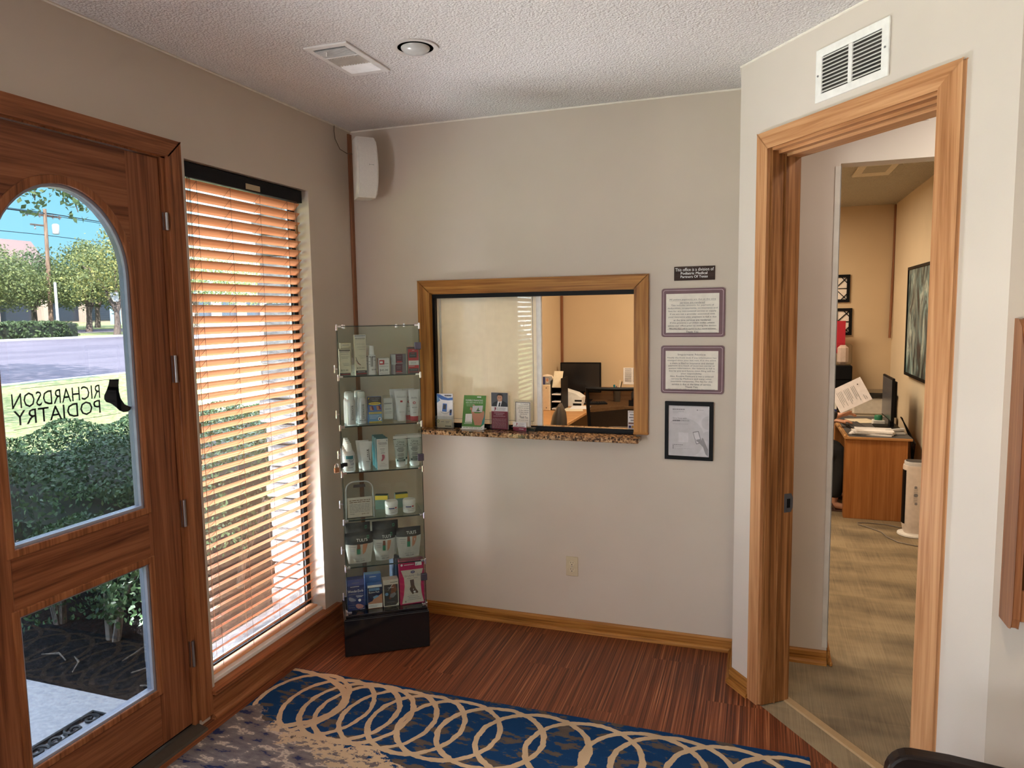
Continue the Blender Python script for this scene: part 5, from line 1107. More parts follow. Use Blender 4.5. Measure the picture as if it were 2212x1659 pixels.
art3 = [('b', 0.1, 0.3, 0.93, 0.945, 3), ('p', [(0.85, 0.96), (0.95, 0.96), (0.90, 0.90)], 2), ('b', 0.14, 0.86, 0.86, 0.88, 2), ('b', 0.2, 0.9, 0.82, 0.84, 2), ('b', 0.22, 0.75, 0.76, 0.77, 2), ('b', 0.3, 0.7, 0.66, 0.68, 2), ('b', 0.35, 0.65, 0.60, 0.615, 2), ('b', 0.35, 0.7, 0.53, 0.55, 2), ('p', [(0.42, 0.49), (0.62, 0.49), (0.66, 0.40), (0.58, 0.32), (0.40, 0.27), (0.36, 0.30), (0.46, 0.37)], 3), ('p', [(0.62, 0.48), (0.72, 0.46), (0.70, 0.36), (0.60, 0.30), (0.66, 0.40)], 4), ('b', 0.3, 0.7, 0.20, 0.21, 2), ('b', 0.15, 0.85, 0.15, 0.158, 2), ('b', 0.2, 0.8, 0.11, 0.118, 2)]
for i, y_ in enumerate((0.036, 0.087, 0.138)):
    t = place('product_box', ['teal-sided carton with a pink foot on its face, foremost of three on the third shelf', 'teal-topped carton, middle of the row of three on the third shelf', 'teal-topped carton, rearmost of the row of three on the third shelf'][i], 'box', 0.235 - 0.006 * i, y_, z3, 0.02, G3)
    carton(t, 0.060, 0.049, 0.166, [WP, TEAL, INKG, mat('pink_foot', (0.45, 0.12, 0.17), 0.5), mat('pale_pink', (0.60, 0.36, 0.38), 0.5)], art3 if i == 0 else [], 1, 1)
UR = mat('tube_sage', (0.50, 0.53, 0.49), 0.4)
def tubeU(t): tube_pack(t, 0.076, 0.168, 0.042, UR, mat('tube_cap_white', (0.70, 0.69, 0.69), 0.35), [('r', -0.5, 0.5, 0.885, 0.905, 1), ('r', -0.498, 0.498, 0.915, 0.998, 4), ('t', 'Urea', -0.18, 0.28, 0.775, 0.835, 1), ('t', 'Care', -0.28, 0.28, 0.705, 0.760, 1), ('r', -0.38, 0.38, 0.665, 0.675, 1), ('b', -0.18, 0.2, 0.605, 0.625, 1), ('b', -0.26, 0.26, 0.565, 0.58, 1), ('b', -0.24, 0.24, 0.53, 0.545, 1), ('b', -0.16, 0.16, 0.495, 0.51, 1), ('b', -0.2, 0.2, 0.425, 0.44, 1), ('b', -0.24, 0.22, 0.385, 0.40, 1), ('b', -0.2, 0.2, 0.35, 0.362, 1), ('r', -0.2, 0.2, 0.285, 0.312, 3), ('r', -0.30, 0.30, 0.195, 0.255, 3), ('b', -0.2, 0.2, 0.215, 0.232, 0)], 0.028, 0.052, [INK, INKG, DGREEN, WP])
t = place('cream_tube', 'sage green tube with a white crimped top, left of the front pair', 'tube', 0.335, 0.086, z3, 0.0, G3); tubeU(t)
dup(t, cw_(0.412, 0.092, z3), None, 'sage green tube with a white crimped top, right of the front pair')
dup(t, cw_(0.352, 0.140, z3), None, 'sage green tube behind the left one of the front pair')
dup(t, cw_(0.414, 0.146, z3), None, 'sage green tube behind the right one of the front pair')

z4 = SHELF[3] + 0.0005
t = place('clamshell_pack', 'clear hanging plastic pack with a printed card priced $40.00 on the fourth shelf', 'pack', 0.108, 0.058, z4, 0.05, G4)
def cl(w_, h_, r_): return [(-w_ / 2, 0), (w_ / 2, 0)] + [(w_ / 2 - r_ * 0.05 - r_ + r_ * math.cos(a), h_ - r_ + r_ * math.sin(a)) for a in [PI / 2 * i / 6 for i in range(7)]] + [(-w_ / 2 + r_ * 0.05 + r_ + r_ * math.cos(a), h_ - r_ + r_ * math.sin(a)) for a in [PI / 2 + PI / 2 * i / 6 for i in range(7)]]
m_ = MB(); m_.prism(cl(0.150, 0.200, 0.045), (0, 0, 0), X3, Z3, Y3, 0.003); m_.build('clear_shell', ACRYL, parent=t)
m_ = MB(); m_.holed(cl(0.150, 0.200, 0.045), cl(0.142, 0.195, 0.042), (0, -0.004, 0), X3, Z3, Y3, 0.010); m_.build('shell_rim', mat('clear_rim', (0.45, 0.47, 0.49), 0.12), parent=t)
m_ = MB(); m_.prism([(-0.032, 0.166), (0.032, 0.166), (0.030, 0.182), (-0.030, 0.182)], (0, -0.0006, 0), X3, Z3, Y3, 0.0004, 0); m_.build('hang_slot', DGREY, parent=t)
m_ = MB(); m_.box(-0.066, 0.064, -0.002, -0.0005, 0.004, 0.112)
m_.art(plane_xz(-0.002, -1), [('b', -0.055, 0.055, 0.094, 0.098, 1), ('b', -0.055, 0.055, 0.084, 0.088, 1)] + [('b', -0.055, 0.050, 0.073 - 0.008 * i, 0.0755 - 0.008 * i, 2) for i in range(6)] + [('b', -0.055, -0.030, 0.022, 0.025, 2), ('t', '$40.00', 0.008, 0.046, 0.017, 0.025, 1)]); m_.build('printed_card', [mat('card_grey', (0.58, 0.53, 0.47), 0.6), mat('brown_print', (0.16, 0.09, 0.05), 0.6), INKG], parent=t)
for i, (x, y, rz, w_) in enumerate(((0.232, 0.186, -0.25, 'left'), (0.345, 0.190, 0.05, 'right'))):
    t = place('small_carton', 'small teal carton with a yellow band, %s of the two behind the jars' % w_, 'box', x, y, z4, rz, G4)
    carton(t, 0.070, 0.030, 0.082, [mat('pale_teal', (0.16, 0.28, 0.24), 0.5), YELLOW, INKG, DGREEN], [('r', 0, 1, 0.66, 0.95, 1), ('r', 0, 1, 0.95, 1.0, 3), ('b', 0.2, 0.8, 0.52, 0.56, 2), ('b', 0.2, 0.7, 0.42, 0.45, 2)], 3)
def jar(t):
    m_ = MB(); m_.lathe([(0.029, 0), (0.0335, 0.004), (0.0345, 0.045), (0.034, 0.049)], n=32)
    fn = lambda x, z, L: (x, -math.sqrt(max(1e-6, 0.0345 ** 2 - x * x)) - 0.0006 * L, z)
    m_.art(fn, [('r', -0.022, 0.008, 0.034, 0.040, 1), ('e', 0.016, 0.039, 0.006, 0.004, 3), ('t', 'Foot Cream', -0.018, 0.024, 0.024, 0.0315, 2), ('b', -0.010, 0.020, 0.016, 0.018, 2)]); m_.build('jar', [WP, NAVY, INKG, RED], parent=t, smooth=True)
    m_ = MB(); m_.lathe([(0.0345, 0.048), (0.0352, 0.050), (0.0350, 0.068), (0.031, 0.0745), (0.020, 0.0755), (0.0, 0.0757)], n=32); m_.build('lid', mat('cap_white', (0.74, 0.73, 0.72), 0.35), parent=t, smooth=True)
t = place('cream_jar', 'squat white cream jar, left of the two on the fourth shelf', 'jar', 0.277, 0.082, z4, 0.15, G4); jar(t)
dup(t, cw_(0.374, 0.088, z4), CR_ + 0.0, 'squat white cream jar, right of the two on the fourth shelf')

z5 = SHELF[4] + 0.0005
def pouch(t, w_, h_, band, seed, blank=False):
    r_ = random.Random(seed); nx, nz = 14, 14; m_ = MB()
    def bulge(u, v): return 0.024 * max(0.0, (1 - (2 * u - 1) ** 2)) ** 0.6 * max(0.0, math.sin(PI * min(1, (1 - v) * 0.95 + 0.06))) * (1.0 if v < 0.75 else max(0.05, (1 - v) / 0.25))
    def half(u, v): return w_ / 2 * (0.80 + 0.20 * min(1, v * 1.7))
    ph = [r_.uniform(0, 6) for _ in range(4)]
    def crump(u, v): return 0.0016 * math.sin(9 * u + ph[0]) * math.sin(8 * v + ph[1]) + 0.001 * math.sin(17 * u + 6 * v + ph[2])
    def P(u, v, s): return ((2 * u - 1) * half(u, v), s * (bulge(u, v) + 0.001) + (crump(u, v) if 0 < u < 1 else 0), v * h_ + 0.004 * (1 - v) * (2 * u - 1) ** 2)
    for s in (-1, 1):
        vs = [P(i / nx, j / nz, s) for j in range(nz + 1) for i in range(nx + 1)]; b0 = len(m_.v); m_.v += [m_._pt(p) for p in vs]
        for j in range(nz):
            for i in range(nx):
                q = (b0 + j * (nx + 1) + i, b0 + j * (nx + 1) + i + 1, b0 + (j + 1) * (nx + 1) + i + 1, b0 + (j + 1) * (nx + 1) + i)
                m_.f.append(q if s < 0 else q[::-1]); m_.m.append(1 if (j + 0.5) / nz > band else 0)
    def fn(x, z, L):
        u = x / w_ + 0.5; v = z / h_; p = P(min(1, max(0, u)), min(1, max(0, v)), -1); return (p[0], p[1] - 0.0008 * L, p[2])
    zb_ = band * h_
    A = [('t', "TULI'S", -0.10 * w_, 0.30 * w_, zb_ + 0.012, zb_ + 0.027, 3)] + ([('r', 0.28 * w_, 0.36 * w_, h_ - 0.034, h_ - 0.018, 4), ('r', 0.297 * w_, 0.343 * w_, h_ - 0.031, h_ - 0.021, 1)] if h_ - zb_ > 0.05 else [])
    if not blank:
        A += [('p', [(-0.08 * w_, zb_), (0.02 * w_, zb_), (0.03 * w_, zb_ - 0.020), (0.03 * w_, zb_ - 0.034), (-0.10 * w_, zb_ - 0.034), (-0.09 * w_, zb_ - 0.018)], 6), ('p', [(-0.10 * w_, zb_ - 0.026), (0.03 * w_, zb_ - 0.026), (0.03 * w_, zb_ - 0.056), (-0.11 * w_, zb_ - 0.056)], 4),
              ('p', [(0.12 * w_, zb_), (0.30 * w_, zb_), (0.27 * w_, zb_ - 0.02), (0.22 * w_, zb_ - 0.045), (0.12 * w_, zb_ - 0.06), (0.11 * w_, zb_ - 0.04)], 5), ('b', -0.38 * w_, -0.14 * w_, zb_ - 0.014, zb_ - 0.011, 7), ('b', -0.38 * w_, -0.18 * w_, zb_ - 0.024, zb_ - 0.022, 7), ('b', -0.36 * w_, -0.18 * w_, zb_ - 0.034, zb_ - 0.032, 7),
              ('t', 'HEAVY DUTY', -0.22 * w_, 0.22 * w_, 0.026, 0.033, 7), ('t', 'HEEL CUPS', -0.17 * w_, 0.21 * w_, 0.012, 0.021, 2)]
    m_.art(fn, A); m_.build('pouch', [mat('pouch_white', (0.55, 0.55, 0.53), 0.28), mat('pouch_black', (0.018, 0.019, 0.022), 0.32), INK, PAPER, mat('pouch_green', (0.05, 0.24, 0.14), 0.5), SKIN, SKIND, INKG], parent=t, smooth=True)
for (lab, x, y, rz, w_, h_, bd, sd, bl_) in (
    ('black-topped white heel cup pouch, front left on the fifth shelf', 0.097, 0.075, 0.02, 0.148, 0.172, 0.66, 3, False), ('black-topped white heel cup pouch in the middle of the fifth shelf', 0.232, 0.086, 0.03, 0.120, 0.172, 0.68, 5, False), ('black-topped white heel cup pouch, front right, crumpled at its upper left', 0.366, 0.092, 0.06, 0.136, 0.172, 0.72, 8, False),
    ('black-topped pouch behind the front left one on the fifth shelf', 0.096, 0.150, 0.02, 0.134, 0.205, 0.60, 11, True), ('black-topped pouch behind the middle one on the fifth shelf', 0.245, 0.158, 0.02, 0.142, 0.200, 0.60, 12, True)):
    t = place('heel_cup_pouch', lab, 'pouch', x, y, z5, rz, G5); pouch(t, w_, h_, bd, sd, bl_)

z6 = 0.2285
t = place('product_box', 'dark blue insole carton at the left of the bottom shelf', 'box', 0.070, 0.074, z6, 0.02, G6)
carton(t, 0.094, 0.050, 0.172, [NAVY, mat('navy_light', (0.06, 0.09, 0.30), 0.5), PAPER, mat('pink_sole', (0.42, 0.20, 0.22), 0.5), mat('grey_sole', (0.22, 0.24, 0.36), 0.5), INKG], [('r', 0, 1, 0.80, 1.0, 1), ('b', 0.3, 0.7, 0.88, 0.895, 5), ('b', 0.2, 0.7, 0.76, 0.775, 2), ('t', 'WonderZorb', 0.04, 0.92, 0.585, 0.665, 2), ('b', 0.1, 0.9, 0.52, 0.535, 5), ('b', 0.5, 0.9, 0.455, 0.47, 2), ('b', 0.55, 0.85, 0.42, 0.435, 2), ('p', [(0.08, 0.42), (0.14, 0.45), (0.34, 0.40), (0.50, 0.34), (0.46, 0.30), (0.22, 0.30), (0.10, 0.35)], 4), ('p', [(0.46, 0.17), (0.56, 0.21), (0.76, 0.19), (0.94, 0.12), (0.86, 0.06), (0.62, 0.04), (0.50, 0.09)], 3), ('e', 0.70, 0.32, 0.08, 0.045, 2), ('b', 0.05, 0.4, 0.17, 0.18, 5), ('b', 0.05, 0.45, 0.10, 0.11, 5), ('b', 0.7, 0.95, 0.02, 0.03, 2)])
t = place('product_box', 'blue toe pad carton with a foot on its face, second on the bottom shelf', 'box', 0.172, 0.072, z6, 0.02, G6)
carton(t, 0.078, 0.052, 0.130, [mat('deep_navy', (0.012, 0.02, 0.07), 0.5), BLUE, PAPER, SKIN, LBLUE, INKG, NAVY], [('r', 0, 1, 0.90, 1.0, 2), ('r', 0.08, 0.82, 0.76, 0.87, 4), ('t', 'SILVER', 0.12, 0.60, 0.79, 0.84, 6), ('t', 'Bunion Pads', 0.08, 0.80, 0.66, 0.735, 2), ('p', [(0.0, 0.0), (1.0, 0.0), (1.0, 0.62), (0.72, 0.52), (0.42, 0.44), (0.30, 0.32), (0.12, 0.28), (0.0, 0.26)], 3), ('p', [(0.35, 0.5), (0.6, 0.56), (0.8, 0.52), (0.5, 0.42), (0.40, 0.40)], 4), ('r', 0.02, 0.98, 0.02, 0.20, 2), ('b', 0.06, 0.7, 0.12, 0.135, 5), ('b', 0.06, 0.6, 0.07, 0.085, 5)], 1, 1)
t = place('product_box', 'blue carton standing behind the toe pad carton on the bottom shelf', 'box', 0.166, 0.130, z6, 0.02, G6)
carton(t, 0.090, 0.040, 0.172, [BLUE, LBLUE, PAPER], [('b', 0.3, 0.7, 0.90, 0.92, 2), ('b', 0.3, 0.7, 0.84, 0.85, 1)], 1)
t = place('product_box', 'white carton with a dark picture panel, third on the bottom shelf', 'box', 0.258, 0.072, z6, 0.03, G6)
carton(t, 0.084, 0.056, 0.150, [mat('carton_offwhite', (0.60, 0.55, 0.49), 0.5), DKC, SKIND, LBLUE, PAPER, INKG, INK], [('e', 0.50, 0.90, 0.025, 0.014, 6), ('b', 0.54, 0.94, 0.89, 0.91, 6), ('p', [(0.06, 0.03), (0.80, 0.03), (0.95, 0.12), (0.95, 0.82), (0.06, 0.82)], 1), ('p', [(0.55, 0.82), (0.80, 0.82), (0.88, 0.60), (0.66, 0.38), (0.44, 0.26), (0.34, 0.30), (0.50, 0.52)], 2), ('p', [(0.30, 0.60), (0.34, 0.62), (0.64, 0.82), (0.60, 0.82)], 4), ('p', [(0.46, 0.46), (0.74, 0.52), (0.84, 0.44), (0.64, 0.32), (0.42, 0.34)], 5), ('e', 0.22, 0.47, 0.11, 0.06, 3), ('b', 0.3, 0.7, 0.70, 0.715, 4), ('b', 0.25, 0.75, 0.16, 0.172, 5), ('b', 0.45, 0.55, 0.10, 0.11, 5)])
t = place('product_box', 'tall magenta and white stocking carton at the right of the bottom shelf', 'box', 0.374, 0.072, z6, 0.05, G6)
carton(t, 0.134, 0.040, 0.250, [PINK, PAPER, mat('carton_cream', (0.60, 0.54, 0.49), 0.5), NAVY, INKG, mat('brown_sock', (0.10, 0.06, 0.05), 0.6), SKIN], [('p', [(0.08, 0.02), (0.98, 0.02), (0.90, 0.22), (0.87, 0.42), (0.90, 0.60), (0.98, 0.78), (0.06, 0.78), (0.18, 0.60), (0.20, 0.42), (0.16, 0.22)], 2), ('r', 0.66, 0.93, 0.86, 0.95, 1), ('p', [(0.68, 0.87), (0.76, 0.94), (0.72, 0.87)], 4), ('e', 0.10, 0.90, 0.045, 0.026, 1), ('b', 0.2, 0.6, 0.89, 0.905, 1), ('e', 0.55, 0.725, 0.09, 0.030, 3), ('b', 0.50, 0.60, 0.72, 0.73, 1), ('t', 'SHAPE', 0.20, 0.60, 0.625, 0.665, 4), ('t', 'to', 0.635, 0.69, 0.645, 0.665, 4), ('t', 'fit', 0.72, 0.85, 0.62, 0.68, 4), ('b', 0.3, 0.75, 0.585, 0.593, 4),
    ('p', [(0.42, 0.55), (0.58, 0.56), (0.60, 0.42), (0.66, 0.34), (0.76, 0.26), (0.72, 0.235), (0.60, 0.25), (0.52, 0.22), (0.47, 0.26), (0.42, 0.31), (0.40, 0.35), (0.45, 0.40)], 5), ('e', 0.60, 0.275, 0.05, 0.02, 1), ('p', [(0.545, 0.35), (0.565, 0.34), (0.56, 0.31), (0.545, 0.315)], 1), ('b', 0.3, 0.75, 0.18, 0.188, 4), ('b', 0.35, 0.8, 0.14, 0.15, 4), ('b', 0.32, 0.86, 0.10, 0.108, 4), ('e', 0.22, 0.07, 0.03, 0.02, 4)])
t = place('product_box', 'tall slim blue carton seen edge-on behind the magenta one', 'box', 0.304, 0.140, z6, 0.3, G6)
carton(t, 0.046, 0.060, 0.245, [mat('steel_blue', (0.045, 0.075, 0.16), 0.4), LBLUE], [('r', 0.25, 0.35, 0, 1, 1), ('r', 0.6, 0.66, 0, 1, 1)])
# ================================================================ armchair at the lower right and the wall rack
ch = thing('armchair', 'dark espresso wooden armchair whose curved arm rises at the lower right', 'chair', (2.98, -2.13, 0))
def arm_loop(y):
    """bent arm: front leg, rounded corner, arm sloping back, as one flat frame in the x-z plane"""
    w_ = 0.048; t_ = 0.040
    outer = [(2.665, 0.0), (2.672, 0.30), (2.678, 0.560)] + [(2.678 + 0.062 * (1 - math.cos(a)), 0.590 + 0.070 * math.sin(a)) for a in [PI / 2 * i / 6 for i in range(7)]] + [(2.83, 0.659), (3.02, 0.642), (3.22, 0.618), (3.30, 0.606)]
    inner = [(2.715, 0.0), (2.720, 0.30), (2.724, 0.545)] + [(2.724 + 0.040 * (1 - math.cos(a)), 0.562 + 0.046 * math.sin(a)) for a in [PI / 2 * i / 6 for i in range(7)]] + [(2.83, 0.607), (3.02, 0.590), (3.22, 0.566), (3.30, 0.554)]
    m_ = MB(); k = len(outer); rings = []
    for i in range(k):
        (a, b_), (c_, d_) = outer[i], inner[i]
        rings.append([(a, y - w_ / 2, b_), (a, y + w_ / 2, b_), (c_, y + w_ / 2, d_), (c_, y - w_ / 2, d_)])
    m_.loft(rings); return m_.build('arm', ESPRESSO, parent=ch, local=False, bevel=0.008)
arm_loop(-1.835); arm_loop(-2.425)
for y in (-1.835, -2.425):
    m_ = MB(); m_.tube([(3.42, y, 0.0), (3.33, y, 0.42), (3.30, y, 0.60), (3.36, y, 0.98)], [0.020, 0.024, 0.024, 0.018], 8); m_.build('leg', ESPRESSO, parent=ch, local=False, smooth=True)
m_ = MB(); m_.rbox(2.70, 3.32, -2.40, -1.86, 0.36, 0.415, 0.01); m_.build('seat_frame', ESPRESSO, parent=ch, local=False)
m_ = MB(); m_.rbox(2.69, 3.30, -2.39, -1.87, 0.415, 0.475, 0.022); m_.build('seat', mat('brown_vinyl', (0.06, 0.035, 0.025), 0.45), parent=ch, local=False)
m_ = MB(); m_.M = Matrix.Translation((3.30, 0, 0.56)) @ Matrix.Rotation(math.radians(9), 4, 'Y'); m_.rbox(-0.02, 0.03, -2.39, -1.87, 0.0, 0.42, 0.018); m_.build('backrest', mat('brown_vinyl', (0.06, 0.035, 0.025), 0.45), parent=ch, local=False)

rk = thing('magazine_rack', 'dark wooden wall rack with shaped sides, cut off by the right edge of the photo', 'magazine rack', (3.30, -1.37, 0.88))
def side_pl(x):
    pl = [(0, 0.90), (0.030, 0.90), (0.060, 0.878), (0.085, 0.82), (0.100, 0.74), (0.110, 0.60), (0.112, 0.20), (0.112, 0.030), (0.104, 0.0), (0.085, -0.006), (0.0, -0.006)]
    m_ = MB(); m_.prism(pl, (x, -1.372, 0.885), -Y3, Z3, X3, 0.020); m_.build('side_panel', RACKW, parent=rk, local=False, bevel=0.003)
side_pl(3.052); side_pl(3.54)
m_ = MB(); m_.box(3.072, 3.54, -1.380, -1.371, 0.905, 1.74); m_.build('back_panel', RACKW, parent=rk, local=False)
for z in (0.905, 1.19, 1.46):
    m_ = MB(); m_.box(3.072, 3.54, -1.470, -1.380, z, z + 0.016); m_.build('shelf', RACKW, parent=rk, local=False)
    m_ = MB(); m_.rbox(3.072, 3.54, -1.478, -1.466, z, z + 0.095, 0.003); m_.build('front_rail', RACKW, parent=rk, local=False)
m_ = MB(); m_.M = Matrix.Translation((3.20, -1.452, 0.922)) @ Matrix.Rotation(math.radians(-6), 4, 'X'); m_.box(-0.105, 0.105, 0, 0.008, 0, 0.275)
m_.art(plane_xz(0, -1), [('r', -0.105, 0.105, 0.20, 0.255, 1)])
tag(m_.build('magazine', [mat('lilac_cover', (0.22, 0.24, 0.50), 0.4), PAPER]), 'blue-lilac magazine standing in the lower pocket of the wall rack', 'magazine')
m_ = MB(); m_.M = Matrix.Translation((3.36, -1.452, 1.207)) @ Matrix.Rotation(math.radians(-6), 4, 'X'); m_.box(-0.105, 0.105, 0, 0.006, 0, 0.22)
tag(m_.build('magazine', mat('dark_cover', (0.06, 0.04, 0.035), 0.4)), 'dark magazine standing in the middle pocket of the wall rack', 'magazine')

# ================================================================ the office behind the back wall
DZ = 0.75
def slabd(x0, x1, y0, y1, nm, mm, par, z0=DZ - 0.035, z1=DZ):
    m_ = MB(); m_.rbox(x0, x1, y0, y1, z0, z1, 0.006); return m_.build(nm, mm, parent=par, local=False)
dk = thing('corner_desk', 'oak laminate corner desk wrapping the far left corner of the office', 'desk', (0.3, 3.6, 0))
slabd(0.01, 0.585, 1.70, 4.79, 'desktop', DESKX, dk); slabd(0.585, 1.95, 4.20, 4.79, 'desktop', DESKX, dk)
m_ = MB(); m_.prism([(0.585, 3.88), (0.90, 4.20), (0.585, 4.20)], (0, 0, DZ - 0.035), X3, Y3, Z3, 0.035); m_.build('corner_infill', DESKX, parent=dk, local=False)
m_ = MB(); m_.box(0.004, 0.024, 1.70, 4.79, DZ, 0.905); m_.box(0.024, 1.95, 4.776, 4.796, DZ, 0.905); m_.build('back_ledge', DESKX, parent=dk, local=False)
m_ = MB(); m_.box(0.03, 0.56, 1.72, 1.745, 0, DZ - 0.035); m_.build('end_panel', DESKW, parent=dk, local=False)
m_ = MB(); m_.box(1.90, 1.93, 4.25, 4.77, 0, DZ - 0.035); m_.build('end_panel', DESKW, parent=dk, local=False)
m_ = MB(); m_.box(0.03, 0.05, 1.745, 4.77, 0.15, DZ - 0.035); m_.build('modesty_panel', DESKW, parent=dk, local=False)

mo = thing('monitor', 'large black monitor in the far left corner of the office desk', 'monitor', (0.30, 4.58, DZ), 0.07)
m_ = MB(); m_.rbox(-0.248, 0.248, -0.02, 0.02, 0.105, 0.470, 0.006); m_.build('casing', BLACK, parent=mo)
m_ = MB(); m_.box(-0.232, 0.232, -0.0215, -0.02, 0.125, 0.455); m_.build('screen', mat('dark_screen', (0.010, 0.010, 0.012), 0.25), parent=mo)
m_ = MB(); m_.rbox(-0.035, 0.035, 0.005, 0.03, 0.01, 0.20, 0.004); m_.build('neck', BLACK, parent=mo)
m_ = MB(); m_.rbox(-0.13, 0.13, -0.09, 0.09, 0.0, 0.014, 0.004); m_.build('foot', BLACK, parent=mo)
def keyboard(name, label, loc, rz, par=None):
    k = thing(name, label, 'keyboard', loc, rz); q = MB(); q.rbox(-0.22, 0.22, -0.075, 0.075, 0, 0.016, 0.004); q.build('tray', BLACK, parent=k)
    q = MB()
    for r in range(5):
        for c_ in range(16): q.rbox(-0.212 + c_ * 0.0265, -0.212 + c_ * 0.0265 + 0.022, -0.062 + r * 0.026, -0.062 + r * 0.026 + 0.021, 0.014, 0.023, 0.002)
    q.build('keys', DGREY, parent=k); return k
keyboard('keyboard', 'black keyboard in front of the large monitor', (0.45, 4.31, DZ), 0.35)
# paper sorter, binder and the papers on it
so = thing('paper_sorter', 'black paper sorter with white papers in its slots beside the cream binder', 'paper sorter', (0.178, 3.70, DZ), 0)
m_ = MB(); m_.box(0, 0.006, 0, 0.28, 0, 0.33); m_.box(0.112, 0.118, 0, 0.28, 0, 0.355); m_.box(0.006, 0.112, 0.274, 0.28, 0, 0.33); m_.build('shell', BLACK, parent=so)
for i in range(4):
    m_ = MB(); m_.box(0.006, 0.112, 0.0, 0.274, 0.004 + 0.08 * i, 0.010 + 0.08 * i); m_.build('tray', BLACK, parent=so)
for i in range(3):
    m_ = MB(); m_.M = so.matrix_basis.copy(); m_.box(0.010, 0.108, -0.012, 0.26, 0.0105 + 0.08 * i, 0.022 + 0.08 * i)
    tag(m_.build('paper_stack', PAPER), 'white papers in the %s slot of the black sorter' % ('bottom', 'middle', 'upper')[i], 'papers')
m_ = MB(); m_.M = Matrix.Translation((0.188, 3.715, DZ + 0.252)) @ Matrix.Rotation(math.radians(-30), 4, 'X'); m_.box(-0.004, 0.100, 0, 0.004, 0, 0.20)
tag(m_.build('manila_folder', CREAM), 'cream folder leaning back in the top of the black sorter', 'folder')
bd = thing('ring_binder', 'cream ring binder standing on the desk beside the black sorter', 'binder', (0.135, 3.66, DZ), 0)
m_ = MB(); m_.rbox(-0.075, 0.036, 0, 0.23, 0, 0.285, 0.004); m_.build('cover', mat('binder_cream', (0.70, 0.58, 0.42), 0.5), parent=bd)
m_ = MB(); m_.art(plane_xz(-0.0004, -1), [('e', -0.002, 0.250, 0.006, 0.006, 0), ('e', -0.002, 0.030, 0.006, 0.006, 0)]); m_.build('rivet', DGREY, parent=bd)
m_ = MB(); m_.rbox(0.065, 0.168, 3.68, 3.77, DZ + 0.286, DZ + 0.37, 0.003); m_.art(plane_xz(3.68, -1, 0.065, DZ + 0.286), [('r', 0.0, 0.05, 0.0, 0.084, 1), ('r', 0.06, 0.09, 0.02, 0.07, 2), ('e', 0.075, 0.05, 0.012, 0.02, 3)])
tag(m_.build('small_box', [GREY, NAVY, LGREY, SKIN]), 'small printed box lying on top of the cream binder', 'box')
m_ = MB(); m_.lathe([(0.0, 0.0), (0.07, 0.01), (0.085, 0.05), (0.06, 0.085), (0.0, 0.10)], (0.085, 3.86, DZ + 0.286), 16)
tag(m_.build('tissue_bundle', mat('tissue', (0.72, 0.60, 0.47), 0.8), smooth=True), 'crumpled cream tissue bundle behind the small box on the binder', 'tissue')
pr = thing('desk_printer', 'small white and black printer behind the black sorter', 'printer', (0.33, 4.20, DZ), 0.0)
m_ = MB(); m_.prism([(-0.16, 0), (0.09, 0), (0.10, 0.10), (0.03, 0.145), (-0.16, 0.20)], (0, -0.13, 0), X3, Z3, Y3, 0.20); m_.build('body', WHITE, parent=pr)
m_ = MB(); m_.box(0.02, 0.104, -0.1315, -0.13, 0.055, 0.075); m_.box(0.0, 0.10, -0.1315, -0.13, 0.01, 0.035); m_.build('slot', BLACK, parent=pr)
for (nm, lab, x0, y0, w_, d_, rz, mm) in (('paper_sheet', 'cream sheet lying flat near the front of the corner desk', 0.40, 3.80, 0.215, 0.28, 0.25, CREAM), ('paper_sheet', 'white sheet lying over the cream one on the corner desk', 0.44, 3.98, 0.215, 0.28, 0.1, PAPER), ('paper_pad', 'pile of printed leaflets at the near end of the corner desk', 0.25, 2.35, 0.20, 0.26, 0.1, PAPER)):
    m_ = MB(); m_.M = Matrix.Translation((x0, y0, DZ + (0.0005 if mm is CREAM else 0.002))) @ Matrix.Rotation(rz, 4, 'Z'); m_.box(-w_ / 2, w_ / 2, -d_ / 2, d_ / 2, 0, 0.0012 if nm == 'paper_sheet' else 0.02); tag(m_.build(nm, mm), lab, 'paper')
# low items in front of the monitor
ph = thing('desk_phone', 'black desk phone beside the keyboard under the monitor', 'phone', (0.98, 4.40, DZ), -0.2)
m_ = MB(); m_.prism([(-0.09, 0), (0.09, 0), (0.09, 0.02), (-0.09, 0.07)], (0, -0.09, 0), Y3, Z3, X3, 0.18); m_.build('base', BLACK, parent=ph)
m_ = MB(); m_.tube([(0.02, -0.08, 0.06), (0.02, -0.05, 0.075), (0.02, 0.05, 0.075), (0.02, 0.08, 0.06)], [0.022, 0.014, 0.014, 0.022], 10); m_.build('handset', BLACK, parent=ph, smooth=True)
pc = thing('pen_cup', 'clear ruled cup of pens, scissors and a ruler on the far desk', 'pen cup', (0.735, 4.62, DZ))
m_ = MB(); m_.lathe([(0.040, 0), (0.042, 0.003), (0.046, 0.135), (0.043, 0.135), (0.039, 0.006)], n=20); m_.build('cup', mat('smoky_cup', (0.20, 0.17, 0.13), 0.2), parent=pc, smooth=True)
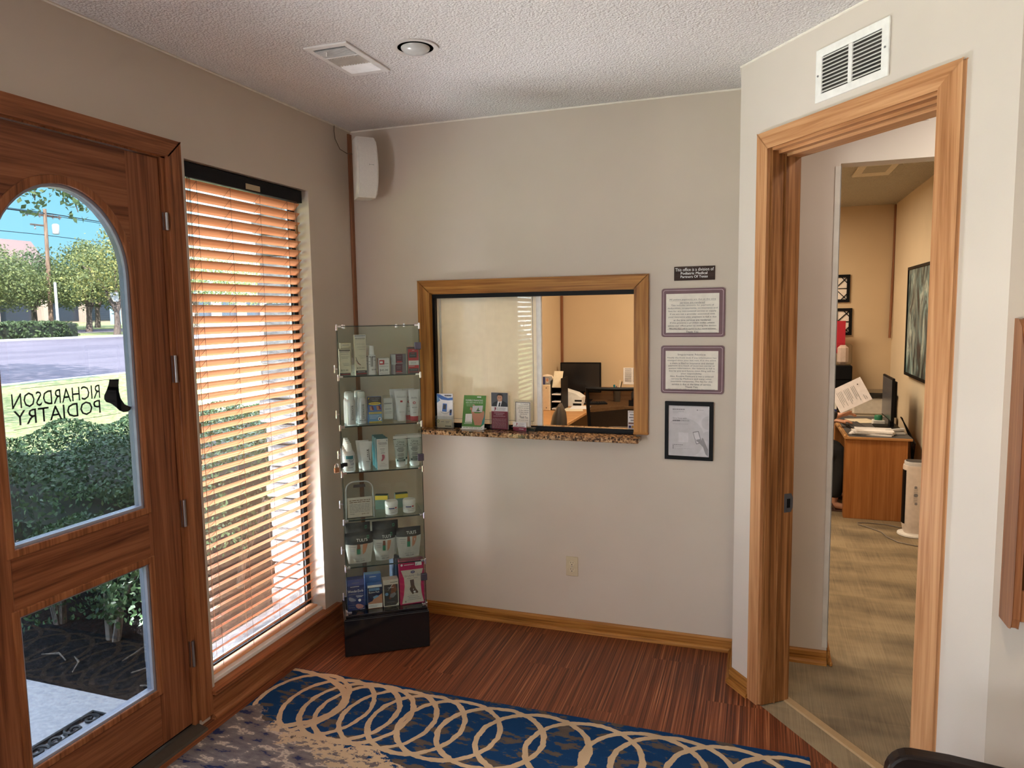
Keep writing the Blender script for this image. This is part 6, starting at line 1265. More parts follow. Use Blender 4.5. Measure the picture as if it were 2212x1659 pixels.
for i, (dx, dy, L_, mm, r_) in enumerate(((0.02, 0, 0.26, CREAM, 0.008), (-0.02, 0.01, 0.20, TEAL, 0.014), (0.0, -0.02, 0.19, NAVY, 0.006), (0.03, 0.01, 0.24, BLACK, 0.005), (-0.03, -0.01, 0.17, RED, 0.005))):
    m_ = MB(); m_.tube([(0.735 + dx * 0.5, 4.62 + dy * 0.5, DZ + 0.006), (0.735 + dx * 1.9, 4.62 + dy * 1.9, DZ + L_)], r_, 6)
    tag(m_.build(['ruler', 'highlighter', 'scissors', 'pen', 'pen'][i], mm), ['cream ruler standing in the clear pen cup', 'teal highlighter standing in the clear pen cup', 'navy scissors standing in the clear pen cup', 'black pen leaning right in the clear pen cup', 'red pen leaning left in the clear pen cup'][i], ['ruler', 'highlighter', 'scissors', 'pen', 'pen'][i])
m_ = MB(); m_.box(0.78, 1.02, 4.797, 4.7995, 0.94, 1.145); m_.art(plane_xz(4.797, -1, 0.78, 0.94), [('b', 0.02, 0.10, 0.19 - 0.012 * i, 0.195 - 0.012 * i, 1) for i in range(14)] + [('b', 0.12, 0.22, 0.19 - 0.012 * i, 0.195 - 0.012 * i, 1) for i in range(14)])
tag(m_.build('wall_chart', [PAPER, INKG]), 'printed two-column list pinned to the office wall behind the pens', 'paper')
m_ = MB(); m_.lathe([(0.03, 0), (0.032, 0.10), (0.012, 0.13), (0.012, 0.16), (0.0, 0.162)], (0.93, 4.66, DZ), 14); tag(m_.build('hand_gel_bottle', mat('smoky_bottle', (0.12, 0.11, 0.11), 0.25), smooth=True), 'dark pump bottle on the far desk at the right edge of the reception window', 'bottle')
# office chairs
oc = thing('mesh_office_chair', 'black mesh-backed office chair facing the monitor', 'office chair', (1.15, 2.46, 0), 0.12)
m_ = MB(); mesh_m, mnt, mbs = _new('black_mesh')
mv = N(mnt, 'ShaderNodeTexNoise', Scale=600.0, Detail=1.0); mnt.links.new(coords(mnt), mv.inputs['Vector']); mbs.inputs['Base Color'].default_value = (0.008, 0.008, 0.009, 1); mbs.inputs['Roughness'].default_value = 0.8; mbs.inputs['Specular IOR Level'].default_value = 0.1
mnt.links.new(ramp(mnt, mv.outputs[0], [(0.3, (0.70, 0.70, 0.70)), (0.7, (0.88, 0.88, 0.88))]), mbs.inputs['Alpha'])
def bk(u, v):
    w_ = 0.215 + 0.035 * v; return ((2 * u - 1) * w_, -0.24 - 0.05 * v + 0.05 * (1 - (2 * u - 1) ** 2) * -1 + 0.05, 0.55 + 0.615 * v)
vs = [bk(i / 8, j / 8) for j in range(9) for i in range(9)]
m_.add(vs, [(j * 9 + i, j * 9 + i + 1, j * 9 + i + 10, j * 9 + i + 9) for j in range(8) for i in range(8)]); m_.build('mesh_back', mesh_m, parent=oc)
m_ = MB(); lp = [bk(0, j / 8) for j in range(9)] + [bk(i / 8, 1) for i in range(1, 9)] + [bk(1, j / 8) for j in range(7, -1, -1)] + [bk(i / 8, 0) for i in range(7, 0, -1)] + [bk(0, 0)]
m_.tube(lp, 0.016, 8); m_.build('back_frame', BLACK, parent=oc, smooth=True)
m_ = MB(); m_.rbox(-0.23, 0.23, -0.22, 0.25, 0.44, 0.51, 0.02); m_.build('seat', BLACK, parent=oc)
for s_ in (-1, 1):
    m_ = MB(); m_.tube([(s_ * 0.24, 0.0, 0.46), (s_ * 0.28, 0.0, 0.50), (s_ * 0.28, 0.0, 0.66)], 0.014, 8); m_.rbox(s_ * 0.28 - 0.035, s_ * 0.28 + 0.035, -0.14, 0.13, 0.655, 0.685, 0.01); m_.build('armrest', BLACK, parent=oc)
m_ = MB(); m_.tube([(0, -0.12, 0.44), (0, -0.25, 0.47), (0, -0.27, 0.70)], 0.022, 8); m_.build('back_stem', BLACK, parent=oc)
m_ = MB(); m_.cyl((0, 0, 0.08), (0, 0, 0.44), 0.025)
for i in range(5):
    a = 2 * PI * i / 5; m_.tube([(0, 0, 0.10), (0.28 * math.cos(a), 0.28 * math.sin(a), 0.075)], [0.022, 0.014], 8)
m_.build('star_base', BLACK, parent=oc)
for i in range(5):
    a = 2 * PI * i / 5; m_ = MB(); m_.cyl((0.28 * math.cos(a) - 0.015, 0.28 * math.sin(a), 0.03), (0.28 * math.cos(a) + 0.015, 0.28 * math.sin(a), 0.03), 0.029, n=12); m_.build('caster', BLACK, parent=oc)
def padded_chair(label, loc, rz, top):
    c_ = thing('padded_office_chair', label, 'office chair', loc, rz); lm = mat('black_leather', (0.020, 0.016, 0.014), 0.38, bumpy=0.1)
    q = MB(); rings = []
    for j in range(11):
        v = j / 10; z = 0.52 + (top - 0.52) * v; hw = 0.24 * (1 - 0.55 * max(0, v - 0.6) ** 2 / 0.16) if v > 0.6 else 0.24; th = 0.055 * math.sqrt(max(0.05, 1 - max(0, v - 0.75) ** 2 / 0.0625 * 0.95))
        yc = -0.24 - 0.04 * v
        rings.append([(hw * math.copysign(abs(math.cos(a)) ** 0.6, math.cos(a)), yc + th * math.copysign(abs(math.sin(a)) ** 0.8, math.sin(a)), z) for a in [2 * PI * i / 20 for i in range(20)]])
    q.loft(rings); q.build('backrest', lm, parent=c_, smooth=True)
    q = MB()
    for s_ in (-0.02, 0.02): q.tube([(hw_ * 1.0, -0.26 - 0.04 * v_ + s_, 0.52 + (top - 0.52) * v_) for (hw_, v_) in [(0.24, 0.05), (0.241, 0.4), (0.238, 0.62), (0.225, 0.75)]], 0.004, 6)
    q.build('piping', BLACK, parent=c_, smooth=True)
    q = MB(); q.rbox(-0.24, 0.24, -0.22, 0.26, 0.43, 0.53, 0.03); q.build('seat', lm, parent=c_)
    q = MB(); q.cyl((0, 0, 0.08), (0, 0, 0.43), 0.025)
    for i in range(5):
        a = 2 * PI * i / 5; q.tube([(0, 0, 0.10), (0.28 * math.cos(a), 0.28 * math.sin(a), 0.04)], [0.022, 0.014], 8)
    q.build('star_base', BLACK, parent=c_)
    for i in range(5):
        a = 2 * PI * i / 5; q = MB(); q.lathe([(0.0, 0.0), (0.022, 0.008), (0.026, 0.028), (0.012, 0.05)], (0.28 * math.cos(a), 0.28 * math.sin(a), 0), 12); q.build('caster', BLACK, parent=c_)
    return c_
padded_chair('padded black leather chair just inside the reception window', (0.735, 0.96, 0), 1.76, 1.172)
padded_chair('padded black chair whose round top shows at the right of the open pane', (1.50, 1.02, 0), 0.10, 1.075)

# ---- what shows through the diagonal doorway
rd = thing('office_desk', 'oak-fronted desk with a dark top along the right office wall', 'desk', (3.33, 3.4, 0))
m_ = MB(); m_.rbox(3.062, 3.545, 2.86, 2.96, 0.0, 0.702, 0.003); m_.build('end_panel', DESKW, parent=rd, local=False)
m_ = MB(); m_.rbox(3.062, 3.545, 3.78, 4.12, 0.0, 0.702, 0.003); m_.build('pedestal', DESKW, parent=rd, local=False)
m_ = MB(); m_.box(3.522, 3.542, 2.96, 3.78, 0.1, 0.702); m_.build('back_panel', DESKW, parent=rd, local=False)
m_ = MB(); m_.rbox(3.050, 3.575, 2.83, 4.15, 0.702, 0.724, 0.004); m_.build('top_edge', DESKX, parent=rd, local=False)
m_ = MB(); m_.box(3.085, 3.572, 2.836, 4.148, 0.724, 0.7265); m_.build('top_laminate', mat('charcoal_laminate', (0.075, 0.075, 0.08), 0.5), parent=rd, local=False)
m_ = MB(); m_.tube([(3.060, 2.832, 0.722), (3.060, 4.148, 0.722)], 0.013, 8); m_.build('nosing', DESKX, parent=rd, local=False, smooth=True)
RZ = 0.7267
m2 = thing('monitor', 'thin black monitor seen edge-on on the right office desk', 'monitor', (3.47, 3.42, RZ), -PI / 2 + 0.0)
m_ = MB(); m_.rbox(-0.26, 0.26, -0.014, 0.008, 0.085, 0.475, 0.005); m_.prism([(-0.2, 0.12), (0.2, 0.12), (0.2, 0.44), (-0.2, 0.44)], (0, 0.008, 0), X3, Z3, Y3, 0.028); m_.build('casing', BLACK, parent=m2)
m_ = MB(); m_.box(-0.245, 0.245, -0.0152, -0.014, 0.10, 0.46); m_.build('screen', mat('grey_screen', (0.10, 0.10, 0.11), 0.2), parent=m2)
m_ = MB(); m_.rbox(-0.05, 0.05, 0.01, 0.045, 0.0, 0.25, 0.005); m_.build('neck', BLACK, parent=m2)
m_ = MB(); m_.rbox(-0.13, 0.13, -0.11, 0.09, 0.0, 0.016, 0.004); m_.build('foot', BLACK, parent=m2)
keyboard('keyboard', 'black keyboard beside the held letter on the right office desk', (3.20, 3.38, RZ), PI / 2 + 0.12)
pt_ = thing('printer', 'black-topped grey printer at the far end of the right office desk', 'printer', (3.465, 4.50, 0.0))
m_ = MB(); m_.rbox(3.22, 3.67, 4.20, 4.70, 0.0, 0.72, 0.004); tag(m_.build('printer_cabinet', mat('grey_cabinet', (0.40, 0.34, 0.26), 0.5)), 'low tan cabinet under the printer', 'cabinet')
m_ = MB(); m_.rbox(-0.20, 0.20, -0.24, 0.16, 0.721, 0.90, 0.02); m_.build('body', mat('printer_grey', (0.62, 0.58, 0.52), 0.5), parent=pt_)
m_ = MB(); m_.M = Matrix.Translation((0, 0.16, 0.905)); m_.rbox(-0.21, 0.21, -0.42, 0.0, 0, 0.05, 0.015); m_.build('scanner_lid', BLACKG, parent=pt_)
m_ = MB(); m_.M = Matrix.Translation((0, -0.22, 0.76)) @ Matrix.Rotation(math.radians(-35), 4, 'X'); m_.box(-0.15, 0.15, -0.005, 0.0, 0.0, 0.20); m_.build('paper_tray', mat('printer_tray', (0.66, 0.62, 0.56), 0.5), parent=pt_)
m_ = MB()
for i in range(5):
    m_.M = Matrix.Translation((3.285, 3.02, RZ + 0.0005 + 0.008 * i)) @ Matrix.Rotation(-0.10 + 0.07 * ((i * 7) % 5 - 2), 4, 'Z'); m_.rbox(-0.17 + 0.01 * i, 0.165, -0.11, 0.115, 0, 0.0074, 0.001)
tag(m_.build('paper_pile', PAPER), 'untidy pile of white papers at the near end of the right desk', 'papers')
m_ = MB(); m_.M = Matrix.Translation((3.30, 3.78, RZ + 0.0005)) @ Matrix.Rotation(0.3, 4, 'Z'); m_.box(-0.11, 0.11, -0.14, 0.14, 0, 0.004); tag(m_.build('envelope', CREAM), 'cream envelope lying behind the keyboard', 'envelope')
m_ = MB(); m_.M = Matrix.Translation((3.39, 3.20, RZ + 0.0005)) @ Matrix.Rotation(0.1, 4, 'Z'); m_.box(-0.04, 0.04, -0.04, 0.04, 0, 0.006); tag(m_.build('sticky_notes', mat('pale_yellow', (0.62, 0.55, 0.24), 0.6)), 'pale yellow sticky pad beside the monitor foot', 'sticky notes')
m_ = MB(); m_.lathe([(0.0, 0.0), (0.035, 0.002), (0.038, 0.03), (0.030, 0.045), (0.0, 0.048)], (3.415, 3.58, RZ + 0.046), 16); tag(m_.build('ink_stamp', mat('green_rubber', (0.03, 0.20, 0.10), 0.4), smooth=True), 'green round stamp on the white box by the monitor', 'stamp')
m_ = MB(); m_.rbox(3.365, 3.465, 3.53, 3.63, RZ + 0.0005, RZ + 0.045, 0.003); tag(m_.build('stamp_box', WHITE), 'small white box under the green stamp', 'box')
sn = thing('stapler', 'white stapler at the right end of the near desk edge', 'stapler', (3.47, 3.02, RZ + 0.0005), 0.2)
m_ = MB(); m_.rbox(-0.08, 0.08, -0.018, 0.018, 0, 0.02, 0.004); m_.build('base', LGREY, parent=sn)
m_ = MB(); m_.M = Matrix.Translation((-0.08, 0, 0.02)) @ Matrix.Rotation(math.radians(-6), 4, 'Y'); m_.rbox(0, 0.155, -0.015, 0.015, 0, 0.022, 0.004); m_.build('arm', LGREY, parent=sn)
m_ = MB()
for i in range(3): m_.tube([(3.60, 3.50 + 0.03 * i, RZ + 0.08), (3.60 + 0.004 * i, 3.3, RZ + 0.02), (3.60 + 0.01 * i, 3.05 - 0.03 * i, 0.66), (3.61, 3.0 + 0.05 * i, 0.3)], 0.006, 6)
tag(m_.build('monitor_cables', BLACK), 'bundle of black cables behind the edge-on monitor', 'cables')
# tower heater with its cord
ht = thing('tower_heater', 'white tower heater with a black front strip standing by the desk end', 'heater', (3.535, 2.50, 0))
m_ = MB(); m_.lathe([(0.105, 0.0), (0.112, 0.004), (0.110, 0.016), (0.06, 0.024)], n=32); m_.build('base', WHITE, parent=ht, smooth=True)
def rr_(z, k=1.0):
    return [(0.083 * k * math.copysign(abs(math.cos(a)) ** 0.75, math.cos(a)), 0.075 * k * math.copysign(abs(math.sin(a)) ** 0.75, math.sin(a)), z) for a in [2 * PI * i / 32 for i in range(32)]]
m_ = MB(); m_.loft([rr_(0.022, 0.78), rr_(0.034, 0.86), rr_(0.09, 0.98), rr_(0.12), rr_(0.555), rr_(0.572, 0.97)]); m_.build('body', mat('heater_white', (0.70, 0.62, 0.56), 0.4), parent=ht, smooth=True)
m_ = MB(); m_.loft([rr_(0.572, 0.90), rr_(0.597, 0.90), rr_(0.602, 0.86)]); m_.build('top_ring', LGREY, parent=ht, smooth=True)
m_ = MB(); m_.loft([rr_(0.602, 0.80), rr_(0.606, 0.78)]); m_.build('control_panel', DGREY, parent=ht, smooth=True)
m_ = MB(); n_ = 10
def hs(a, z, k=1.012): return (0.083 * k * math.copysign(abs(math.cos(a)) ** 0.75, math.cos(a)), 0.075 * k * math.copysign(abs(math.sin(a)) ** 0.75, math.sin(a)), z)
vs = [hs(PI * 0.80 + PI * 0.42 * i / n_, z) for z in (0.10, 0.535) for i in range(n_ + 1)]
m_.add(vs, [(i, i + 1, n_ + 2 + i, n_ + 1 + i) for i in range(n_)]); m_.build('front_grille', BLACK, parent=ht, smooth=True)
m_ = MB(); fnh = lambda x, z, L: hs(1.5 * PI + x, z, 1.006 + 0.002 * L)
m_.art(fnh, [('b', -0.10, 0.08, 0.39 - 0.013 * i, 0.394 - 0.013 * i, 0) for i in range(9)] + [('e', 0.0, 0.34, 0.10, 0.012, 0), ('e', -0.02, 0.405, 0.06, 0.010, 0), ('e', 0.02, 0.272, 0.06, 0.010, 0)]); m_.build('warning_print', INKG, parent=ht)
m_ = MB(); m_.tube([(3.50, 2.58, 0.03), (3.47, 2.66, 0.006), (3.38, 2.72, 0.006), (3.24, 2.735, 0.006), (3.16, 2.715, 0.006), (3.16, 2.66, 0.006), (3.24, 2.58, 0.006), (3.31, 2.48, 0.006), (3.33, 2.36, 0.006), (3.39, 2.24, 0.006), (3.50, 2.18, 0.006), (3.62, 2.20, 0.006), (3.68, 2.28, 0.006)], 0.0045, 6)
tag(m_.build('heater_cord', mat('grey_cord', (0.20, 0.17, 0.14), 0.5), smooth=True), 'thin grey cord looping over the carpet from the tower heater', 'cord')
# painting
pn = thing('painting', 'large abstract blue-green painting in a black frame on the right office wall', 'painting', (3.69, 3.31, 1.19))
m_ = MB(); yq = lambda a, b, c_, d_: [(b, c_), (b, d_), (a, d_), (a, c_)]
m_.holed(yq(2.80, 3.765, 1.192, 2.195), yq(2.825, 3.740, 1.217, 2.170), (3.645, 0, 0), Y3, Z3, X3, 0.043); m_.build('frame', BLACK, parent=pn, local=False)
pm, pnt, pb = _new('abstract_painting')
n1 = N(pnt, 'ShaderNodeTexNoise', Scale=1.0, Detail=5.0, Roughness=0.55, Distortion=1.6); pnt.links.new(coords(pnt, (1, 4.5, 1.9)), n1.inputs['Vector'])
n2 = N(pnt, 'ShaderNodeTexNoise', Scale=1.0, Detail=6.0, Roughness=0.6, Distortion=0.8); pnt.links.new(coords(pnt, (1, 9.0, 2.6), (0.3, 0, 0)), n2.inputs['Vector'])
c1 = ramp(pnt, n1.outputs[0], [(0.30, (0.015, 0.012, 0.022)), (0.42, (0.05, 0.075, 0.085)), (0.50, (0.16, 0.28, 0.30)), (0.58, (0.48, 0.58, 0.54)), (0.68, (0.07, 0.10, 0.12)), (0.8, (0.30, 0.22, 0.16))])
c2 = ramp(pnt, n2.outputs[0], [(0.44, (0, 0, 0)), (0.52, (0.5, 0.5, 0.5)), (0.58, (1, 1, 1))])
mx = pnt.nodes.new('ShaderNodeMix'); mx.data_type = 'RGBA'; mx.blend_type = 'MULTIPLY'; mx.inputs['Factor'].default_value = 0.6
pnt.links.new(c1, [i for i in mx.inputs if i.name == 'A' and i.type == 'RGBA'][0]); pnt.links.new(c2, [i for i in mx.inputs if i.name == 'B' and i.type == 'RGBA'][0]); pnt.links.new([o for o in mx.outputs if o.type == 'RGBA'][0], pb.inputs['Base Color'])
pb.inputs['Roughness'].default_value = 0.45
m_ = MB(); m_.box(3.655, 3.688, 2.82, 3.745, 1.21, 2.175); m_.build('canvas', pm, parent=pn, local=False)
# lattice frames on the far office wall
def lattice(label, x0, z0, w_, h_):
    t = thing('lattice_frame', label, 'wall decoration', (x0, 4.80, z0), 0, 'square black lattice frames on the far office wall')
    q = MB(); q.box(0.02, w_ - 0.02, -0.008, -0.001, 0.02, h_ - 0.02); q.build('mirror_panel', mat('pale_panel', (0.80, 0.72, 0.66), 0.3), parent=t)
    q = MB(); q.holed([(0, 0), (w_, 0), (w_, h_), (0, h_)], [(0.032, 0.032), (w_ - 0.032, 0.032), (w_ - 0.032, h_ - 0.032), (0.032, h_ - 0.032)], (0, -0.022, 0), X3, Z3, Y3, 0.022); q.build('frame', BLACK, parent=t)
    q = MB(); c_ = (w_ / 2, h_ / 2); bars = []
    for (a, b_) in (((0.03, h_ / 2), (w_ - 0.03, h_ / 2)), ((w_ / 2, 0.03), (w_ / 2, h_ - 0.03)), ((0.03, 0.03), (w_ / 2, h_ / 2)), ((w_ - 0.03, 0.03), (w_ / 2, h_ / 2)), ((0.03, h_ - 0.03), (w_ / 2, h_ / 2)), ((w_ - 0.03, h_ - 0.03), (w_ / 2, h_ / 2)),
                    ((w_ * 0.72, 0.03), (w_ - 0.03, h_ * 0.30)), ((w_ * 0.28, 0.03), (0.03, h_ * 0.30)), ((w_ * 0.72, h_ - 0.03), (w_ - 0.03, h_ * 0.70)), ((w_ * 0.28, h_ - 0.03), (0.03, h_ * 0.70))):
        q.tube([(a[0], -0.013, a[1]), (b_[0], -0.013, b_[1])], 0.006, 4)
    q.build('lattice', BLACK, parent=t)
lattice('upper square black lattice frame on the far office wall', 2.965, 1.890, 0.300, 0.300); lattice('lower square black lattice frame, partly behind the red sheet', 2.995, 1.530, 0.300, 0.295)
m_ = MB(); m_.box(2.95, 3.215, 4.60, 4.612, 1.34, 1.69); tag(m_.build('red_file', mat('red_file', (0.42, 0.012, 0.03), 0.45)), 'red file standing on top of the water cooler', 'file')
# bottle-less water cooler / dispenser beside the far wall
wd = thing('drink_dispenser', 'black drink dispenser with a clear tank on a tan cabinet', 'dispenser', (3.14, 4.58, 0))
m_ = MB(); m_.rbox(2.98, 3.284, 4.50, 4.70, 1.06, 1.215, 0.01); m_.prism([(3.06, 0.985), (3.26, 0.985), (3.284, 1.03), (3.284, 1.06), (2.99, 1.06)], (0, 4.51, 0), X3, Z3, Y3, 0.18); m_.rbox(3.0, 3.20, 4.60, 4.72, 0.726, 1.06, 0.01); m_.build('body', BLACK, parent=wd, local=False)
m_ = MB(); m_.rbox(3.06, 3.282, 4.52, 4.68, 1.217, 1.445, 0.02); m_.build('clear_tank', ACRYL, parent=wd, local=False)
m_ = MB(); m_.rbox(3.14, 3.25, 4.56, 4.64, 1.220, 1.43, 0.03); m_.build('inner_tank', mat('pale_tank', (0.68, 0.52, 0.46), 0.3), parent=wd, local=False)
m_ = MB(); m_.rbox(2.99, 3.07, 4.53, 4.67, 1.2165, 1.30, 0.01); m_.build('white_base', WHITE, parent=wd, local=False)
m_ = MB(); m_.rbox(2.90, 3.125, 4.20, 4.78, 0.0, 0.720, 0.004); tag(m_.build('file_cabinet', mat('tan_cabinet', (0.42, 0.33, 0.21), 0.5)), 'tan file cabinet under the drink dispenser', 'cabinet')
m_ = MB(); m_.rbox(3.03, 3.118, 4.25, 4.36, 0.721, 0.86, 0.002); m_.art(plane_xz(4.25, -1, 3.03, 0.721), [('r', 0, 0.088, 0.01, 0.055, 1), ('b', 0.02, 0.07, 0.03, 0.04, 0)]); tag(m_.build('glove_box', [WHITE, NAVY]), 'small white and navy box on the tan cabinet', 'box')
# office ceiling diffuser
cf = thing('ceiling_vent', 'square grey-lensed diffuser on the popcorn ceiling of the office', 'vent', (3.18, 2.54, CH))
m_ = MB(); m_.rbox(-0.14, 0.14, -0.27, 0.27, -0.018, -0.0005, 0.006); m_.build('frame', mat('diffuser_cream', (0.66, 0.60, 0.48), 0.5), parent=cf)
m_ = MB(); m_.box(-0.085, 0.085, -0.19, 0.10, -0.0195, -0.018); m_.build('lens', mat('diffuser_grey', (0.36, 0.34, 0.27), 0.5), parent=cf)
# ================================================================ the seated person with the letter (mostly hidden by the wall edge)
SK = mat('skin', (0.50, 0.25, 0.16), 0.5, bumpy=0.05, vscale=60); CLOTH = mat('black_cloth', (0.010, 0.010, 0.012), 0.8); HAIRM = mat('dark_hair', (0.018, 0.011, 0.008), 0.5)
ps = thing('person', 'seated person in dark clothes holding up a white letter at the right office desk', 'person', (2.62, 3.20, 0))
# body in local coordinates, facing +x; built of connected tapering rings (no skin layer needed)
def limb(m_, pts, n=14, m=0, flat=1.0):
    """smooth tapered limb along pts (x, y, z, r), Catmull-Rom resampled"""
    P_ = [Vector(p[:3]) for p in pts]; R_ = [p[3] for p in pts]; out, rr = [], []
    for i in range(len(P_) - 1):
        p0, p1, p2, p3 = P_[max(i - 1, 0)], P_[i], P_[i + 1], P_[min(i + 2, len(P_) - 1)]
        for k in range(5):
            t = k / 5; out.append(0.5 * ((2 * p1) + (-p0 + p2) * t + (2 * p0 - 5 * p1 + 4 * p2 - p3) * t * t + (-p0 + 3 * p1 - 3 * p2 + p3) * t ** 3)); rr.append(R_[i] + (R_[i + 1] - R_[i]) * (t * t * (3 - 2 * t)))
    out.append(P_[-1]); rr.append(R_[-1])
    rr = [rr[0] * 0.35] + rr + [rr[-1] * 0.35]; d0_ = (out[0] - out[1]).normalized(); d1_ = (out[-1] - out[-2]).normalized()
    out = [out[0] + d0_ * rr[1] * 0.75] + out + [out[-1] + d1_ * rr[-2] * 0.75]
    return m_.tube(out, rr, n, m)
def remeshed(m_, name, mm, voxel):
    o = m_.build(name, mm, parent=ps); r = o.modifiers.new('remesh', 'REMESH'); r.mode = 'VOXEL'; r.voxel_size = voxel; r.use_smooth_shade = True
    s_ = o.modifiers.new('smooth', 'SMOOTH'); s_.factor = 0.5; s_.iterations = 3
    return o
hip = [(0.0, 0.10, 0.50), (0.0, -0.10, 0.50)]
HX, HY, HZ = 0.375, -0.22, 0.880            # the raised right hand (wrist)
body = MB()
limb(body, [(0.0, 0, 0.50, 0.15), (0.0, 0, 0.62, 0.145), (0.01, 0, 0.80, 0.135), (0.0, 0, 0.95, 0.145), (-0.01, 0, 1.06, 0.105), (0.0, 0, 1.13, 0.052), (0.015, 0, 1.20, 0.050)])
for s_ in (-1, 1): limb(body, [(0.0, 0.0, 1.03, 0.08), (0.0, 0.12 * s_, 1.03, 0.075), (0.0, 0.17 * s_, 1.00, 0.06)])
limb(body, [(0.0, -0.17, 1.00, 0.052), (0.07, -0.23, 0.87, 0.045), (0.13, -0.25, 0.78, 0.040), (0.27, -0.235, 0.85, 0.036), (HX, HY, HZ, 0.025), (HX + 0.03, HY, HZ + 0.010, 0.025)])
limb(body, [(0.0, 0.17, 1.00, 0.052), (0.10, 0.22, 0.85, 0.045), (0.15, 0.22, 0.77, 0.040), (0.30, 0.18, 0.775, 0.034), (0.40, 0.16, 0.785, 0.026)])
# legs: thighs forward, shins down, right leg crossed a little forward under the desk edge
limb(body, [(0.02, -0.10, 0.52, 0.090), (0.22, -0.12, 0.535, 0.080), (0.40, -0.12, 0.53, 0.060), (0.425, -0.12, 0.40, 0.052), (0.405, -0.11, 0.24, 0.046), (0.385, -0.10, 0.09, 0.032), (0.395, -0.10, 0.055, 0.034), (0.46, -0.11, 0.038, 0.030), (0.52, -0.12, 0.030, 0.022)])
limb(body, [(0.02, 0.10, 0.52, 0.090), (0.22, 0.12, 0.535, 0.080), (0.40, 0.14, 0.52, 0.060), (0.43, 0.20, 0.38, 0.052), (0.40, 0.28, 0.22, 0.046), (0.37, 0.34, 0.085, 0.032), (0.385, 0.345, 0.055, 0.034), (0.45, 0.36, 0.038, 0.030), (0.51, 0.37, 0.030, 0.022)])
# head with brow, nose, chin and ears
hd = Vector((0.035, 0, 1.31)); rings = []
for i in range(13):
    v = -1 + 2 * i / 12; z = hd.z + 0.118 * v; k = math.sqrt(max(0.02, 1 - v * v)); fx = 0.098 * k * (1.0 if v > -0.3 else 1.0 + 0.12 * (-v - 0.3)); wy = 0.076 * k * (1.0 if v > -0.2 else 0.92)
    rings.append([(hd.x + fx * math.cos(a) + (0.010 if v < -0.4 and math.cos(a) > 0 else 0), hd.y + wy * math.sin(a), z) for a in [2 * PI * j / 18 for j in range(18)]])
body.loft(rings)
limb(body, [(hd.x + 0.088, 0, hd.z + 0.022, 0.010), (hd.x + 0.104, 0, hd.z - 0.012, 0.013), (hd.x + 0.100, 0, hd.z - 0.026, 0.012)], 10)
for s_ in (-1, 1):
    limb(body, [(hd.x - 0.005, 0.074 * s_, hd.z + 0.020, 0.012), (hd.x - 0.010, 0.080 * s_, hd.z, 0.014), (hd.x - 0.002, 0.074 * s_, hd.z - 0.026, 0.009)], 8)
limb(body, [(hd.x + 0.085, -0.022, hd.z - 0.050, 0.008), (hd.x + 0.094, 0, hd.z - 0.048, 0.010), (hd.x + 0.085, 0.022, hd.z - 0.050, 0.008)], 8)
# right hand: palm, four curled fingers under the sheet, thumb on top
palm0, palm1 = Vector((HX + 0.02, HY, HZ + 0.008)), Vector((HX + 0.085, HY - 0.005, HZ + 0.022))
limb(body, [(palm0.x, palm0.y - 0.018, palm0.z, 0.017), (palm1.x, palm1.y - 0.026, palm1.z, 0.014)], 10); limb(body, [(palm0.x, palm0.y + 0.016, palm0.z, 0.018), (palm1.x, palm1.y + 0.026, palm1.z, 0.014)], 10); limb(body, [(palm0.x, palm0.y, palm0.z, 0.019), (palm1.x, palm1.y, palm1.z, 0.015)], 10)
for k, (dy, L_) in enumerate(((-0.033, 0.058), (-0.012, 0.070), (0.011, 0.074), (0.033, 0.064))):
    a = palm1 + Vector((0.0, dy, 0)); limb(body, [(a.x, a.y, a.z, 0.0098), (a.x + L_ * 0.48, a.y, a.z + 0.004 - 0.004 * k, 0.0090), (a.x + L_ * 0.82, a.y, a.z - 0.006, 0.0084), (a.x + L_, a.y, a.z - 0.018, 0.0072)], 10)
limb(body, [(palm0.x + 0.012, palm0.y - 0.026, palm0.z + 0.006, 0.013), (palm0.x + 0.045, palm0.y - 0.050, palm0.z + 0.022, 0.0115), (palm0.x + 0.075, palm0.y - 0.048, palm0.z + 0.038, 0.0098), (palm0.x + 0.096, palm0.y - 0.036, palm0.z + 0.040, 0.0082)], 10)
# left hand resting on the keyboard edge
lw = Vector((0.40, 0.16, 0.785))
for dy in (-0.018, 0.0, 0.018): limb(body, [(lw.x, lw.y + dy, lw.z, 0.016), (lw.x + 0.075, lw.y + dy * 1.3, lw.z - 0.008, 0.013)], 10)
for k, (dy, L_) in enumerate(((-0.032, 0.064), (-0.011, 0.074), (0.011, 0.070), (0.032, 0.056))): limb(body, [(lw.x + 0.075, lw.y + dy, lw.z - 0.008, 0.0096), (lw.x + 0.075 + L_ * 0.5, lw.y + dy * 1.1, lw.z - 0.002, 0.0088), (lw.x + 0.075 + L_, lw.y + dy * 1.15, lw.z - 0.020, 0.0072)], 10)
limb(body, [(lw.x + 0.01, lw.y - 0.026, lw.z, 0.012), (lw.x + 0.05, lw.y - 0.052, lw.z - 0.004, 0.0105), (lw.x + 0.085, lw.y - 0.056, lw.z - 0.012, 0.008)], 10)
remeshed(body, 'body', SK, 0.0042)
sh_ = MB()
limb(sh_, [(0.0, 0, 0.50, 0.165), (0.0, 0, 0.62, 0.158), (0.01, 0, 0.80, 0.148), (0.0, 0, 0.95, 0.158), (-0.01, 0, 1.055, 0.115), (0.0, 0, 1.10, 0.070)], 18)
for s_ in (-1, 1): limb(sh_, [(0.0, 0.0, 1.03, 0.09), (0.0, 0.12 * s_, 1.03, 0.088), (0.0, 0.175 * s_, 1.00, 0.075)], 16)
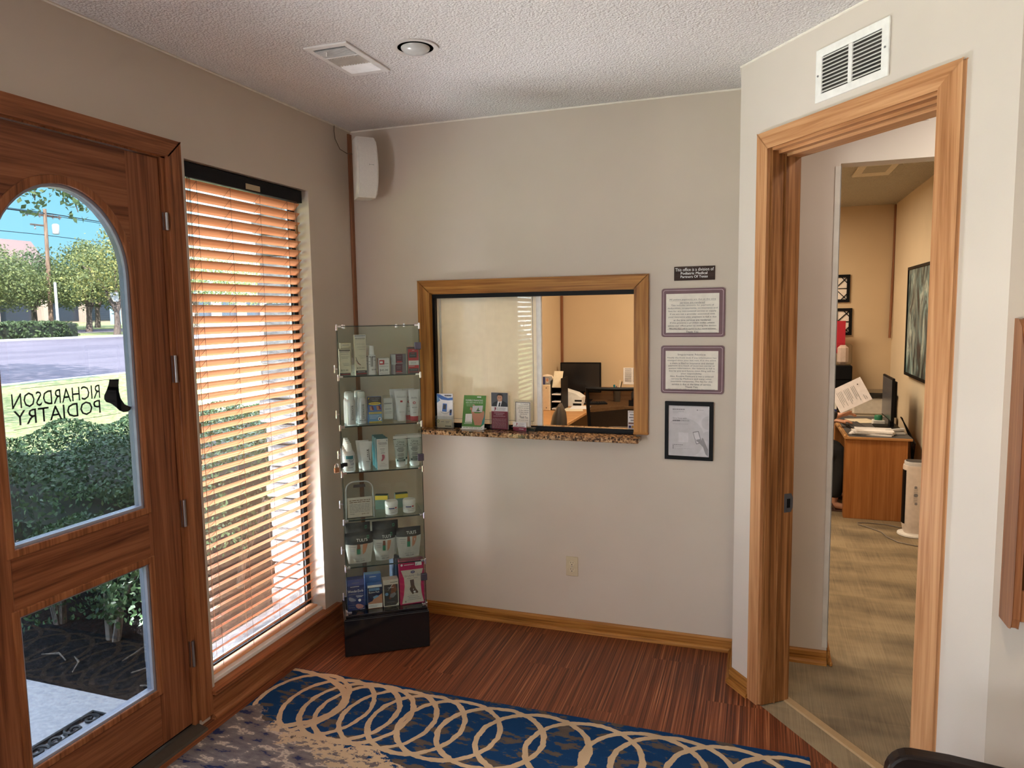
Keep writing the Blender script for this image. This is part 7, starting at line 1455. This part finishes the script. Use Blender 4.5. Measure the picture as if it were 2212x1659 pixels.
limb(sh_, [(0.0, -0.17, 1.00, 0.066), (0.07, -0.23, 0.87, 0.058), (0.13, -0.25, 0.78, 0.054), (0.26, -0.237, 0.845, 0.050), (0.355, -0.226, 0.892, 0.042)], 16)
limb(sh_, [(0.0, 0.17, 1.00, 0.066), (0.10, 0.22, 0.85, 0.058), (0.15, 0.22, 0.77, 0.054), (0.28, 0.187, 0.774, 0.048), (0.35, 0.172, 0.78, 0.040)], 16)
remeshed(sh_, 'black_sweater', CLOTH, 0.008)
tr = MB()
limb(tr, [(0.0, 0.0, 0.50, 0.165), (0.03, 0.0, 0.51, 0.15)], 16)
limb(tr, [(0.0, -0.09, 0.52, 0.112), (0.22, -0.12, 0.54, 0.098), (0.40, -0.12, 0.53, 0.078), (0.43, -0.12, 0.40, 0.070), (0.405, -0.11, 0.24, 0.066), (0.388, -0.10, 0.15, 0.060)], 16)
limb(tr, [(0.0, 0.09, 0.52, 0.112), (0.22, 0.12, 0.54, 0.098), (0.40, 0.14, 0.52, 0.078), (0.435, 0.20, 0.38, 0.070), (0.40, 0.28, 0.22, 0.066), (0.380, 0.32, 0.14, 0.060)], 16)
remeshed(tr, 'black_trousers', CLOTH, 0.009)
hr = MB(); rings = []
for i in range(11):
    v = -0.9 + 1.95 * i / 10; z = hd.z + 0.128 * min(v, 1.0) + 0.004; k = math.sqrt(max(0.02, 1 - min(1, abs(v)) ** 2 * 0.96))
    rings.append([(hd.x - 0.022 + (0.096 if math.cos(a) < 0.1 else (0.100 if v > 0.55 else 0.040)) * k * math.cos(a), hd.y + 0.092 * k * math.sin(a), z) for a in [2 * PI * j / 20 for j in range(20)]])
hr.loft(rings); hr.build('hair', HAIRM, parent=ps, smooth=True)
ey = MB()
for s_ in (-1, 1): ey.lathe([(0.0, -0.008), (0.008, -0.004), (0.009, 0), (0.008, 0.004), (0.0, 0.008)], (hd.x + 0.086, 0.030 * s_, hd.z + 0.016), 10)
ey.build('eyes', mat('eye', (0.06, 0.04, 0.03), 0.2), parent=ps, smooth=True)
for (x, y) in ((0.455, -0.108), (0.445, 0.355)):
    s_ = MB(); s_.rbox(x - 0.105, x + 0.105, y - 0.042, y + 0.042, 0.0, 0.012, 0.004); s_.tube([(x + 0.02, y - 0.042, 0.01), (x + 0.03, y - 0.03, 0.055), (x + 0.03, y + 0.03, 0.058), (x + 0.02, y + 0.042, 0.01)], 0.007, 8); s_.tube([(x - 0.06, y - 0.038, 0.01), (x - 0.09, y - 0.02, 0.07), (x - 0.09, y + 0.02, 0.07), (x - 0.06, y + 0.038, 0.01)], 0.006, 8)
    s_.build('sandal', mat('brown_leather', (0.07, 0.03, 0.02), 0.5), parent=ps)
# the letter in the raised hand
lt = MB(); lo = Vector((2.62, 3.20, 0)) + Vector((HX + 0.105, HY - 0.030, HZ + 0.040))
ux = Vector((0.80, -0.16, 0.46)).normalized(); nn = Vector((0.03, -0.90, 0.35)).normalized(); uz = nn.cross(ux) * -1; uz = (uz - ux * uz.dot(ux)).normalized(); nn = ux.cross(uz) * 1.0
if nn.y > 0: nn = -nn
o_ = lo - ux * 0.14 - uz * 0.012 + Vector((-0.045, 0.0, 0.236))
lt.prism([(0, 0), (0.279, 0), (0.279, 0.216), (0, 0.216)], o_, ux, uz, nn, 0.0012)
fl = frame_fn(o_ + nn * 0.0012, ux, uz, nn, 0.0004)
lt.art(fl, [('b', 0.03 + 0.013 * i, 0.034 + 0.013 * i, 0.03, 0.03 + 0.15 * (0.6 + 0.4 * ((i * 37) % 10) / 10), 1) for i in range(0)] + [('r', 0.045 + 0.0125 * i, 0.0485 + 0.0125 * i, 0.045, 0.185 - 0.02 * ((i * 7) % 3), 1) for i in range(13) if i not in (4, 9)] + [('r', 0.232, 0.236, 0.15, 0.195, 1), ('r', 0.246, 0.250, 0.165, 0.195, 1), ('e', 0.232, 0.050, 0.005, 0.005, 2)])
tag(lt.build('letter', [mat('letter_white', (0.80, 0.78, 0.84), 0.7), INKG, INK]), 'white typed letter held up at a slant by the seated person', 'letter')
# the chair the person sits on
pcx = thing('task_chair', 'dark task chair under the seated person', 'office chair', (2.60, 3.20, 0), 0)
m_ = MB(); m_.rbox(-0.22, 0.24, -0.24, 0.24, 0.30, 0.345, 0.02); m_.build('seat', BLACK, parent=pcx)
m_ = MB(); m_.rbox(-0.28, -0.225, -0.21, 0.21, 0.50, 0.95, 0.02); m_.tube([(-0.10, 0, 0.32), (-0.27, 0, 0.36), (-0.27, 0, 0.6)], 0.02, 8); m_.build('backrest', BLACK, parent=pcx)
m_ = MB(); m_.cyl((0, 0, 0.06), (0, 0, 0.30), 0.03)
for i in range(5):
    a = 2 * PI * i / 5 + 0.3; m_.tube([(0, 0, 0.09), (0.27 * math.cos(a), 0.27 * math.sin(a), 0.03)], [0.024, 0.022], 8)
m_.build('star_base', BLACK, parent=pcx)
# ================================================================ outside: porch, bed, lawn, street, trees
def gz(x): return -0.12 if x > -12 else -0.12 + 0.033 * (-12 - x)
def two(name, c0, c1, scale, rough=0.9, stops=(0.4, 0.6), detail=5.0, bmp=0.3, stretch=(1, 1, 1), extra=None):
    m, nt, b = _new(name); n = N(nt, 'ShaderNodeTexNoise', Scale=scale, Detail=detail, Roughness=0.65); nt.links.new(coords(nt, stretch), n.inputs['Vector'])
    st = [(stops[0], c0), (stops[1], c1)] + ([(extra[0], extra[1])] if extra else [])
    nt.links.new(ramp(nt, n.outputs[0], st), b.inputs['Base Color']); b.inputs['Roughness'].default_value = rough; b.inputs['Specular IOR Level'].default_value = 0.15
    if bmp: bump(nt, b, n.outputs[0], bmp, 0.03)
    return m
LAWN = two('dry_lawn', (0.10, 0.15, 0.045), (0.34, 0.34, 0.16), 9.0, stops=(0.35, 0.62), extra=(0.75, (0.50, 0.46, 0.26)))
MULCH = two('dark_mulch', (0.008, 0.007, 0.007), (0.034, 0.025, 0.022), 26.0, stops=(0.4, 0.62), bmp=0.8, extra=(0.78, (0.10, 0.08, 0.07)))
CONC = two('porch_concrete', (0.40, 0.40, 0.43), (0.50, 0.50, 0.52), 40.0, bmp=0.1)
STREET = two('pale_street', (0.105, 0.094, 0.118), (0.135, 0.120, 0.145), 0.6, bmp=0.05, stretch=(1, 0.25, 1))
STONE = two('pale_stone', (0.11, 0.102, 0.10), (0.24, 0.225, 0.215), 9.0, stops=(0.35, 0.6), bmp=0.8, stretch=(1, 1, 2.6))
BARK = two('grey_bark', (0.075, 0.055, 0.045), (0.21, 0.165, 0.14), 7.0, bmp=0.6, stretch=(4, 4, 0.7))
BARKS = two('pale_stem', (0.12, 0.095, 0.08), (0.30, 0.25, 0.21), 18.0, bmp=0.3, stretch=(3, 3, 0.6))
def leaf_mat(name, c0, c1, tr=0.35):
    m, nt, b = _new(name); o = nt.nodes['Material Output']
    g = nt.nodes.new('ShaderNodeNewGeometry'); r_ = ramp(nt, g.outputs['Random Per Island'], [(0.0, c0), (1.0, c1)])
    nt.links.new(r_, b.inputs['Base Color']); b.inputs['Roughness'].default_value = 0.5; b.inputs['Specular IOR Level'].default_value = 0.25
    t = nt.nodes.new('ShaderNodeBsdfTranslucent'); nt.links.new(r_, t.inputs[0]); mx = nt.nodes.new('ShaderNodeMixShader'); mx.inputs[0].default_value = tr
    nt.links.new(b.outputs[0], mx.inputs[1]); nt.links.new(t.outputs[0], mx.inputs[2]); nt.links.new(mx.outputs[0], o.inputs[0]); return m
LEAF_H = leaf_mat('hedge_leaf', (0.018, 0.045, 0.022), (0.085, 0.15, 0.065), 0.2)
LEAF_T = leaf_mat('oak_leaf', (0.085, 0.12, 0.05), (0.25, 0.28, 0.10))
LEAF_Y = leaf_mat('yellowing_leaf', (0.14, 0.17, 0.055), (0.42, 0.38, 0.12))
LEAF_D = leaf_mat('dark_leaf', (0.05, 0.085, 0.04), (0.14, 0.19, 0.08))
def strip(name, x0, x1, y0, y1, m, dz=0.0, nx=12, depth=0.12):
    mb = MB(); xs = [x0 + (x1 - x0) * i / nx for i in range(nx + 1)]
    top = [[(x, y, gz(x) + dz) for y in (y0, y1)] for x in xs]
    vs = [p for r_ in top for p in r_] + [(p[0], p[1], p[2] - depth) for r_ in top for p in r_]; k = 2 * (nx + 1)
    fs = []
    for i in range(nx):
        a = 2 * i; fs += [(a, a + 1, a + 3, a + 2), (k + a, k + a + 2, k + a + 3, k + a + 1), (a, a + 2, k + a + 2, k + a), (a + 1, k + a + 1, k + a + 3, a + 3)]
    fs += [(0, k, k + 1, 1), (2 * nx, 2 * nx + 1, k + 2 * nx + 1, k + 2 * nx)]
    mb.add(vs, fs); return S(mb, name, m, origin=(0, 0, 0))
strip('ground_mulch', -3.6, -0.14, -1.312, 9.0, MULCH, nx=4)
strip('ground_porch', -5.0, -0.14, -3.2, -1.310, CONC, dz=0.07, nx=3)
strip('ground_lawn', -17.2, -3.6, -1.312, 60.0, LAWN, nx=14); strip('ground_lawn_left', -17.2, -5.0, -40.0, -1.312, LAWN, nx=8); strip('ground_bed_left', -5.0, -0.14, -40.0, -3.2, LAWN, nx=4)
strip('street', -37.6, -17.3, -60.0, 90.0, STREET, dz=-0.06, nx=14)
strip('curb', -17.45, -17.2, -60.0, 90.0, CONC, dz=0.02, nx=1); strip('curb_far', -37.9, -37.6, -60.0, 90.0, CONC, dz=0.05, nx=1)
strip('ground_verge', -42.5, -37.9, -60.0, 90.0, LAWN, nx=4); strip('street_side', -47.5, -42.5, -60.0, 90.0, STREET, dz=-0.02, nx=4); strip('ground_far', -110.0, -47.5, -60.0, 150.0, LAWN, nx=10)

# porch mat of black scrollwork
mb = MB(); mx0, mx1, my0, my1, mz = -0.635, -0.17, -2.42, -1.452, -0.040
mb.tube([(mx0, my0, mz), (mx1, my0, mz), (mx1, my1, mz), (mx0, my1, mz), (mx0, my0, mz)], 0.010, 6)
mb.tube([(mx0 + .09, my0 + .09, mz), (mx1 - .09, my0 + .09, mz), (mx1 - .09, my1 - .09, mz), (mx0 + .09, my1 - .09, mz), (mx0 + .09, my0 + .09, mz)], 0.008, 6)
def spiral(cx_, cy_, r_, s_, a0):
    mb.tube([(cx_ + r_ * (1 - 0.75 * i / 18) * math.cos(a0 + s_ * i * 0.45), cy_ + r_ * (1 - 0.75 * i / 18) * math.sin(a0 + s_ * i * 0.45), mz) for i in range(19)], 0.0075, 5)
for i in range(11):
    y = my0 + 0.05 + i * (my1 - my0 - 0.1) / 10
    for x, s_ in ((mx0 + 0.045, 1), (mx1 - 0.045, -1)): spiral(x, y, 0.043, s_ * (1 if i % 2 else -1), i)
for i in range(7):
    y = my0 + 0.16 + i * (my1 - my0 - 0.32) / 6
    for x, s_ in ((mx0 + 0.15, 1), (mx0 + 0.23, -1), (mx1 - 0.15, -1)): spiral(x, y, 0.062, s_, i * 1.3)
tag(mb.build('doormat', mat('black_rubber', (0.018, 0.017, 0.018), 0.5), smooth=True), 'black scrollwork rubber doormat on the porch outside the door', 'doormat')
# stone pier and ledge outside the window
mb = MB(); r_ = random.Random(3); z = -0.12
while z < 3.0:
    h_ = r_.uniform(0.07, 0.16); d_ = r_.uniform(-0.03, 0.02); mb.rbox(-0.60 + d_, -0.142, -0.150 + r_.uniform(-0.025, 0.02), 0.40, z, z + h_ - 0.006, 0.01); z += h_
S(mb, 'pillar_stone', STONE)
mb = MB(); mb.rbox(-0.36, -0.142, -1.38, -0.19, 0.05, 0.115, 0.008); S(mb, 'window_ledge', STONE)

def leaves(name, P, Nn, size, mats, parent, aspect=0.55, seed=1, jit=0.8):
    """many small leaf blades as one foliage part: P points, Nn outward normals"""
    g = np.random.default_rng(seed); n = len(P)
    nn = Nn + g.normal(0, jit, (n, 3)); nn /= np.linalg.norm(nn, axis=1, keepdims=True) + 1e-9
    t = np.cross(nn, g.normal(0, 1, (n, 3))); t /= np.linalg.norm(t, axis=1, keepdims=True) + 1e-9
    b_ = np.cross(nn, t); s_ = size * g.uniform(0.65, 1.35, (n, 1))
    V = np.stack([P - t * s_ * 0.5, P + b_ * s_ * aspect * 0.5 + nn * s_ * 0.08, P + t * s_ * 0.5, P - b_ * s_ * aspect * 0.5 + nn * s_ * 0.08], 1).reshape(-1, 3)
    if parent is not None: V = V - np.array(parent.location)
    me = bpy.data.meshes.new(name); me.vertices.add(len(V)); me.vertices.foreach_set('co', V.astype(np.float32).ravel())
    me.loops.add(4 * n); me.loops.foreach_set('vertex_index', np.arange(4 * n, dtype=np.int32)); me.polygons.add(n); me.polygons.foreach_set('loop_start', np.arange(0, 4 * n, 4, dtype=np.int32))
    try: me.polygons.foreach_set('loop_total', np.full(n, 4, dtype=np.int32))
    except Exception: pass
    mats = mats if isinstance(mats, list) else [mats]
    for q in mats: me.materials.append(q)
    if len(mats) > 1: me.polygons.foreach_set('material_index', g.integers(0, len(mats), n).astype(np.int32))
    me.update(); me.validate(); o = bpy.data.objects.new(name, me); COL.objects.link(o); o.parent = parent; return o
def hedge_pts(n, x0, x1, y0, y1, z0, z1, depth, seed, rnd=0.35, lump=0.10):
    g = np.random.default_rng(seed); u = g.uniform(-1, 1, (n * 3, 3)); k = np.argmax(np.abs(u) * np.array([1 / (x1 - x0), 1 / (y1 - y0), 1 / (z1 - z0)]) ** 0, axis=1)
    A = np.array([(y1 - y0) * (z1 - z0), (x1 - x0) * (z1 - z0), (x1 - x0) * (y1 - y0) * 1.1]); k = g.choice(3, n, p=A / A.sum()); u = u[:n]
    sgn = np.where(g.uniform(size=n) < 0.5, -1, 1); sgn = np.where((k == 2), 1, sgn); u[np.arange(n), k] = sgn
    nn = np.abs(u) ** 6 * np.sign(u); nn /= np.linalg.norm(nn, axis=1, keepdims=True)
    L6 = (np.abs(u) ** 6).sum(1, keepdims=True) ** (1 / 6); u = u / L6
    c = np.array([(x0 + x1) / 2, (y0 + y1) / 2, (z0 + z1) / 2]); h = np.array([(x1 - x0) / 2, (y1 - y0) / 2, (z1 - z0) / 2]); P = c + u * h
    wob = np.sin(P[:, :1] * 4.1 + P[:, 1:2] * 3.3) * np.sin(P[:, 1:2] * 5.2 + P[:, 2:] * 6.0)
    P = P + nn * (lump * wob) - nn * g.uniform(0, 1, (n, 1)) ** 2 * depth
    return P, nn
hg = thing('hedge', 'clipped boxwood hedge outside the entry door, shaded below', 'hedge', (-2.0, 0.6, -0.12))
P, Nn = hedge_pts(44000, -3.35, -0.95, -1.05, 2.7, 0.22, 0.93, 0.22, 5); leaves('foliage', P, Nn, 0.032, LEAF_H, hg, seed=2)
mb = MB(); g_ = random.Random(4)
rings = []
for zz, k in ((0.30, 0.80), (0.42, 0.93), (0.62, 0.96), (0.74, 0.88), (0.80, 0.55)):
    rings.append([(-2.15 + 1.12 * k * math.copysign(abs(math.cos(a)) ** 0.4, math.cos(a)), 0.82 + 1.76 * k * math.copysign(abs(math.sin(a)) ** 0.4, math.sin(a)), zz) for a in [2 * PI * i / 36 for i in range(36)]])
mb.loft(rings); mb.build('inner_twigs', mat('hedge_shade', (0.012, 0.018, 0.010), 0.9), parent=hg, local=False)  # solid core coloured dark as the shade between the leaves
for (x, y) in ((-0.90, -0.86), (-1.35, -0.72), (-1.9, -0.6), (-2.5, -0.5), (-1.2, 0.2), (-1.8, 0.6), (-1.1, 1.3)):
    for k in range(3):
        a = g_.uniform(0, 6.28); mb = MB(); mb.tube([(x + 0.03 * math.cos(a), y + 0.03 * math.sin(a), -0.13), (x + 0.07 * math.cos(a), y + 0.07 * math.sin(a), 0.10), (x + 0.16 * math.cos(a), y + 0.16 * math.sin(a) + 0.02, 0.30), (x + 0.22 * math.cos(a), y + 0.26 * math.sin(a), 0.5)], [0.024, 0.020, 0.015, 0.009], 8)
        mb.build('stem', BARKS, parent=hg, local=False, smooth=True)
# low skirt of leaves drooping at the porch corner
P, Nn = hedge_pts(5200, -1.9, -0.75, -1.20, -0.65, 0.12, 0.62, 0.20, 8, lump=0.14); leaves('drooping_leaves', P, Nn, 0.033, LEAF_H, hg, seed=9)
for k in range(5):
    mb = MB(); x, y = -0.72 - 0.16 * k, -1.10 + 0.09 * (k % 3); a = 0.7 * k
    mb.tube([(x, y, -0.105), (x + 0.09 * math.cos(a), y + 0.09 * math.sin(a), -0.09), (x + 0.2 * math.cos(a + 0.3), y + 0.2 * math.sin(a + 0.3), -0.102)], [0.004, 0.006, 0.003], 5)
    tag(mb.build('twig', BARKS), ['bare twig on the mulch nearest the porch edge', 'second bare twig on the mulch under the hedge', 'third bare twig on the mulch under the hedge', 'fourth bare twig deep in the shaded mulch', 'farthest bare twig in the shaded mulch'][k], 'twig', 'twigs on the mulch')
fh = thing('hedge', 'long low hedge across the street before the trees', 'hedge', (-39.0, 24.0, 0.75))
P, Nn = hedge_pts(6500, -39.9, -38.2, 15.0, 30.3, 0.66, 1.74, 0.3, 15, lump=0.06); leaves('foliage', P, Nn, 0.20, LEAF_D, fh, seed=16)
mb = MB(); mb.rbox(-39.7, -38.4, 15.2, 30.1, 0.62, 1.62, 0.15); mb.build('inner_twigs', mat('hedge_shade', (0.012, 0.018, 0.010), 0.9), parent=fh, local=False)  # dark block painted to stand for shade inside the far hedge

def tree(name, label, x, y, blobs, trunk, n, size, lm, seed, group=None):
    t = thing(name, label, 'tree', (x, y, gz(x)), 0, group); g = np.random.default_rng(seed); PP, NN = [], []
    tot = sum(b_[3] ** 2 for b_ in blobs)
    for (bx, by, bz, br, sq) in blobs:
        k = max(20, int(n * br * br / tot)); d = g.normal(0, 1, (k, 3)); d /= np.linalg.norm(d, axis=1, keepdims=True); rr = br * (1 - 0.45 * g.uniform(0, 1, (k, 1)) ** 1.6)
        rr = rr * (1 + 0.18 * np.sin(d[:, :1] * 5 + seed) * np.sin(d[:, 1:2] * 6 + bz) + 0.10 * g.normal(0, 1, (k, 1)))
        PP.append(np.array([x + bx, y + by, bz]) + d * rr * np.array([1, 1, sq])); NN.append(d)
    leaves('crown', np.concatenate(PP), np.concatenate(NN), size, lm, t, seed=seed + 1, aspect=0.6)
    mb = MB()
    for br in trunk: mb.tube([(x + a, y + b_, c) for a, b_, c, r_ in br], [r_ for *_, r_ in br], 9)
    mb.build('trunk', BARK, parent=t, local=False, smooth=True); return t
def trunk_for(x, h0, h1, spread, seed, r0=0.22):
    g = random.Random(seed); z0 = gz(x) - 0.1; out = [[(0, 0, z0, r0 * 1.25), (0.05, 0.05, z0 + 0.8, r0), (0.12, 0.0, h0, r0 * 0.8)]]
    for k in range(5):
        a = g.uniform(0, 6.28); out.append([(0.12, 0, h0 - 0.5, r0 * 0.7), (0.12 + spread * 0.4 * math.cos(a), spread * 0.4 * math.sin(a), h0 + (h1 - h0) * 0.35, r0 * 0.42), (spread * math.cos(a), spread * math.sin(a), h0 + (h1 - h0) * 0.75, r0 * 0.15)])
    return out
GT = 'trees across the street'
T_ = [('street_oak', 'broad green tree at the far left across the street', -46.0, 29.6, [(0, 0, 4.9, 2.6, 0.8), (1.0, 1.3, 4.2, 2.0, 0.8), (-1.2, -1.0, 4.4, 2.2, 0.8), (0, 2.6, 4.0, 1.6, 0.8)], LEAF_T, 2.4),
      ('street_oak', 'grey-green tree to the left of the utility pole', -49.0, 35.2, [(0, 0, 5.2, 2.2, 0.8), (0.6, 1.8, 4.4, 1.9, 0.8), (0, -1.8, 4.4, 1.9, 0.8)], LEAF_D, 2.6),
      ('street_oak', 'tall tree just to the right of the utility pole', -44.5, 36.0, [(0, 0, 5.4, 2.3, 0.85), (0.3, 1.7, 4.4, 2.0, 0.8), (0, -1.6, 4.1, 1.7, 0.8), (-0.2, 0.6, 6.5, 1.3, 0.8)], LEAF_T, 2.4),
      ('street_oak', 'yellowing tree leaning over the right side of the arched pane', -38.5, 33.0, [(0, 0, 5.2, 2.2, 0.8), (0.5, 1.9, 4.9, 2.3, 0.8), (0.2, 1.5, 7.3, 2.0, 0.8), (-0.5, -1.4, 4.0, 1.4, 0.8), (0.3, 3.3, 6.0, 2.3, 0.9), (0.3, 3.0, 8.3, 1.7, 0.8), (0.4, 2.2, 3.6, 1.4, 0.7)], [LEAF_T, LEAF_Y], 2.6),
      ('street_oak', 'dense dark tree behind the street sign', -50.0, 41.5, [(0, 0, 5.0, 2.6, 0.8), (0, 2.4, 4.6, 2.3, 0.8), (0, -2.0, 4.2, 1.8, 0.8)], LEAF_D, 2.6),
      ('street_oak', 'tall tree at the right edge seen through the blind', -42.0, 44.0, [(0, 0, 5.6, 3.0, 0.8), (0, 3, 5.0, 2.6, 0.8), (0, -2.6, 4.8, 2.2, 0.8)], LEAF_T, 3.0),
      ('street_oak', 'broad tree far right seen through the blind', -44.0, 56.0, [(0, 0, 5.8, 3.4, 0.8), (0, 3.5, 5.2, 2.8, 0.8), (0, -3, 5.0, 2.6, 0.8)], LEAF_T, 3.0)]
for i, (nm, lab, x, y, bl_, lm, h0) in enumerate(T_):
    tree(nm, lab, x, y, bl_, trunk_for(x, gz(x) + h0 * 0.75, 6.2, 1.7, i, 0.20), 10500, 0.185, lm, 40 + i, GT)
# big lawn tree whose hanging twigs cross the top of the arched pane, and its neighbours that shade the street
tree('lawn_oak', 'near lawn oak with dark leafy twigs hanging at the top of the arched pane', -9.6, 1.2, [(0, 0, 7.0, 3.0, 0.8), (0.4, 1.6, 6.3, 2.1, 0.7), (0.6, 3.9, 4.12, 0.42, 0.8), (0.5, 3.75, 3.75, 0.22, 1.0), (0.6, 4.6, 4.02, 0.34, 0.8), (0.6, 4.55, 3.68, 0.16, 1.2), (0.6, 4.25, 4.25, 0.30, 0.7)],
     trunk_for(-9.6, 3.2, 7.0, 2.2, 77, 0.28) + [[(0.2, 0.2, 4.0, 0.12), (0.5, 2.4, 4.8, 0.07), (0.6, 3.8, 4.25, 0.03), (0.55, 3.8, 3.8, 0.008)], [(0.5, 2.4, 4.8, 0.05), (0.6, 4.4, 4.2, 0.02), (0.6, 4.55, 3.7, 0.008)]], 9000, 0.115, LEAF_D, 60)
tree('lawn_oak', 'lawn oak left of the view that shades the near street', -13.5, 4.0, [(0, 0, 11.6, 3.3, 0.6), (-1.5, -2.5, 11.0, 2.8, 0.6), (-2.6, 1.6, 11.2, 2.4, 0.6)], trunk_for(-13.5, 6.0, 11.0, 2.2, 78, 0.28), 4200, 0.32, LEAF_T, 70)
tree('lawn_oak', 'second lawn oak left of the view that shades the street', -16.5, -3.5, [(0, 0, 11.0, 3.6, 0.6), (-2.0, 2.0, 10.6, 2.8, 0.6)], trunk_for(-16.5, 5.0, 10.4, 2.2, 79, 0.28), 3600, 0.34, LEAF_T, 71)
# utility pole, lamp pole, wires, sign, far building, parked car
up_ = thing('utility_pole', 'wooden utility pole with crossarm and grey transformer beyond the trees', 'utility pole', (-45.0, 33.45, 0.95))
mb = MB(); mb.cyl((-45.0, 33.45, 0.9), (-45.0, 33.62, 9.55), 0.16, 0.11, 10); mb.build('post', two('pole_wood', (0.16, 0.10, 0.07), (0.30, 0.20, 0.14), 4.0, stretch=(3, 3, 0.4)), parent=up_, local=False, smooth=True)
mb = MB(); mb.box(-45.2, -45.05, 32.3, 34.9, 9.05, 9.17); mb.box(-45.2, -45.05, 32.6, 33.6, 8.35, 8.45); mb.build('crossarm', BARK, parent=up_, local=False)
mb = MB(); mb.lathe([(0.18, 0), (0.22, 0.05), (0.22, 0.62), (0.16, 0.70)], (-44.75, 34.15, 7.85), 14); mb.build('transformer', LGREY, parent=up_, local=False, smooth=True)
for i, y in enumerate((32.4, 32.9, 33.3, 34.3, 34.8)):
    mb = MB(); mb.lathe([(0.03, -0.22), (0.07, -0.12), (0.03, -0.05), (0.06, 0.05), (0.0, 0.12)], (-45.12, y, 9.15 if i != 1 else 8.3), 8); mb.build('insulator', GREY, parent=up_, local=False)
for i, (y, z) in enumerate(((32.4, 9.2), (33.4, 9.30), (34.6, 9.25), (33.2, 7.75))):
    mb = MB(); mb.tube([(-42.0, y - 60, z + 0.6), (-43.5, y - 25, z - 0.35), (-45.0, y, z), (-46.5, y + 25, z - 0.35), (-48.0, y + 60, z + 0.6)], 0.022, 5)
    tag(mb.build('power_line', BLACK), ['upper left power line strung from the crossarm', 'middle power line strung from the crossarm', 'right-hand power line strung from the crossarm', 'low power line below the transformer'][i], 'power line', 'power lines on the utility pole')
mb = MB(); mb.cyl((-43.6, 32.85, 0.9), (-43.6, 32.85, 4.4), 0.10, 0.09, 10); tag(mb.build('lamp_post', LGREY, smooth=True), 'pale steel post standing right beside the utility pole', 'post')
sg = thing('street_sign', 'white street sign on a thin post across the street', 'sign', (-38.6, 33.2, 0.80))
mb = MB(); mb.cyl((-38.6, 33.2, 0.72), (-38.6, 33.2, 3.6), 0.03, n=8); mb.build('post', LGREY, parent=sg, local=False)
mb = MB(); mb.M = Matrix.Translation((-38.56, 33.05, 3.0)) @ Matrix.Rotation(math.radians(55), 4, 'Z'); mb.box(-0.25, 0.25, -0.012, 0.0, 0, 0.62); mb.build('plate', WHITE, parent=sg, local=False)
mb = MB(); mb.box(-56.5, -56.0, 48.6, 49.4, 1.2, 4.2); mb.box(-56.6, -55.9, 48.2, 50.2, 4.0, 4.25); tag(mb.build('sign_pylon', mat('pale_blue_sign', (0.30, 0.42, 0.62), 0.5)), 'pale blue pylon sign behind the street sign', 'sign')
bg_ = thing('building', 'low pink-roofed building hidden behind the trees across the street', 'building', (-66.0, 55.0, gz(-66)))
mb = MB(); mb.box(-74, -62, 36, 80, 1.2, 4.6); mb.build('wall', mat('tan_stucco', (0.42, 0.32, 0.26), 0.9), parent=bg_, local=False)
mb = MB(); mb.prism([(-61.2, 4.5), (-66.0, 9.6), (-70.0, 9.6), (-75, 4.5)], (0, 35, 0), X3, Z3, Y3, 13.5); mb.build('roof', mat('pink_roof', (0.19, 0.125, 0.115), 0.9), parent=bg_, local=False)
for i in range(9):
    mb = MB(); mb.box(-62.05, -61.95, 37.2 + 4.6 * i, 40.6 + 4.6 * i, 1.7, 4.2); mb.build('window', mat('far_window', (0.03, 0.035, 0.05), 0.2), parent=bg_, local=False)
for i in range(10):
    mb = MB(); mb.box(-61.3, -61.0, 36.2 + 4.6 * i, 36.7 + 4.6 * i, 1.2, 4.6); mb.build('column', mat('tan_stucco', (0.42, 0.32, 0.26), 0.9), parent=bg_, local=False)
cr = thing('car', 'blue parked car cut off by the edge of the arched pane', 'car', (-40.6, 38.9, gz(-40.6)))
mb = MB(); prof = [(-2.1, 0.35), (2.1, 0.35), (2.15, 0.75), (2.0, 0.98), (1.2, 1.06), (0.6, 1.50), (-1.0, 1.52), (-1.7, 1.08), (-2.1, 0.95)]
mb.prism(prof, (-41.5, 38.9, gz(-40.6)), Y3, Z3, X3, 1.75); mb.build('body', mat('car_blue', (0.05, 0.14, 0.40), 0.25, 0.3), parent=cr, local=False, bevel=0.08)
for y in (37.6, 40.2):
    for x in (-41.45, -39.80):
        mb = MB(); mb.cyl((x - 0.1, y, gz(-40.6) + 0.33), (x + 0.1, y, gz(-40.6) + 0.33), 0.33, n=20); mb.build('wheel', BLACK, parent=cr, local=False)
mb = MB(); mb.prism([(1.05, 1.10), (0.55, 1.44), (-0.95, 1.46), (-1.5, 1.10)], (-39.755, 38.9, gz(-40.6)), Y3, Z3, X3, 0.015); mb.build('side_window', BLACKG, parent=cr, local=False)
